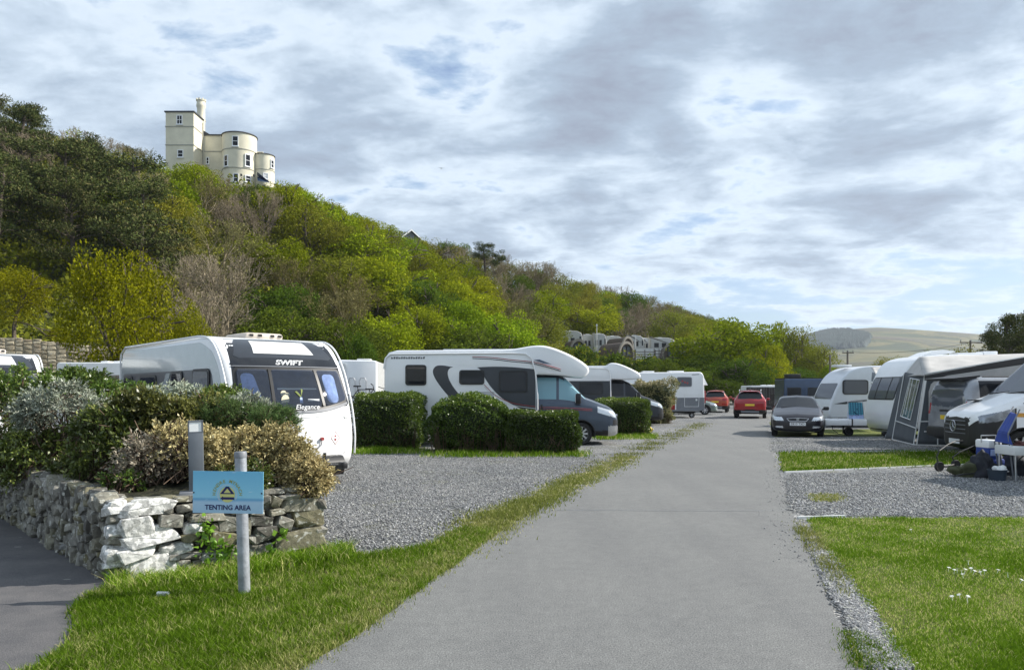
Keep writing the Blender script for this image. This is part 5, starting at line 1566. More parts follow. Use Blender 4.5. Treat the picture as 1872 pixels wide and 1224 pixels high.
    mb = MB(); V, F = arcwall(bx2, by2, rb, 0, z2, 0, 360, 48); mb.add(V, F); mb.build('small_round_bay', M['cream'], H, 60)
    mb = MB(); mb.lathe([(.0, z2 + .3), (.8, z2 + .27), (rb + .1, z2 + .1), (rb + .12, z2), (rb - .05, z2 - .01)], (bx2, by2, 0), n=48); mb.build('bay_roof', M['darkroof'], H, 50)
    zc_ = zz(309, 110.8); mb = MB(); mb.lathe([(rb, zc_ - .06), (rb + .05, zc_ - .05), (rb + .05, zc_ + .05), (rb, zc_ + .06)], (bx2, by2, 0), n=48); mb.build('string_course', M['cream_band'], H, 50)
    on_round(497.5, 300, bx2, by2, rb, .7, 1.2); on_round(486, 322, bx2, by2, rb, .75, .9, True)
    # dark sail awning over the terrace
    mb = MB(); A, B, D_, E_ = at(470, 314, 110), at(494, 333.5, 109.5), at(471, 330, 107.5), at(470, 322, 111)
    P = [v - Vector((ox, YB, oz)) for v in (A, B, D_, E_)]
    mb.add(P + [p - Vector((0, 0, .05)) for p in P], [(0, 1, 2, 3), (4, 7, 6, 5), (0, 4, 5, 1), (1, 5, 6, 2), (2, 6, 7, 3), (3, 7, 4, 0)]); mb.build('sail_awning', M['navy'], H, None)
    mb = MB()
    for px, py in ((441, 320), (464, 321)): 
        q = at(px, py, 108.6) - Vector((ox, YB, oz)); mb.box(q, (.2, .25, .3))
    mb.build('wall_lamp', M['black'], H, None)
    # rock terrace and low stone wall beneath
    dat = ([], [], []); r = np.random.default_rng(3)
    T = empty('terrace_wall', (at(470, 345, 106).x, 106, 24), 0, 'grey stone terrace wall below the round bays of the cream house', 'wall')
    for _ in range(420):
        x = r.uniform(-3.6, 3.2); z = r.uniform(-1.5, 6.4 - abs(x) * .25 - (.5 if x > 2 else 0)); rock(dat, (x, .3 * r.normal(), z), (1, 0), None, (0, -1), r.uniform(.2, .5), r.uniform(.12, .28), .5, r.uniform(-.2, .2), r)
    ob = mesh('stones', dat[0], dat[1], M['stone'], T, 25); a = ob.data.attributes.new('rnd', 'FLOAT', 'POINT'); a.data.foreach_set('value', np.array(dat[2], dtype=np.float32))


house()
# cottage gable peeping over the trees of the crest
q = at(751, 436, 118)
cot = empty('cottage', (q.x, q.y, q.z - 4), R(28), 'small cottage with dark slate roof and white gable peeping over the crest', 'house')
mb = MB(); mb.prism([(-1.3, 0), (1.3, 0), (1.3, 4.1), (0, 5.1), (-1.3, 4.1)], 0, 4.5, Matrix.Identity(4)); mb.build('wall', M['mid_grey'], cot, None)
mb = MB()
for s_ in (-1, 1): mb.add([(s_ * 1.65, -.3, 3.95), (0, -.3, 5.28), (0, 4.8, 5.28), (s_ * 1.65, 4.8, 3.95), (s_ * 1.65, -.3, 4.05), (0, -.3, 5.40), (0, 4.8, 5.40), (s_ * 1.65, 4.8, 4.05)], [(0, 1, 2, 3), (4, 5, 6, 7), (0, 1, 5, 4), (2, 3, 7, 6), (0, 3, 7, 4)])
mb.build('roof', M['darkroof'], cot, None)
mb = MB()
for s_ in (-1, 1): mb.add([(s_ * 1.68, -.34, 3.85), (0, -.34, 5.18), (0, -.34, 5.42), (s_ * 1.68, -.34, 4.08), (s_ * 1.68, -.4, 3.85), (0, -.4, 5.18), (0, -.4, 5.42), (s_ * 1.68, -.4, 4.08)], [(0, 1, 2, 3), (4, 5, 6, 7), (0, 1, 5, 4), (3, 2, 6, 7)])
mb.build('bargeboard', M['white'], cot, None)
mb = MB(); mb.box((-.1, 4.2, 5.4), (.5, .5, .9)); mb.build('chimney', M['mid_grey'], cot, None)
M['glassgrey'] = glass('grey_glass', (0.10, 0.11, 0.13))
# ================================================================ VEHICLE BUILDERS
def wheel(parent, x, y, z, r_, w, sgn_, rim='alu', spokes=7, name='wheel'):
    mb = MB(); h = w / 2
    mb.lathe([(r_ * .62, -h * .9), (r_ * .70, -h), (r_ * .93, -h), (r_, -h * .7), (r_, h * .7), (r_ * .93, h), (r_ * .70, h), (r_ * .62, h * .9), (r_ * .62, -h * .9)], (x, y, z), 'Y', 32)
    t = mb.build(name, M['rubber'], parent, 40)
    mb = MB(); yo = sgn_ * h * .55
    mb.lathe([(r_ * .66, sgn_ * h * .95), (r_ * .62, sgn_ * h * .9), (r_ * .58, yo * .6)], (x, y, z), 'Y', 32)
    mb.lathe([(r_ * .16, sgn_ * h * .75), (r_ * .0, sgn_ * h * .8)], (x, y, z), 'Y', 16)
    for k in range(spokes):
        a = 2 * math.pi * k / spokes; T = Matrix.Translation((x, y + sgn_ * h * .6, z)) @ Matrix.Rotation(a, 4, 'Y')
        mb.box((r_ * .37, 0, 0), (r_ * .56, h * .25, r_ * .15), M_=T)
    mb.build('rim', M[rim], t, 40)
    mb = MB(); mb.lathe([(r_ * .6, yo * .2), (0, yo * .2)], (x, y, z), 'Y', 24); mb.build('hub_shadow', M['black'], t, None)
    return t


def side_poly(poly, y, off, th=.012):     # decal plate on a side plane (y = side), standing proud by off
    s_ = -1 if y < 0 else 1
    mb = MB(); mb.prism(poly, y + s_ * off, y - s_ * th); return mb


class Shell:
    """a body made from a side profile (closed polygon, x forward) with rounded long edges and a bowed front"""
    def __init__(s, prof, w, bulge=0.0, xf=0.0, span=1.6, er=.06, taper=0.0, tx=0.0, tspan=1.5):
        s.prof, s.w, s.bulge, s.xf, s.span, s.er, s.taper, s.tx, s.tspan = prof, w / 2, bulge, xf, span, er, taper, tx, tspan

    def warp(s, x, y, z):
        k = min(1, max(0, (x - (s.xf - s.span)) / s.span)); k = k * k * (3 - 2 * k)
        t = min(1, max(0, (x - s.tx) / s.tspan)) if s.taper else 0
        return (x - s.bulge * (abs(y) / s.w) ** 2.4 * k, y * (1 - s.taper * t ** 1.6), z)

    def build(s, name, mat, parent, ny=26):
        from mathutils.geometry import tessellate_polygon
        P = [Vector((a, b, 0)) for a, b in s.prof]; n = len(P); cen = sum(P, Vector()) / n
        N = []
        area = sum(P[i].x * P[(i + 1) % n].y - P[(i + 1) % n].x * P[i].y for i in range(n)); sg = 1 if area > 0 else -1
        for i in range(n):
            d = (P[(i + 1) % n] - P[i - 1]).normalized(); N.append(Vector((-d.y, d.x, 0)) * sg)
        st = []
        for a in (0, 30, 60, 90): st.append((-s.w + s.er * (1 - math.sin(R(a))), s.er * (1 - math.cos(R(90 - a)) if False else 1 - math.sin(R(a)))))
        ys = [(-s.w, s.er), (-s.w + s.er * .13, s.er * .5), (-s.w + s.er * .5, s.er * .13), (-s.w + s.er, 0)]
        mid = [(-s.w + s.er + (2 * s.w - 2 * s.er) * i / ny, 0) for i in range(1, ny)]
        ys = ys + mid + [(-a, b) for a, b in ys[::-1]]
        V = []
        for y, ins in ys:
            for p, q in zip(P, N):
                v = p + q * ins; V.append(s.warp(v.x, y, v.y))
        m = len(ys); F = [[j * n + i, j * n + (i + 1) % n, (j + 1) * n + (i + 1) % n, (j + 1) * n + i] for j in range(m - 1) for i in range(n)]
        F += [list(range(n))[::-1], [(m - 1) * n + i for i in range(n)]]
        return mesh(name, V, F, mat, parent, 40)

    def front(s, zc):       # set the front curve x(z) as list of (z,x), rising z
        s.zc = zc; return s

    def P(s, z, y, off):
        zs = [a for a, _ in s.zc]; xs = [b for _, b in s.zc]
        x = float(np.interp(z, zs, xs)); e = .02; dx = float(np.interp(z + e, zs, xs) - np.interp(z - e, zs, xs)); L = math.hypot(2 * e, dx)
        w = s.warp(x, y, z)
        return (w[0] + off * 2 * e / L, w[1], w[2] - off * dx / L)

    def patch(s, name, mat, parent, y0, y1, z0, z1, off, nu=24, nv=14, slant=(0, 0), rc=0.0, th=.02):
        f0 = z0 if callable(z0) else (lambda y: z0); f1 = z1 if callable(z1) else (lambda y: z1)
        V = []
        for j in range(nv + 1):
            v = j / nv
            for i in range(nu + 1):
                u = i / nu; a, b = y0 + slant[0] * v, y1 + slant[1] * v; y = a + (b - a) * u
                zb, zt = f0(y), f1(y)
                if rc:
                    dd = min(y - a, b - y)
                    if dd < rc: k = rc - math.sqrt(max(0, rc * rc - (rc - dd) ** 2)); zb += k; zt -= k
                V.append((zb + (zt - zb) * v, y))
        n = len(V); m = nu + 1
        VV = [s.P(z, y, off) for z, y in V] + [s.P(z, y, off - th) for z, y in V]
        F = [[j * m + i, j * m + i + 1, (j + 1) * m + i + 1, (j + 1) * m + i] for j in range(nv) for i in range(nu)]
        ring = [i for i in range(m)] + [(j + 1) * m - 1 for j in range(1, nv + 1)] + [nv * m + i for i in range(nu - 1, -1, -1)] + [j * m for j in range(nv - 1, 0, -1)]
        F += [[ring[k], ring[(k + 1) % len(ring)], ring[(k + 1) % len(ring)] + n, ring[k] + n] for k in range(len(ring))]
        return mesh(name, VV, F, mat, parent, 40)


def loft(parent, st, cls, mats, x0=0.0, step=.035, arches=(), sm=2, archmat='black', vs=1):
    """car-like body from stations (d, half width, z bottom, z belt, half roof width, z roof); nose at x0, running to -x"""
    st = np.array(st, float); D = np.arange(st[0, 0], st[-1, 0] + step / 2, step)
    T = np.stack([np.interp(D, st[:, 0], st[:, k]) for k in range(6)], 1)
    for _ in range(sm):
        Q = T.copy(); Q[1:-1, 1:] = T[:-2, 1:] * .25 + T[1:-1, 1:] * .5 + T[2:, 1:] * .25; T = Q
    sub = [q * vs for q in (2, 3, 4, 5, 2, 8, 4, 6)]; rows = []
    for d, hw, zb, zt, hr, zr in T:
        c = [(0, zb), (.85 * hw, zb), (hw * .985, zb + .12), (hw, zb + .5 * (zt - zb)), (hw * .99, zt - .05), (hw * .955, zt), (hw * .955 + (hr - hw * .955) * .86, zt + .86 * (zr - zt)), (hr * .86, zr), (0, zr + .035)]
        y = []; 
        for k in range(8):
            for j in range(sub[k]):
                t = j / sub[k]; y.append((c[k][0] + (c[k + 1][0] - c[k][0]) * t, c[k][1] + (c[k + 1][1] - c[k][1]) * t, k + t))
        y.append((c[8][0], c[8][1], 8.0)); y = np.array(y)
        z = y
        for _ in range(vs * vs): q_ = z.copy(); q_[1:-1, :2] = z[:-2, :2] * .22 + z[1:-1, :2] * .56 + z[2:, :2] * .22; z = q_
        rows.append(z)
    rows = np.array(rows); nh = rows.shape[1]; nd = len(D)
    full = np.concatenate([rows, rows[:, nh - 2:0:-1] * np.array([-1, 1, 1])], 1); nf = full.shape[1]
    V = [(D[i], full[i, j, 0], full[i, j, 1]) for i in range(nd) for j in range(nf)]
    vv = [full[i, j, 2] for i in range(nd) for j in range(nf)]
    F = [(i * nf + j, i * nf + (j + 1) % nf, (i + 1) * nf + (j + 1) % nf, (i + 1) * nf + j) for i in range(nd - 1) for j in range(nf)]
    # closed ends built as shrinking rings so that lamps and grilles can be cut out of them
    for end, base in ((0, 0), (1, (nd - 1) * nf)):
        cy, cz = 0, np.mean([V[base + j][2] for j in range(nf)]); prev = [base + j for j in range(nf)]; d0 = V[base][0]
        for k in range(1, 9):
            t = 1 - k / 8.5; cur = []
            for j in range(nf):
                v = V[base + j]; cur.append(len(V)); V.append((d0 + (-.035 if end == 0 else .035) * (1 - t * t), v[1] * t, cz + (v[2] - cz) * t)); vv.append(-1)
            F += [(prev[j], cur[j], cur[(j + 1) % nf], prev[(j + 1) % nf]) for j in range(nf)]; prev = cur
        F.append(tuple(prev))
    V = np.array(V)
    for dw, zw, ra in arches:
        for i in range(len(V)):
            if abs(V[i, 1]) > .5 and vv[i] >= 0:
                a = math.hypot(V[i, 0] - dw, V[i, 2] - zw)
                if abs(a - ra) < step * .62 and V[i, 2] > zw - ra * .5:
                    V[i, 0] = dw + (V[i, 0] - dw) * ra / a; V[i, 2] = zw + (V[i, 2] - zw) * ra / a
    G = {}
    for f in F:
        c = V[list(f)].mean(0); v_ = [vv[i] for i in f]; v_ = sum(v_) / len(v_) if min(v_) >= 0 else -1
        skip = False
        for dw, zw, ra in arches:
            if abs(c[1]) > .45 and math.hypot(c[0] - dw, c[2] - zw) < ra - .004: skip = True
        if skip: continue
        k = cls(c[0], c[1], c[2], v_)
        if k is None: continue
        G.setdefault(k, []).append(f)
    obs = {}
    for k, fs in G.items():
        nm = k.split(':')[0]; ids = sorted({i for f in fs for i in f}); mp = {a: b for b, a in enumerate(ids)}
        VV = [(x0 - V[i][0], V[i][1], V[i][2]) for i in ids]
        obs[k] = mesh(nm, VV, [[mp[i] for i in f] for f in fs], M[mats[nm]] if isinstance(mats[nm], str) else mats[nm], parent, 50)
    # wheel housings and arch lips
    for dw, zw, ra in arches:
        hw = float(np.interp(dw, T[:, 0], T[:, 1]))
        for s_ in (-1, 1):
            mb = MB(); n_ = 20; prof = []
            for i in range(n_ + 1):
                a = math.pi * (1.08 - 1.16 * i / n_); prof.append((x0 - dw - math.cos(a) * ra, zw + math.sin(a) * ra))
            for (a, b), (c, d) in zip(prof[:-1], prof[1:]):
                mb.add([(a, s_ * (hw - .42), b), (c, s_ * (hw - .42), d), (c, s_ * (hw - .002), d), (a, s_ * (hw - .002), b)], [(0, 1, 2, 3)])
            mb.add([(p[0], s_ * (hw - .42), p[1]) for p in prof], [tuple(range(len(prof)))])
            mb.path([(p[0], s_ * (hw - .008), p[1]) for p in prof], .022, 6)
            mb.build('wheel_arch', M[archmat], parent, None)
    return obs


def plate(parent, txt, x, y, z, facing, mat, w=.52, h=.112, name='number_plate', tilt=0):
    """a number plate; facing = +1 looks to +x, -1 to -x"""
    rz = R(90) if facing > 0 else R(-90)
    T = Matrix.Translation((x, y, z)) @ Matrix.Rotation(rz, 4, 'Z') @ Matrix.Rotation(tilt, 4, 'X')
    mb = MB(); mb.box((0, 0, 0), (w, .012, h), M_=T); p = mb.build(name, M[mat], parent, None)
    if not txt: return
    V, F = text_geo(txt, .098, 0, 1.0, .0005, .0015)
    mb = MB(); mb.add(V, F, T @ Matrix.Translation((0, -.0075, 0)) @ Matrix.Rotation(R(90), 4, 'X')); mb.build('plate_lettering', M['black'], p, None)


# ---------------------------------------------------------------- the white touring caravan with the dark front
def catmull(P, k=6):
    out = []
    P = [P[0]] + list(P) + [P[-1]]
    for i in range(1, len(P) - 2):
        a, b, c, d = [np.array(q, float) for q in P[i - 1:i + 3]]
        for j in range(k):
            t = j / k; out.append(tuple(.5 * ((2 * b) + (-a + c) * t + (2 * a - 5 * b + 4 * c - d) * t * t + (-a + 3 * b - 3 * c + d) * t ** 3)))
    out.append(tuple(P[-2])); return out


def tourer(loc, rz, label, L=6.3, H=2.62, W_=2.28, detail=True, group=None):
    o = empty('touring_caravan', loc, rz, label, 'caravan', group)
    fr = catmull([(-.30, .18), (-.06, .40), (.0, .75), (-.03, 1.05), (-.12, 1.40), (-.30, 1.80), (-.46, 2.06), (-.68, 2.30), (-.95, 2.48), (-1.30, 2.59), (-1.7, H)])
    prof = fr + [(-L + .35, H - .02), (-L + .12, H - .12), (-L + .02, H - .35), (-L - .02, 1.2), (-L + .05, .35), (-L + .2, .28), (-.45, .28)][0:]
    prof = [p for p in prof]
    S_ = Shell(prof, W_, bulge=.22, xf=0, span=1.7, er=.09).front([(z, x) for x, z in fr])
    S_.build('body', M['white_front'], o)
    w = W_ / 2
    side = -w
    # silver side panel inside a white edge band
    for sd in (-1, 1):
        y = sd * w
        SP = rpoly([(-L + .10, .46), (-L + .06, 2.15), (-L + .28, 2.50), (-1.58, 2.50), (-1.08, 2.33), (-.80, 2.04), (-.62, 1.6), (-.5, 1.2), (-.42, .8), (-.5, .46)], .12)
        side_poly(SP, y, .004).build('side_panel', M['silver_side'], o, None)
        side_poly(rpoly([(-L + .25, 1.22), (-L + .25, 2.0), (-1.22, 2.02), (-1.08, 1.94), (-.90, 1.22)], .06), y, .007, .004).build('window_band', M['dgrey'], o, None)
        for x0, x1, z0, z1 in ((-1.95, -1.16, 1.26, 2.03), (-3.05, -2.45, 1.26, 2.01), (-4.9, -3.9, 1.26, 1.96), (-6.0, -5.4, 1.26, 1.96)):
            if x0 < -L + .2: continue
            f = side_poly(rr(x0, z0, x1, z1, .09), y, .024, .0).build('side_window', M['black'], o, None)
            side_poly(rr(x0 + .05, z0 + .05, x1 - .05, z1 - .05, .07), y, .030, -.02).build('pane', M['glass'], f, None)
        if detail:
            mb = side_poly([(-3.9, 1.25), (-3.6, 1.25), (-3.12, 1.98), (-3.35, 1.98)], y, .011, -.004); mb.build('swoosh_decal', M['silver_side'], o, None)
        # awning rail following the side outline
        mb = MB(); rail = [(x + .02, y + sd * .012, z - .012) for x, z in fr if z > .5] + [(-L + .4, y + sd * .012, H - .035), (-L + .10, y + sd * .012, H - .17), (-L + .03, y + sd * .012, H - .5), (-L + .02, y + sd * .012, .5)]
        rail = [(S_.warp(*q)[0], q[1], q[2]) for q in rail]; mb.path(rail, .018, 6); mb.build('awning_rail', M['white_front'] if detail else M['white'], o, 60)
    # front: dark bonnet with sunroof, name band, three-part window
    zt = 2.59
    S_.patch('dark_surround', M['gloss_black'], o, -1.075, 1.075, 1.36, lambda y: 2.565 - .02 * (y / .9) ** 2, .003, slant=(.10, -.10), rc=.05, nu=40)
    S_.patch('dark_front_panel', M['dgrey'], o, -.93, .93, 2.20, lambda y: 2.555 - .02 * (y / .9) ** 2, .006, slant=(.12, -.12), rc=.04)
    S_.patch('sunroof_window', M['offwhite'], o, -.58, .56, 2.285, 2.515, .014, slant=(.06, -.06), th=.01)
    S_.patch('name_band', M['gloss_black'], o, -1.03, 1.03, lambda y: 2.06 + .0 * y, lambda y: 2.21 - .03 * (y / 1.0) ** 4, .012, slant=(.05, -.05), rc=.03)
    S_.patch('brow_trim', M['mid_grey'], o, -1.02, 1.02, 2.045, 2.058, .022, nv=2)
    zb = lambda y: 1.285 + .13 * (abs(y) / 1.0) ** 2.2
    fw = S_.patch('front_window', M['black'], o, -1.055, 1.055, zb, 2.04, .010, slant=(.04, -.04), rc=.08, nu=40)
    zc = lambda y: zb(y) + .055
    for k_, (a, b, sl) in enumerate(((-1.01, -.50, (.05, .035)), (-.435, .435, (.03, -.03)), (.50, 1.01, (-.035, -.05)))):
        S_.patch('interior', M['navyin'], fw, a, b, zc, 1.995, .014, slant=sl, rc=.05, th=.002)
        if detail:
            if k_ == 0: S_.patch('curtain', M['curtain'], fw, a + .09, b - .14, 1.40, 1.93, .018, slant=(.0, -.06), rc=.08, th=.002)
            if k_ == 2: S_.patch('curtain', M['curtain'], fw, a + .07, b - .18, 1.42, 1.93, .018, slant=(-.02, .0), rc=.09, th=.002)
            if k_ == 1: S_.patch('shelf_edge', M['offwhite'], fw, -.36, .38, 1.655, 1.68, .018, nv=2, th=.002)
        S_.patch('pane', M['glass_clear'], fw, a, b, zc, 1.995, .034, slant=sl, rc=.05, th=.003)
    for y in (-.467, .467): S_.patch('window_pillar', M['black'], fw, y - .026, y + .026, zc, 2.0, .040, slant=(.04 if y < 0 else -.04,) * 2, nu=3)
    S_.patch('window_lip', M['mid_grey'], o, -1.03, 1.03, lambda y: zb(y) - .035, lambda y: zb(y) + .012, .018, nv=3, rc=.0, nu=40)
    if detail:
        # plush toy and vase on the sill behind the centre pane
        mb = MB(); c = Vector(S_.P(1.47, -.26, .022))
        for dy, dz, ry, rz_ in ((0, 0, .075, .10), (-.01, .12, .055, .05), (.05, .10, .05, .03)):
            V, F = [], []
            for i in range(12):
                a = i * math.pi / 6; V.append((c.x + .006 - (dz * .42), c.y + dy + math.cos(a) * ry, c.z + dz + math.sin(a) * rz_))
            mb.add(V, [tuple(range(12))])
        mb.build('plush_toy', M['teddy'], fw, None)
        mb = MB(); c = Vector(S_.P(1.42, .03, .024)); mb.add([c + Vector(q) for q in ((0, -.03, 0), (0, .03, 0), (-.02, .02, .10), (-.02, -.02, .10))], [(0, 1, 2, 3)]); mb.build('vase', M['curtain'], fw, None)
        mb = MB(); mb.add([c + Vector(q) for q in ((-.02, -.01, .1), (-.06, -.10, .2), (-.06, -.06, .21), (-.03, .01, .12), (-.09, .03, .25), (-.09, .07, .23))], [(0, 1, 2), (0, 2, 3), (3, 4, 5)]); mb.build('sprig', M['ivyflat'], fw, None)
        mb = MB(); c = Vector(S_.P(1.47, .27, .03)); mb.box((0, 0, 0), (.01, .22, .035), M_=Matrix.Translation(c)); mb.build('paper', M['white'], fw, None)
        # lettering
        def onfront(txt, z, y, size, shear, mat, sxx, name, outline=False, off=.016, space=1.0, bold=0.0):
            V, F = text_geo(txt, size, shear, space, .0008, bold); VV = [S_.P(z + v.y, y + v.x * sxx, off + v.z) for v in V]
            mb = MB(); mb.add(VV, F); return mb.build(name, mat, o, None)
        onfront('SWIFT', 2.125, -.02, .115, .35, M['white'], 1.55, 'lettering', bold=.004)
        onfront('SWIFT', 2.125, -.02, .115, .35, M['black'], 1.55, 'lettering_inner', off=.019, bold=-.0035)
        onfront('Elegance', 1.345, .12, .115, .3, M['white'], 1.15, 'model_lettering', off=.046, bold=.0)
    # lower front: seams, lamps, warning diamond, tap
    def seam(pts, r_=.0045):
        mb = MB(); P = [S_.P(z, y, .001) for y, z in pts]; mb.path(P, r_, 5); return mb.build('panel_seam', M['mid_grey'], o, None)
    seam([(y, 1.17 + .13 * (abs(y) / 1.0) ** 2.2) for y in np.linspace(-1.04, 1.04, 30)])
    seam([(1.0, 1.30), (.97, 1.1), (.95, .8), (.90, .52), (.5, .46), (0, .44), (-.5, .46), (-.90, .52), (-.95, .8), (-.97, 1.1), (-1.0, 1.3)])
    seam([(y, .92) for y in np.linspace(-.6, .6, 14)], .003)
    for s_ in (-1, 1):
        S_.patch('corner_handle', M['offwhite'], o, min(s_ * .90, s_ * 1.04), max(s_ * .90, s_ * 1.04), 1.14, 1.20, .018, nu=6, nv=4, rc=.03)
    if detail:
        c = S_.P(.80, .56, .006)
        mb = MB(); P = [S_.P(.80 + dz, .66 + dy, .003) for dy, dz in ((0, .115), (.095, 0), (0, -.115), (-.095, 0))]; mb.path(P + [P[0]], .004, 4); mb.build('warning_diamond', M['redprint'], o, None)
        mb = MB(); mb.add([S_.P(.81 + dz, .66 + dy, .005) for dy, dz in ((0, .05), (.025, .012), (-.025, .012))], [(0, 1, 2)])
        mb.add([S_.P(.79 + dz, .66 + dy, .005) for dy, dz in ((-.02, 0), (.02, 0), (.02, -.035), (-.02, -.035))], [(0, 1, 2, 3)]); mb.build('warning_symbol', M['redprint'], o, None)
        mb = MB(); a = S_.P(.80, .36, .0); b = S_.P(.80, .36, .05); mb.tube(a, b, .03, n=10); mb.build('red_valve', M['redprint'], o, None)
        mb = MB(); P = [S_.P(z, y, .02) for y, z in ((.36, .77), (.35, .70), (.28, .64), (.18, .60), (.14, .56))]; mb.path(P, .008, 6); mb.build('hose', M['mid_grey'], o, None)
    # roof box, low vents
    mb = MB(); mb.box((-2.3, .15, H + .055), (1.0, .75, .13), bevel=.05); rb = mb.build('roof_unit', M['roofunit'], o, 40)
    for y in (-.12, .05, .3, .45): 
        mb = MB(); mb.box((-1.795, y, H + .07), (.02, .07, .045)); mb.build('vent_slot', M['black'], rb, None)
    for x in (-3.6, -5.0):
        mb = MB(); mb.box((x, -.1, H + .03), (.55, .5, .07), bevel=.02); mb.build('roof_vent', M['offwhite'], o, 40)
    mb = MB(); mb.box((-L / 2 - .3, 0, .24), (L - 1.0, W_ - .25, .12)); mb.box((-L / 2 - .3, 0, .2), (1.3, W_ - .3, .25)); mb.build('chassis', M['black'], o, None)
    mb = MB(); mb.tube((-.5, -.5, .34), (1.05, 0, .42), .035); mb.tube((-.5, .5, .34), (1.05, 0, .42), .035); mb.tube((1.0, 0, .42), (1.3, 0, .45), .035)
    mb.box((1.33, 0, .46), (.16, .09, .1), bevel=.02); mb.tube((.75, 0, .04), (.75, 0, .62), .025); mb.build('drawbar', M['black'], o, 40)
    mb = MB(); mb.prism(rpoly([(-.1, .16), (.12, .16), (.2, .38), (.1, .5), (-.1, .5)], .05), .2, .72); mb.build('front_fairing', M['black'], o, 40)
    mb = MB(); mb.lathe([(0, -.04), (.09, -.04), (.10, -.02), (.10, .02), (.09, .04), (0, .04)], (.75, 0, .11), 'Y', 16); mb.build('jockey_wheel', M['rubber'], o, 40)
    for s_ in (-1, 1): wheel(o, -3.3, s_ * (w - .14), .33, .33, .2, s_)
    for x in (-.7, -L + .3):
        for s_ in (-1, 1):
            mb = MB(); mb.tube((x, s_ * .8, .02), (x + .15, s_ * .8, .35), .02); mb.box((x, s_ * .8, .015), (.14, .14, .02)); mb.build('corner_steady', M['galv'], o, 40)
    return o


M['gloss_black'] = paint('gloss_black', (0.012, 0.013, 0.016), .12, coat=.3)
M['navyin'] = paint('dim_interior', (0.03, 0.036, 0.065), .9, var=.3, vscale=5)
M['ivyflat'] = paint('sprig_green', (0.16, 0.2, 0.05), .8)
M['roofunit'] = paint('beige_roof_unit', (0.55, 0.49, 0.42), .5)
hd = R(-47)
tourer((-3.6, 13.0, 0), hd, 'big white touring caravan with dark wraparound front window, parked behind the raised shrub bed')
q = at(30, 690, 20.5)
tourer((-12.6, 18.4, 0), hd, 'touring caravan with dark curved front, mostly hidden behind the shrubs at the left edge', detail=False)

# ---------------------------------------------------------------- white static caravan behind, small caravan rear, far roofs
def static_van(px0, px1, pyt, Y, label, col='offwhite', depth=3.0, H=None):
    a, b = at(px0, pyt, Y), at(px1, pyt, Y); H = a.z
    o = empty('static_caravan', (a.x, Y, 0), 0, label, 'caravan'); L = b.x - a.x
    prof = rpoly([(0, .4), (L, .4), (L, H), (0, H)], .12)
    Shell(prof, depth, er=.05).build('body', M[col], o); 
    for c in o.children: c.location = (0, depth / 2, 0)
    mb = MB(); mb.box((L / 2, -.012, H - .62), (L - .1, .02, .03)); mb.build('trim_line', M['mid_grey'], o, None)
    for k in range(4):
        mb = MB(); mb.box((L * (.45 + .17 * k), 1.2, H + .035), (L * .11, .6, .09), bevel=.03); mb.build('roof_vent', M['white'], o, 40)
    for x in (L * .2, L * .6):
        f = MB().box((x, -.01, H - 1.1), (L * .18, .05, .7)).build('window', M['white'], o, None); MB().box((x, -.02, H - 1.1), (L * .16, .05, .6)).build('pane', M['glass'], f, None)
    mb = MB(); mb.box((L / 2, depth / 2, .2), (L - .3, depth - .3, .4)); mb.build('chassis', M['black'], o, None)
    return o


static_van(103, 240, 662, 25.5, 'long pale blue-white static caravan between the rubble wall and the board fence')
static_van(1372, 1440, 704.5, 70, 'white caravan with low roof behind the dark board fence at the road end')
static_van(688, 730, 668, 34, 'pale caravan just glimpsed between the white caravan rear and the motorhome with swoosh')


def rear_van():
    Y = 27.0; a = at(617, 657, Y); b = at(688, 657, Y); L = b.x - a.x; o = empty('touring_caravan', (a.x, Y, 0), R(4), 'plain white caravan rear with two grab rails and bicycles, beside the large motorhome', 'caravan')
    prof = rpoly([(0, .35), (L, .35), (L, a.z - .05), (L - .1, a.z - .03), (0, a.z)], .14)
    s_ = Shell(prof, 4.5, er=.06).build('body', M['white'], o); s_.location = (0, 2.27, 0)
    for x in (L * .38, L * .66):
        mb = MB(); P = [(x - .13, -.02, 1.0), (x - .13, -.05, 2.0), (x - .08, -.06, 2.1), (x + .05, -.06, 2.1), (x + .1, -.05, 2.0), (x + .1, -.02, 1.0)]; mb.path(P, .016, 6); mb.build('grab_rail', M['alu'], o, 50)
    mb = MB(); mb.prism(rpoly([(.02, 1.7), (.30, 1.7), (.30, 2.62), (.02, 2.62)], .1), -.02, .01); mb.build('corner_panel', M['offwhite'], o, None)
    for z in (2.35, 2.45):
        mb = MB(); mb.tube((.13 + (z - 2.35), -.035, 2.28), (.13 + (z - 2.35), -.02, 2.28), .03, n=10); mb.build('marker_lamp', M['black'], o, None)
    mb = MB(); mb.box((L * .6, 1.0, a.z + .03), (.5, .5, .07), bevel=.02); mb.build('roof_vent', M['offwhite'], o, 40)
    for s2 in (.6,): wheel(o, s2, .15, .33, .33, .2, -1)


rear_van()


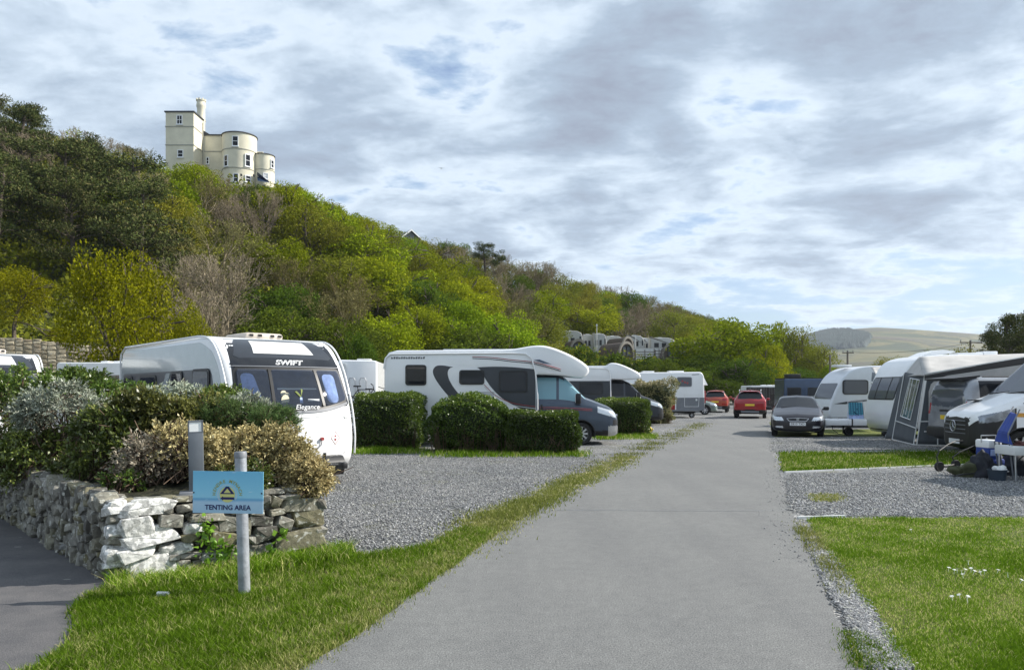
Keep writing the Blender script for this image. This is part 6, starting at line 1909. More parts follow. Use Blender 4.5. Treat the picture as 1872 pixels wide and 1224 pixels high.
def bicycle(loc, rz, label, mat='black'):
    o = empty('bicycle', loc, rz, label, 'bicycle'); 
    for x in (-.52, .52):
        mb = MB(); n_ = 24; P = [(x + .33 * math.cos(2 * math.pi * i / n_), 0, .34 + .33 * math.sin(2 * math.pi * i / n_)) for i in range(n_ + 1)]; mb.path(P, .016, 5)
        for i in range(0, n_, 2): mb.tube((x, 0, .34), P[i], .003, n=3)
        mb.build('wheel', M['rubber'], o, 60)
    mb = MB(); mb.path([(-.52, 0, .34), (-.15, 0, .85), (.38, 0, .86), (-.06, 0, .34), (-.15, 0, .85)], .018, 6); mb.path([(-.52, 0, .34), (-.06, 0, .34)], .012, 6); mb.path([(.52, 0, .34), (.36, 0, .98)], .016, 6); mb.build('frame', M[mat], o, 60)
    mb = MB(); mb.box((-.18, 0, .97), (.26, .13, .05), bevel=.015); mb.tube((-.15, 0, .85), (-.18, 0, .95), .014); mb.build('saddle', M['black'], o, 40)
    mb = MB(); mb.path([(.30, -.3, 1.05), (.36, -.1, 1.0), (.36, .1, 1.0), (.30, .3, 1.05)], .014, 6); mb.build('handlebar', M['black'], o, 60)


q = at(668, 704, 26.2); bicycle((q.x - .1, 26.2, .82), R(8), 'dark bicycle on the rear rack of the plain white caravan, left one')
q = at(684, 706, 25.8); bicycle((q.x, 25.8, .72), R(-15), 'light-framed bicycle on the rear rack of the plain white caravan, right one', 'alu')

# ---------------------------------------------------------------- coachbuilt motorhomes
CABST = [(0, .70, .32, .70, .56, .80), (.07, .86, .27, .86, .66, .98), (.25, .96, .25, 1.02, .78, 1.12), (.65, 1.0, .27, 1.16, .84, 1.28), (.98, 1.02, .28, 1.24, .86, 1.40),
         (1.55, 1.02, .28, 1.28, .80, 1.98), (1.80, 1.02, .28, 1.29, .78, 2.10), (2.75, 1.02, .28, 1.30, .78, 2.12)]


def cab_cls(d, y, z, v):
    a = abs(y)
    if v >= 0 and z > 1.22:
        if v >= 6.0 and .98 < d < 1.62: return 'windscreen'
        if 5.15 < v < 6.35 and 1.22 < d < 1.78 and z < 1.30 + (d - .95) * .95: return 'quarter_window:%d' % (y > 0)
        if 5.15 < v < 6.35 and 1.86 < d < 2.5: return 'side_window:%d' % (y > 0)
    if .05 < d < .62 and a > .60 and z > .80 + d * .30 and z < .98 + d * .30: return 'headlight:%d' % (y > 0)
    if d < .30 and z < .58: return 'bumper'
    if d < .22 and a < .52 and .64 < z < .84: return 'grille'
    if d < .16 and a > .55 and .60 < z < .76: return 'intake:%d' % (y > 0)
    if d < .22 and a < .5 and .84 < z < .90: return 'chrome_bar'
    if z < .44: return 'sill'
    return 'cab_body'


def motorhome(loc, rz, label, style='A'):
    o = empty('motorhome', loc, rz, label, 'motorhome')
    W_ = 2.3; w = W_ / 2
    if style == 'A':
        prof = catmull([(4.62, 2.12), (5.2, 2.10), (5.9, 2.04), (6.12, 2.08), (6.22, 2.26), (6.08, 2.46), (5.6, 2.74), (5.0, 2.96), (4.55, 2.985), (4.0, 2.90), (3.6, 2.87)], 5) + [(.4, 2.86), (.15, 2.80), (.03, 2.64), (0, 2.3), (0, .42), (4.55, .42), (4.62, .5)]
    else:
        prof = catmull([(4.62, 2.16), (5.1, 2.14), (5.75, 2.16), (5.98, 2.22), (6.02, 2.34), (5.85, 2.50), (5.4, 2.72), (4.95, 2.88), (4.6, 2.90), (4.45, 2.78)], 5) + [(.4, 2.75), (.15, 2.70), (.03, 2.55), (0, 2.3), (0, .42), (4.55, .42), (4.62, .5)]
    S_ = Shell(prof, W_, bulge=.0, er=.07, taper=.42, tx=4.7, tspan=1.55)
    S_.build('body', M['white'], o)
    mats = {'windscreen': 'glass_blue' if style == 'A' else 'glass', 'quarter_window': 'glass_blue' if style == 'A' else 'glass', 'side_window': 'glass_blue' if style == 'A' else 'glass', 'headlight': 'headlight', 'bumper': 'cabbump', 'grille': 'black', 'intake': 'black', 'chrome_bar': 'alu',
            'sill': 'black', 'cab_body': 'cabgrey' if style == 'A' else 'dgrey'}
    M['cabbump'] = M['alu'] if style == 'A' else M['black']
    obs = loft(o, CABST, cab_cls, mats, x0=7.08, arches=((1.12, .34, .42),), step=.02, vs=2, sm=6)
    for s_ in (-1, 1):
        wheel(o, 7.08 - 1.12, s_ * .90, .345, .345, .215, s_, spokes=9)
        wheel(o, 1.75, s_ * .98, .345, .345, .215, s_, spokes=9)
        mb = MB(); mb.box((5.88, s_ * 1.13, 1.40), (.16, .16, .32), bevel=.04); mi = mb.build('door_mirror', M['black'], o, 40)
        mb = MB(); mb.tube((5.86, s_ * .98, 1.28), (5.88, s_ * 1.12, 1.3), .03); mb.build('mirror_arm', M['black'], mi, 40)
        mb = MB(); mb.box((5.79, s_ * 1.13, 1.40), (.012, .12, .24)); mb.build('mirror_glass', M['alu'], mi, None)
        mb = MB(); mb.box((4.78, s_ * 1.03, 1.12), (.05, .03, .2), bevel=.01); mb.build('door_handle', M['black'], o, 40)
        for dx in (1.80, 2.58):
            mb = MB(); mb.path([(7.08 - dx, s_ * 1.012, .5), (7.08 - dx, s_ * 1.022, .9), (7.08 - dx, s_ * .985, 1.26)], .006, 4); mb.build('door_seam', M['black'], o, None)
    # wipers, plate, emblem
    mb = MB(); mb.path([(6.08, -.5, 1.40), (5.95, .1, 1.52)], .012, 5); mb.path([(6.08, .1, 1.40), (5.95, .6, 1.50)], .012, 5); mb.build('wiper', M['black'], o, None)
    mb = MB(); mb.box((7.10, 0, .50), (.012, .50, .11)); mb.build('number_plate', M['wplate'], o, None)
    mb = MB(); mb.tube((7.09, 0, .86), (7.12, 0, .86), .05, n=14); mb.build('badge', M['alu'], o, None)
    for s_ in (-1,):
        y = s_ * w
        if style == 'A':
            for x0, z0, x1, z1 in ((.66, 1.80, 1.30, 2.42), (2.30, 1.82, 3.06, 2.26), (3.50, 1.58, 4.48 - .12, 2.24)):
                f = side_poly(rr(x0, z0, x1, z1, .08), y, .026, 0).build('window', M['black'], o, None)
                side_poly(rr(x0 + .045, z0 + .045, x1 - .045, z1 - .045, .06), y, .032, -.02).build('pane', M['glass'], f, None)
            sw = catmull([(2.05, 2.36), (1.80, 2.40), (1.60, 2.38), (1.50, 2.24), (1.56, 2.02), (1.78, 1.70), (2.05, 1.40), (2.45, 1.02)], 5) + catmull([(2.85, .96), (2.55, 1.28), (2.22, 1.62), (2.02, 1.92), (1.95, 2.16), (2.0, 2.30), (2.12, 2.355)], 5)
            side_poly(sw, y, .004).build('swoosh_decal', M['dgrey'], o, None)
            st = catmull([(2.84, 2.34), (3.3, 2.36), (3.9, 2.345), (4.60, 2.28)], 5) + [(4.6, .95), (4.4, .98)] + catmull([(4.4, .98), (3.7, 1.34), (3.3, 1.70), (3.06, 2.05), (2.95, 2.26)], 5)
            side_poly(st, y, .005).build('dark_side_panel', M['dgrey'], o, None)
            for k_, (off, m_) in enumerate(((0, 'redprint'), (.06, 'offwhite'))):
                mb = MB(); P = [(x, y - .012, z - off) for x, z in catmull([(3.06, 1.82), (3.4, 1.50), (3.9, 1.27), (4.6, 1.16)], 6)]; P = [p for p in P]; mb.path(P, .008, 4); mb.build('pinstripe', M[m_], o, None)
            for off, m_ in ((0, 'redprint'), (.05, 'redprint')):
                mb = MB(); mb.path([(4.72, -1.035, 1.15 - off), (5.5, -1.04, 1.12 - off), (6.3, -1.03, 1.09 - off)], .007, 4); mb.build('cab_pinstripe', M[m_], o, None)
            for dz, m_ in ((0, 'redprint'), (.05, 'dgrey')):
                P = catmull([(2.7, 2.66), (3.3, 2.63), (3.9, 2.56), (4.5, 2.50), (5.0, 2.38), (5.35, 2.28)], 5); mb = MB()
                PP = []
                for x, z in P: v = S_.warp(x, y - .006, z - dz); PP.append(v)
                mb.path(PP, .011, 4); mb.build('roof_pinstripe', M[m_], o, None)
            side_poly([(4.55, 2.56), (4.72, 2.57), (5.1, 2.42), (4.85, 2.46)], y, .012).build('dart_decal', M['navy'], o, None)
            mb = MB()
            for k_ in range(14):
                x = .22 + k_ * .075; mb.add([(x, y - .005, 2.60), (x + .05, y - .005, 2.60), (x + .062, y - .005, 2.66 if k_ % 3 else 2.63), (x + .012, y - .005, 2.66)], [(0, 1, 2, 3)])
            mb.build('lettering', M['dgrey'], o, None)
            mb = side_poly(rr(2.90, 1.42, 3.38, 1.62, .02), y, .014, 0); f = mb.build('vent', M['offwhite'], o, None)
            mb = MB()
            for k_ in range(5): mb.box((3.14, y - .016, 1.455 + k_ * .034), (.42, .01, .012))
            mb.build('louvre', M['mid_grey'], f, None)
            side_poly(rr(.95, .75, 1.35, 1.30, .05), y, .010, 0).build('hatch', M['offwhite'], o, None)
            mb = MB(); mb.path([(4.66, -1.11, 1.05), (4.66, -1.17, 1.5), (4.60, -1.17, 2.2), (4.48, -1.17, 2.62), (4.30, -1.17, 2.74), (3.9, -1.17, 2.76), (.22, -1.17, 2.745), (.05, -1.17, 2.62), (.0, -1.17, 2.3)], .024, 8); mb.build('trim_rail', M['white_front'], o, 60)
        else:
            side_poly([(.05, .5), (4.6, .5), (4.6, 2.08), (.05, 2.08)], y, .004).build('dark_side_panel', M['dgrey'], o, None)
            for x0, z0, x1, z1 in ((3.15, 1.45, 4.25, 2.02), (1.2, 1.45, 2.2, 2.02)):
                f = side_poly(rr(x0, z0, x1, z1, .08), y, .026, 0).build('window', M['black'], o, None)
                side_poly(rr(x0 + .045, z0 + .045, x1 - .045, z1 - .045, .06), y, .032, -.02).build('pane', M['glass'], f, None)
            mb = MB(); mb.path([(4.62, -1.17, .7), (4.6, -1.17, 2.3), (4.54, -1.17, 2.56), (4.38, -1.17, 2.66), (3.6, -1.17, 2.68), (.2, -1.17, 2.68)], .024, 8); mb.build('trim_rail', M['white_front'], o, 60)
    # roof fittings
    if style == 'A':
        mb = MB(); mb.box((3.0, -.35, 2.91), (2.6, .06, .05)); mb.box((3.0, .35, 2.91), (2.6, .06, .05)); mb.build('roof_rail', M['alu'], o, None)
        mb = MB(); mb.box((2.1, 0, 2.90), (.7, .5, .07), bevel=.02); mb.build('roof_vent', M['black'], o, None)
        mb = MB(); mb.box((3.2, .1, 2.905), (1.1, .8, .035)); mb.build('solar_panel', M['navy'], o, None)
        mb = MB(); mb.box((.55, .1, 2.88), (.5, .6, .06), bevel=.02); mb.build('roof_hatch', M['white'], o, None)
    for y_ in (-.7, .7):
        mb = MB(); mb.box((.0, y_ * 1.35, 1.1), (.04, .16, .5), bevel=.01); mb.build('rear_lamp', M['taillight'], o, None)
    mb = MB(); mb.box((2.6, 0, .38), (4.4, 1.9, .16)); mb.build('chassis', M['black'], o, None)
    return o


aX = (706 - CX) / FPX * 22.9
motorhome((aX, 22.9 + 1.15, 0), R(-3.5), 'large white motorhome with dark grey swoosh, blue-grey cab and bulging white overcab roof', 'A')
bx_ = (1215 - CX) / FPX * 35.0 - 7.08
motorhome((bx_, 35.0 + 1.1, 0), R(-3), 'second white motorhome with dark lower half and dark cab, half hidden behind the first', 'B')


def rear_motorhome():
    Y = 45.0; a = at(1150, 684, Y); b = at(1288, 679.5, Y); L = b.x - a.x; H = b.z
    o = empty('motorhome', (b.x, Y + 1.15, 0), R(180) + R(1), 'white motorhome with grey lower panel and small picture window beyond the variegated shrub', 'motorhome')
    # here x runs from the rear (0) towards the hidden front
    prof = rpoly([(0, .62), (.06, 2.55), (.22, H), (L + 1.2, H - .05), (L + 1.2, .42), (.35, .40), (.1, .48)], .12)
    Shell(prof, 2.3, er=.06).build('body', M['white'], o)
    y = 1.15
    f = side_poly(rr(.78, 1.86, 1.68, 2.44, .1), y, .024, 0).build('window', M['mid_grey'], o, None); p = side_poly(rr(.83, 1.91, 1.63, 2.39, .08), y, .03, -.02).build('pane', M['glassgrey'], f, None)
    mb = MB(); 
    for q in ((1.35, 2.2), (1.2, 2.12), (1.05, 2.08)): mb.tube((q[0], y + .032, q[1]), (q[0], y + .036, q[1]), .06, n=10)
    mb.build('red_ornament', M['redprint'], f, None)
    side_poly([(.02, .50), (.35, .42), (L + .9, .42), (L + .9, 1.18), (.04, 1.22)], y, .004).build('grey_panel', M['mid_grey'], o, None)
    mb = MB(); mb.path([(.38, y + .012, .68), (.34, y + .012, 1.42), (1.22, y + .012, 1.42), (1.22, y + .012, .68), (.38, y + .012, .68)], .014, 5); mb.build('garage_door_frame', M['white_front'], o, 60)
    side_poly(rr(.45, 1.02, .56, 1.14, .02), y, .016, 0).build('lock', M['offwhite'], o, None)
    side_poly([(1.80, .5), (2.02, .5), (2.02, 1.30), (1.80, 1.30)], y, .010, 0).build('red_side_panel', M['taillight'], o, None)
    side_poly([(1.72, .5), (1.78, .5), (1.78, 1.30), (1.72, 1.30)], y, .012, 0).build('white_strip', M['white_front'], o, None)
    side_poly([(.35, 2.58), (.78, 2.56), (.78, 2.60), (.35, 2.62)], y, .008).build('lettering', M['mid_grey'], o, None)
    for s_ in (-1, 1):
        mb = MB(); mb.box((-.02, s_ * 1.0, 1.25), (.10, .2, .75), bevel=.03); mb.build('rear_lamp', M['taillight'], o, 40)
    mb = MB(); mb.prism([(-.02, 2.45), (-.28, 1.95), (-.02, 1.98)], -.3, .8); mb.build('rack_cover', M['white'], o, 40)
    mb = MB(); mb.box((1.5, 0, H + .05), (.9, .6, .08), bevel=.02); mb.box((3.2, 0, H + .04), (.7, .6, .07), bevel=.02); mb.build('roof_vent', M['white'], o, 40)
    mb = MB(); mb.tube((.6, .7, .25), (1.6, .7, .3), .03); mb.tube((1.4, .3, .2), (1.5, 1.0, .22), .03); mb.build('tow_bar', M['black'], o, 40)
    for s_ in (-1, 1): wheel(o, 2.6, s_ * .98, .34, .34, .22, s_)
    mb = MB(); mb.box((2.5, 0, .36), (4.0, 1.8, .16)); mb.build('chassis', M['black'], o, None)
    wheel(o, .75, 1.0, .17, .17, .12, 1, name='spare_wheel', spokes=5)


rear_motorhome()


# ---------------------------------------------------------------- cars
def car_lamps(kind):
    pass


HATCH = [(0, .58, .26, .56, .50, .62), (.05, .74, .22, .64, .60, .70), (.18, .83, .20, .71, .68, .78), (.5, .875, .19, .80, .72, .87), (1.05, .89, .19, .90, .74, .985), (1.16, .89, .19, .915, .74, 1.01),
         (1.85, .89, .19, .93, .60, 1.36), (2.15, .89, .19, .94, .585, 1.425), (2.9, .89, .19, .955, .575, 1.42), (3.6, .885, .2, .98, .55, 1.32), (3.95, .86, .22, .99, .60, 1.10), (4.15, .82, .26, .94, .62, 1.0), (4.22, .74, .32, .84, .56, .88)]


def hatch_cls(d, y, z, v):
    a = abs(y)
    if v >= 6.3 and 1.16 < d < 1.92: return 'windscreen'
    if v >= 5.2 and v < 6.4 and z > .98:
        if 1.55 < d < 2.42 and z < .98 + (d - 1.2) * .62: return 'front_window:%d' % (y > 0)
        if 2.5 < d < 3.45: return 'rear_window:%d' % (y > 0)
    if v >= 6.2 and 3.2 < d < 3.92 and z < 1.36: return 'tailgate_window'
    if d < .50 and a > .48 and .585 + .12 * d < z < .70 + .16 * d and z - .55 < (a - .40) * 1.1 + d * .4: return 'headlight:%d' % (y > 0)
    if d < .12 and a < .30 and .56 < z < .66: return 'grille'
    if d < .16 and a < .50 and .27 < z < .36: return 'lower_intake'
    if d < .2 and .5 < a < .72 and .33 < z < .40: return 'fog_lamp:%d' % (y > 0)
    if d > 3.98 and a > .5 and .74 < z < .9: return 'tail_lamp:%d' % (y > 0)
    return 'body'


def car(name, st, cls, paintkey, loc, rz, label, L, wb, wr, hw, cat='car', mats=None, spokes=7, extra=None, rim='alu', archpad=.06, fine_step=.035, fine_vs=1):
    o = empty(name, loc, rz, label, cat)
    mt = {'windscreen': 'glass', 'front_window': 'glass', 'rear_window': 'glass', 'tailgate_window': 'glass', 'headlight': 'headlight', 'grille': 'black', 'lower_intake': 'black', 'fog_lamp': 'headlight', 'tail_lamp': 'taillight', 'body': paintkey,
          'lower_body': 'black', 'bumper': 'black', 'lamp_bar': 'mid_grey', 'roof_panel': 'white', 'side_glass': 'glass'}
    if mats: mt.update(mats)
    loft(o, st, cls, mt, x0=L / 2, step=fine_step, vs=fine_vs, sm=2 if fine_vs == 1 else 6, arches=tuple((d, wr, wr + archpad) for d in wb))
    for d in wb:
        for s_ in (-1, 1): wheel(o, L / 2 - d, s_ * (hw - .12), wr, wr, .21, s_, rim, spokes)
    if extra: extra(o)
    return o


def hatch_extra(o):
    x = 4.22 / 2
    for s_ in (-1, 1):
        mb = MB(); mb.box((x - 1.42, s_ * .99, .99), (.14, .2, .13), bevel=.04); mb.tube((x - 1.40, s_ * .86, .95), (x - 1.42, s_ * .95, .97), .03); mb.build('door_mirror', M['black'], o, 40)
    mb = MB(); mb.path([(x - .015, -.36, .66), (x + .045, -.28, .575), (x + .055, 0, .565), (x + .045, .28, .575), (x - .015, .36, .66)], .011, 6); mb.path([(x - .015, -.36, .66), (x + .03, 0, .685), (x - .015, .36, .66)], .009, 6); mb.build('grille_frame', M['alu'], o, 50)
    mb = MB()
    for k in range(3):
        mb.add([(x + .068, -.045, .59 + k * .03), (x + .068, .045, .60 + k * .03), (x + .068, .045, .615 + k * .03), (x + .068, -.045, .605 + k * .03)], [(0, 1, 2, 3)])
    mb.build('badge', M['alu'], o, None)
    plate(o, 'DE15 TXD', x + .07, 0, .475, 1, 'wplate')
    mb = MB(); mb.path([(x - 1.12, -.55, 1.01), (x - 1.3, -.05, 1.10)], .009, 5); mb.build('wiper', M['black'], o, None)
    mb = MB(); mb.box((-x + .12, 0, 1.33), (.16, 1.0, .03), bevel=.01); mb.build('spoiler', M['blackcar'], o, 40)
    for s_ in (-1, 1):
        mb = MB(); mb.path([(x - .05, s_ * .52, .37), (x + .02, s_ * .6, .34), (x - .04, s_ * .74, .37)], .010, 5); mb.build('fog_trim', M['alu'], o, None)


xb, yb = g(1459, 799)
rdir = math.atan2(-1, -.36)
car('hatchback_car', HATCH, hatch_cls, 'blackcar', (xb - math.cos(rdir) * 2.0, 26.4 + 2.0, 0), rdir, 'black hatchback facing the camera on the verge right of the road', 4.22, (.82, 3.38), .31, .89, extra=hatch_extra, fine_step=.02, fine_vs=2)

SUVR = [(0, .60, .40, .80, .52, .86), (.06, .80, .32, .92, .62, 1.0), (.3, .88, .26, .98, .68, 1.08), (1.1, .92, .24, 1.05, .74, 1.16), (1.9, .92, .24, 1.08, .62, 1.56), (2.2, .92, .24, 1.09, .60, 1.63), (3.5, .92, .25, 1.12, .58, 1.61),
        (4.0, .91, .27, 1.13, .58, 1.52), (4.25, .90, .30, 1.12, .66, 1.16), (4.38, .88, .36, 1.06, .66, 1.08), (4.45, .80, .46, .92, .6, .98)]


def suv_cls(d, y, z, v):
    a = abs(y)
    if v >= 6.1 and 1.1 < d < 1.95: return 'windscreen'
    if v >= 6.05 and 3.95 < d < 4.30 and z > 1.14: return 'tailgate_window'
    if 5.15 < v < 6.45 and z > 1.12 and 1.55 < d < 3.9 and not 2.6 < d < 2.68: return 'side_glass:%d%d' % (y > 0, d > 2.64)
    if d > 4.1 and a > .50 and .90 < z < 1.09: return 'tail_lamp:%d' % (y > 0)
    if d > 4.1 and .60 < z < .66 and a > .50: return 'fog_lamp:%d' % (y > 0)
    if z < .52: return 'lower_body'
    if d < .35 and a > .5 and .78 < z < .95: return 'headlight:%d' % (y > 0)
    if d < .1 and a < .5 and .6 < z < .82: return 'grille'
    return 'body'


def suv_extra(col, silver_roof=True, pl=True):
    def f(o):
        x = -4.45 / 2
        if pl: plate(o, '', x - .045, 0, .80, -1, 'yplate')
        if silver_roof:
            for s_ in (-1, 1):
                mb = MB(); mb.path([(.5, s_ * .62, 1.64), (.3, s_ * .62, 1.69), (-1.3, s_ * .60, 1.68), (-1.75, s_ * .60, 1.60)], .022, 6); mb.build('roof_rail', M['alu'], o, 50)
        mb = MB(); mb.box((-1.72, 0, 1.585), (.34, 1.15, .035), bevel=.012); mb.build('spoiler', M[col], o, 40)
        mb = MB(); mb.path([(-.9, 0, 1.66), (-1.05, 0, 1.72), (-1.2, 0, 1.68)], .03, 6); mb.build('aerial_fin', M['black'], o, 50)
        for s_ in (-1, 1):
            mb = MB(); mb.box((.55, s_ * 1.02, 1.12), (.12, .2, .14), bevel=.04); mb.build('door_mirror', M[col], o, 40)
        mb = MB(); mb.path([(x + .1, -.25, 1.14), (x + .12, .2, 1.2)], .008, 4); mb.build('wiper', M['black'], o, None)
        mb = MB(); mb.box((x + .02, 0, .40), (.1, 1.0, .1), bevel=.02); mb.build('diffuser_trim', M['mid_grey'], o, 40)
    return f


hd_r = math.atan2(1, .335)
q = g(1371, 765)
car('suv_car', SUVR, suv_cls, 'red', (q[0] + math.cos(hd_r) * 2.2, 43.8 + 2.1, 0), hd_r, 'red SUV seen from behind driving away along the road', 4.45, (.9, 3.55), .35, .92, extra=suv_extra('red'), mats={'fog_lamp': 'taillight'})
q = g(1313, 748)
car('hatchback_car', SUVR, suv_cls, 'orange', (15.6, 57.6, 0), math.atan2(1, .32), 'orange-red car seen from behind beyond the pale green one on the left of the road', 4.45, (.9, 3.55), .33, .90, extra=suv_extra('orange', False, True), mats={'fog_lamp': 'taillight'})
car('small_car', HATCH, hatch_cls, 'greenwhite', (11.9, 51.9, 0), R(-12), 'pale grey-green car nosing out behind the rear motorhome', 4.22, (.82, 3.38), .31, .89, rim='alu')

# navy campervan (far end) and grey VW-size van, large white van: boxy loft bodies
VANST = [(0, .70, .34, .66, .58, .76), (.07, .88, .28, .90, .72, 1.0), (.35, .94, .26, 1.04, .80, 1.14), (.85, .96, .26, 1.14, .84, 1.27), (1.05, .97, .26, 1.18, .84, 1.34), (1.75, .97, .26, 1.20, .80, 1.90), (2.05, .97, .26, 1.20, .80, 1.985),
         (4.6, .97, .27, 1.20, .80, 1.98), (4.8, .95, .30, 1.18, .80, 1.88), (4.90, .92, .40, 1.10, .78, 1.6)]


def van_cls(d, y, z, v):
    a = abs(y)
    if v >= 6.1 and 1.05 < d < 1.8: return 'windscreen'
    if 5.12 < v < 6.3 and z > 1.22 and (1.55 < d < 2.45 or 2.6 < d < 3.6 or 3.72 < d < 4.55): return 'side_glass:%d%d' % (y > 0, (d > 2.5) + (d > 3.65))
    if d > 4.62 and 1.22 < z < 1.82 and a < .74: return 'tailgate_window'
    if d > 4.76 and a > .78 and 1.0 < z < 1.32: return 'tail_lamp:%d' % (y > 0)
    if z < .46: return 'lower_body'
    if d < .35 and a > .5 and .80 < z < .98: return 'headlight:%d' % (y > 0)
    if d < .1 and a < .45 and .55 < z < .85: return 'grille'
    return 'body'


def van_extra(o):
    x = -4.9 / 2
    mb = MB(); mb.prism(rpoly([(x + .02, 1.90), (x + .45, 2.0), (x + .45, 2.04), (x - .22, 1.97), (x - .22, 1.93)], .02), -.72, .72); mb.build('spoiler', M['black'], o, 40)
    mb = MB(); mb.box((x - .02, .0, .52), (.12, 1.8, .28), bevel=.05); mb.build('rear_bumper', M['black'], o, 40)
    mb = MB(); mb.box((x - .02, .0, 1.10), (.03, .6, .06)); mb.build('tailgate_handle', M['black'], o, None)
    plate(o, '', x - .03, 0, .92, -1, 'yplate')
    for s_ in (-1, 1):
        mb = MB(); mb.box((.95, s_ * 1.08, 1.28), (.14, .2, .24), bevel=.04); mb.build('door_mirror', M['black'], o, 40)
        mb = MB(); mb.path([(.4, s_ * .82, 2.0), (-2.0, s_ * .82, 2.0)], .02, 6); mb.build('roof_rail', M['black'], o, 50)


q = at(1719, 800, 20.4)
car('camper_van', VANST, van_cls, 'greycar', (q.x + 2.66, 20.45, 0), R(0), 'silver-grey van with black rear spoiler parked in front of the charcoal awning', 4.9, (.95, 3.95), .33, .96, 'van', extra=van_extra, mats={'tailgate_window': 'glassgrey'})  # tailgate pane coloured lighter grey to stand for reflected sky


def navy_camper():
    Y = 55; a, b = at(1433, 692, Y), at(1533, 690, Y); L = b.x - a.x + .6; H = a.z
    o = empty('campervan', (a.x, Y, 0), R(0), 'dark navy high-roof campervan at the end of the site behind the black hatchback', 'van')
    prof = rpoly([(0, .45), (L, .45), (L, H), (0.05, H)], .12)
    s_ = Shell(prof, 2.1, er=.08).build('body', M['navy'], o); s_.location = (0, 1.05, 0)
    mb = MB(); mb.box((L / 2, 1.05, H + .02), (L - .1, 1.9, .08)); mb.build('roof_edge', M['black'], o, None)
    for x0, x1 in ((.25, 1.25), (1.75, 2.75)):
        f = MB().box(((x0 + x1) / 2, -.01, H - .95), (x1 - x0, .05, .62)).build('window', M['black'], o, None); MB().box(((x0 + x1) / 2, -.03, H - .95), (x1 - x0 - .1, .04, .52)).build('pane', M['glass'], f, None)
    f = MB().box((3.2, -.01, H - 1.05), (.62, .05, 1.6)).build('door', M['navy'], o, None); MB().path([(2.9, -.04, H - 1.8), (2.9, -.04, H - .28), (3.5, -.04, H - .28), (3.5, -.04, H - 1.8)], .02, 5).build('door_frame', M['offwhite'], f, None)
    MB().box((3.2, -.045, H - .7), (.4, .03, .5)).build('door_pane', M['glass'], f, None)
    MB().box((.95, .9, H + .2), (.95, .8, .32), bevel=.05).build('roof_box', M['black'], o, 40)
    MB().box((1.4, -.012, H - 1.3), (2.6, .02, .05)).build('silver_stripe', M['alu'], o, None)
    for x in (.8, 3.4):
        for y_, s2 in ((.12, -1), (1.98, 1)): wheel(o, x, y_, .35, .35, .22, s2)
    MB().box((L / 2, 1.05, .38), (L - .4, 1.7, .2)).build('chassis', M['black'], o, None)


navy_camper()

# the large white van with black front at the right
SPR = [(0, .62, .30, .86, .50, .98), (.05, .80, .26, .98, .60, 1.08), (.18, .93, .24, 1.06, .74, 1.16), (.45, .985, .24, 1.17, .82, 1.28), (.95, 1.0, .25, 1.34, .86, 1.47), (1.12, 1.0, .25, 1.38, .86, 1.54),
       (1.95, 1.0, .26, 1.42, .82, 2.36), (2.3, 1.0, .26, 1.42, .82, 2.58), (2.6, 1.0, .26, 1.42, .83, 2.64), (6.3, 1.0, .28, 1.42, .83, 2.64), (6.45, .97, .34, 1.38, .8, 2.5)]


def spr_cls(d, y, z, v):
    a = abs(y)
    if v >= 6.0 and 1.16 < d < 2.05: return 'windscreen'
    if 5.15 < v < 6.3 and z > 1.46 and 1.75 < d < 2.9 and z < 1.5 + (d - 1.2) * 1.1 and z < 2.2: return 'side_glass:%d' % (y > 0)
    if .10 < d < .82 and a > .58 and .86 + .16 * d < z < 1.03 + .24 * d and v < 5.2: return 'headlight:%d' % (y > 0)
    if d < .22 and a < .60 and .52 < z < 1.0: return 'grille'
    if 0 <= v < 4.0 and d < .86: return 'bumper'
    if v < 0 and z < .86: return 'bumper'
    if z < .42: return 'lower_body'
    return 'body'


def spr_extra(o):
    x = 6.45 / 2
    mb = MB()
    for z in (.62, .72, .82, .92): mb.path([(x + .03, -.50, z), (x + .065, 0, z), (x + .03, .50, z)], .012, 5)
    mb.build('grille_slat', M['mid_grey'], o, 50)
    mb = MB(); n_ = 24; mb.path([(x + .08, .13 * math.cos(2 * math.pi * i / n_), .79 + .13 * math.sin(2 * math.pi * i / n_)) for i in range(n_ + 1)], .012, 6)
    for k in range(3):
        a = R(90 + 120 * k); mb.tube((x + .08, 0, .79), (x + .08, .12 * math.cos(a), .79 + .12 * math.sin(a)), .016, .004, 6)
    mb.build('badge', M['alu'], o, 50)
    MB().box((x + .05, 0, .42), (.015, .52, .11)).build('number_plate', M['wplate'], o, None)
    for s_ in (-1, 1):
        mb = MB(); mb.box((x - 1.75, s_ * 1.20, 1.62), (.18, .24, .42), bevel=.06); mb.tube((x - 1.7, s_ * .98, 1.45), (x - 1.73, s_ * 1.16, 1.5), .04); mb.build('door_mirror', M['black'], o, 40)
        side_poly([(x - 2.2, .98), (x - .86, 1.04), (x - .84, 1.13), (x - 2.2, 1.10)], s_ * 1.0, .006, .01).build('orange_stripe', M['orangeprint'], o, None)
        mb = MB(); mb.path([(x - 1.15, s_ * 1.005, .5), (x - 1.15, s_ * 1.005, 1.2), (x - 1.02, s_ * .97, 1.36)], .006, 4); mb.build('door_seam', M['black'], o, None)
        mb = MB(); mb.path([(x - .18, s_ * .72, 1.14), (x - 1.0, s_ * .86, 1.44)], .007, 4); mb.build('bonnet_seam', M['black'], o, None)
    MB().box((x - .72, -.45, 1.405), (.34, .42, .02), M_=Matrix.Rotation(0, 4, 'Z')).build('bonnet_vent', M['black'], o, None)
    mb = MB(); mb.path([(x - 1.12, -.72, 1.56), (x - 1.16, .1, 1.62)], .014, 5); mb.path([(x - 1.12, .0, 1.57), (x - 1.16, .75, 1.62)], .014, 5); mb.build('wiper', M['black'], o, None)


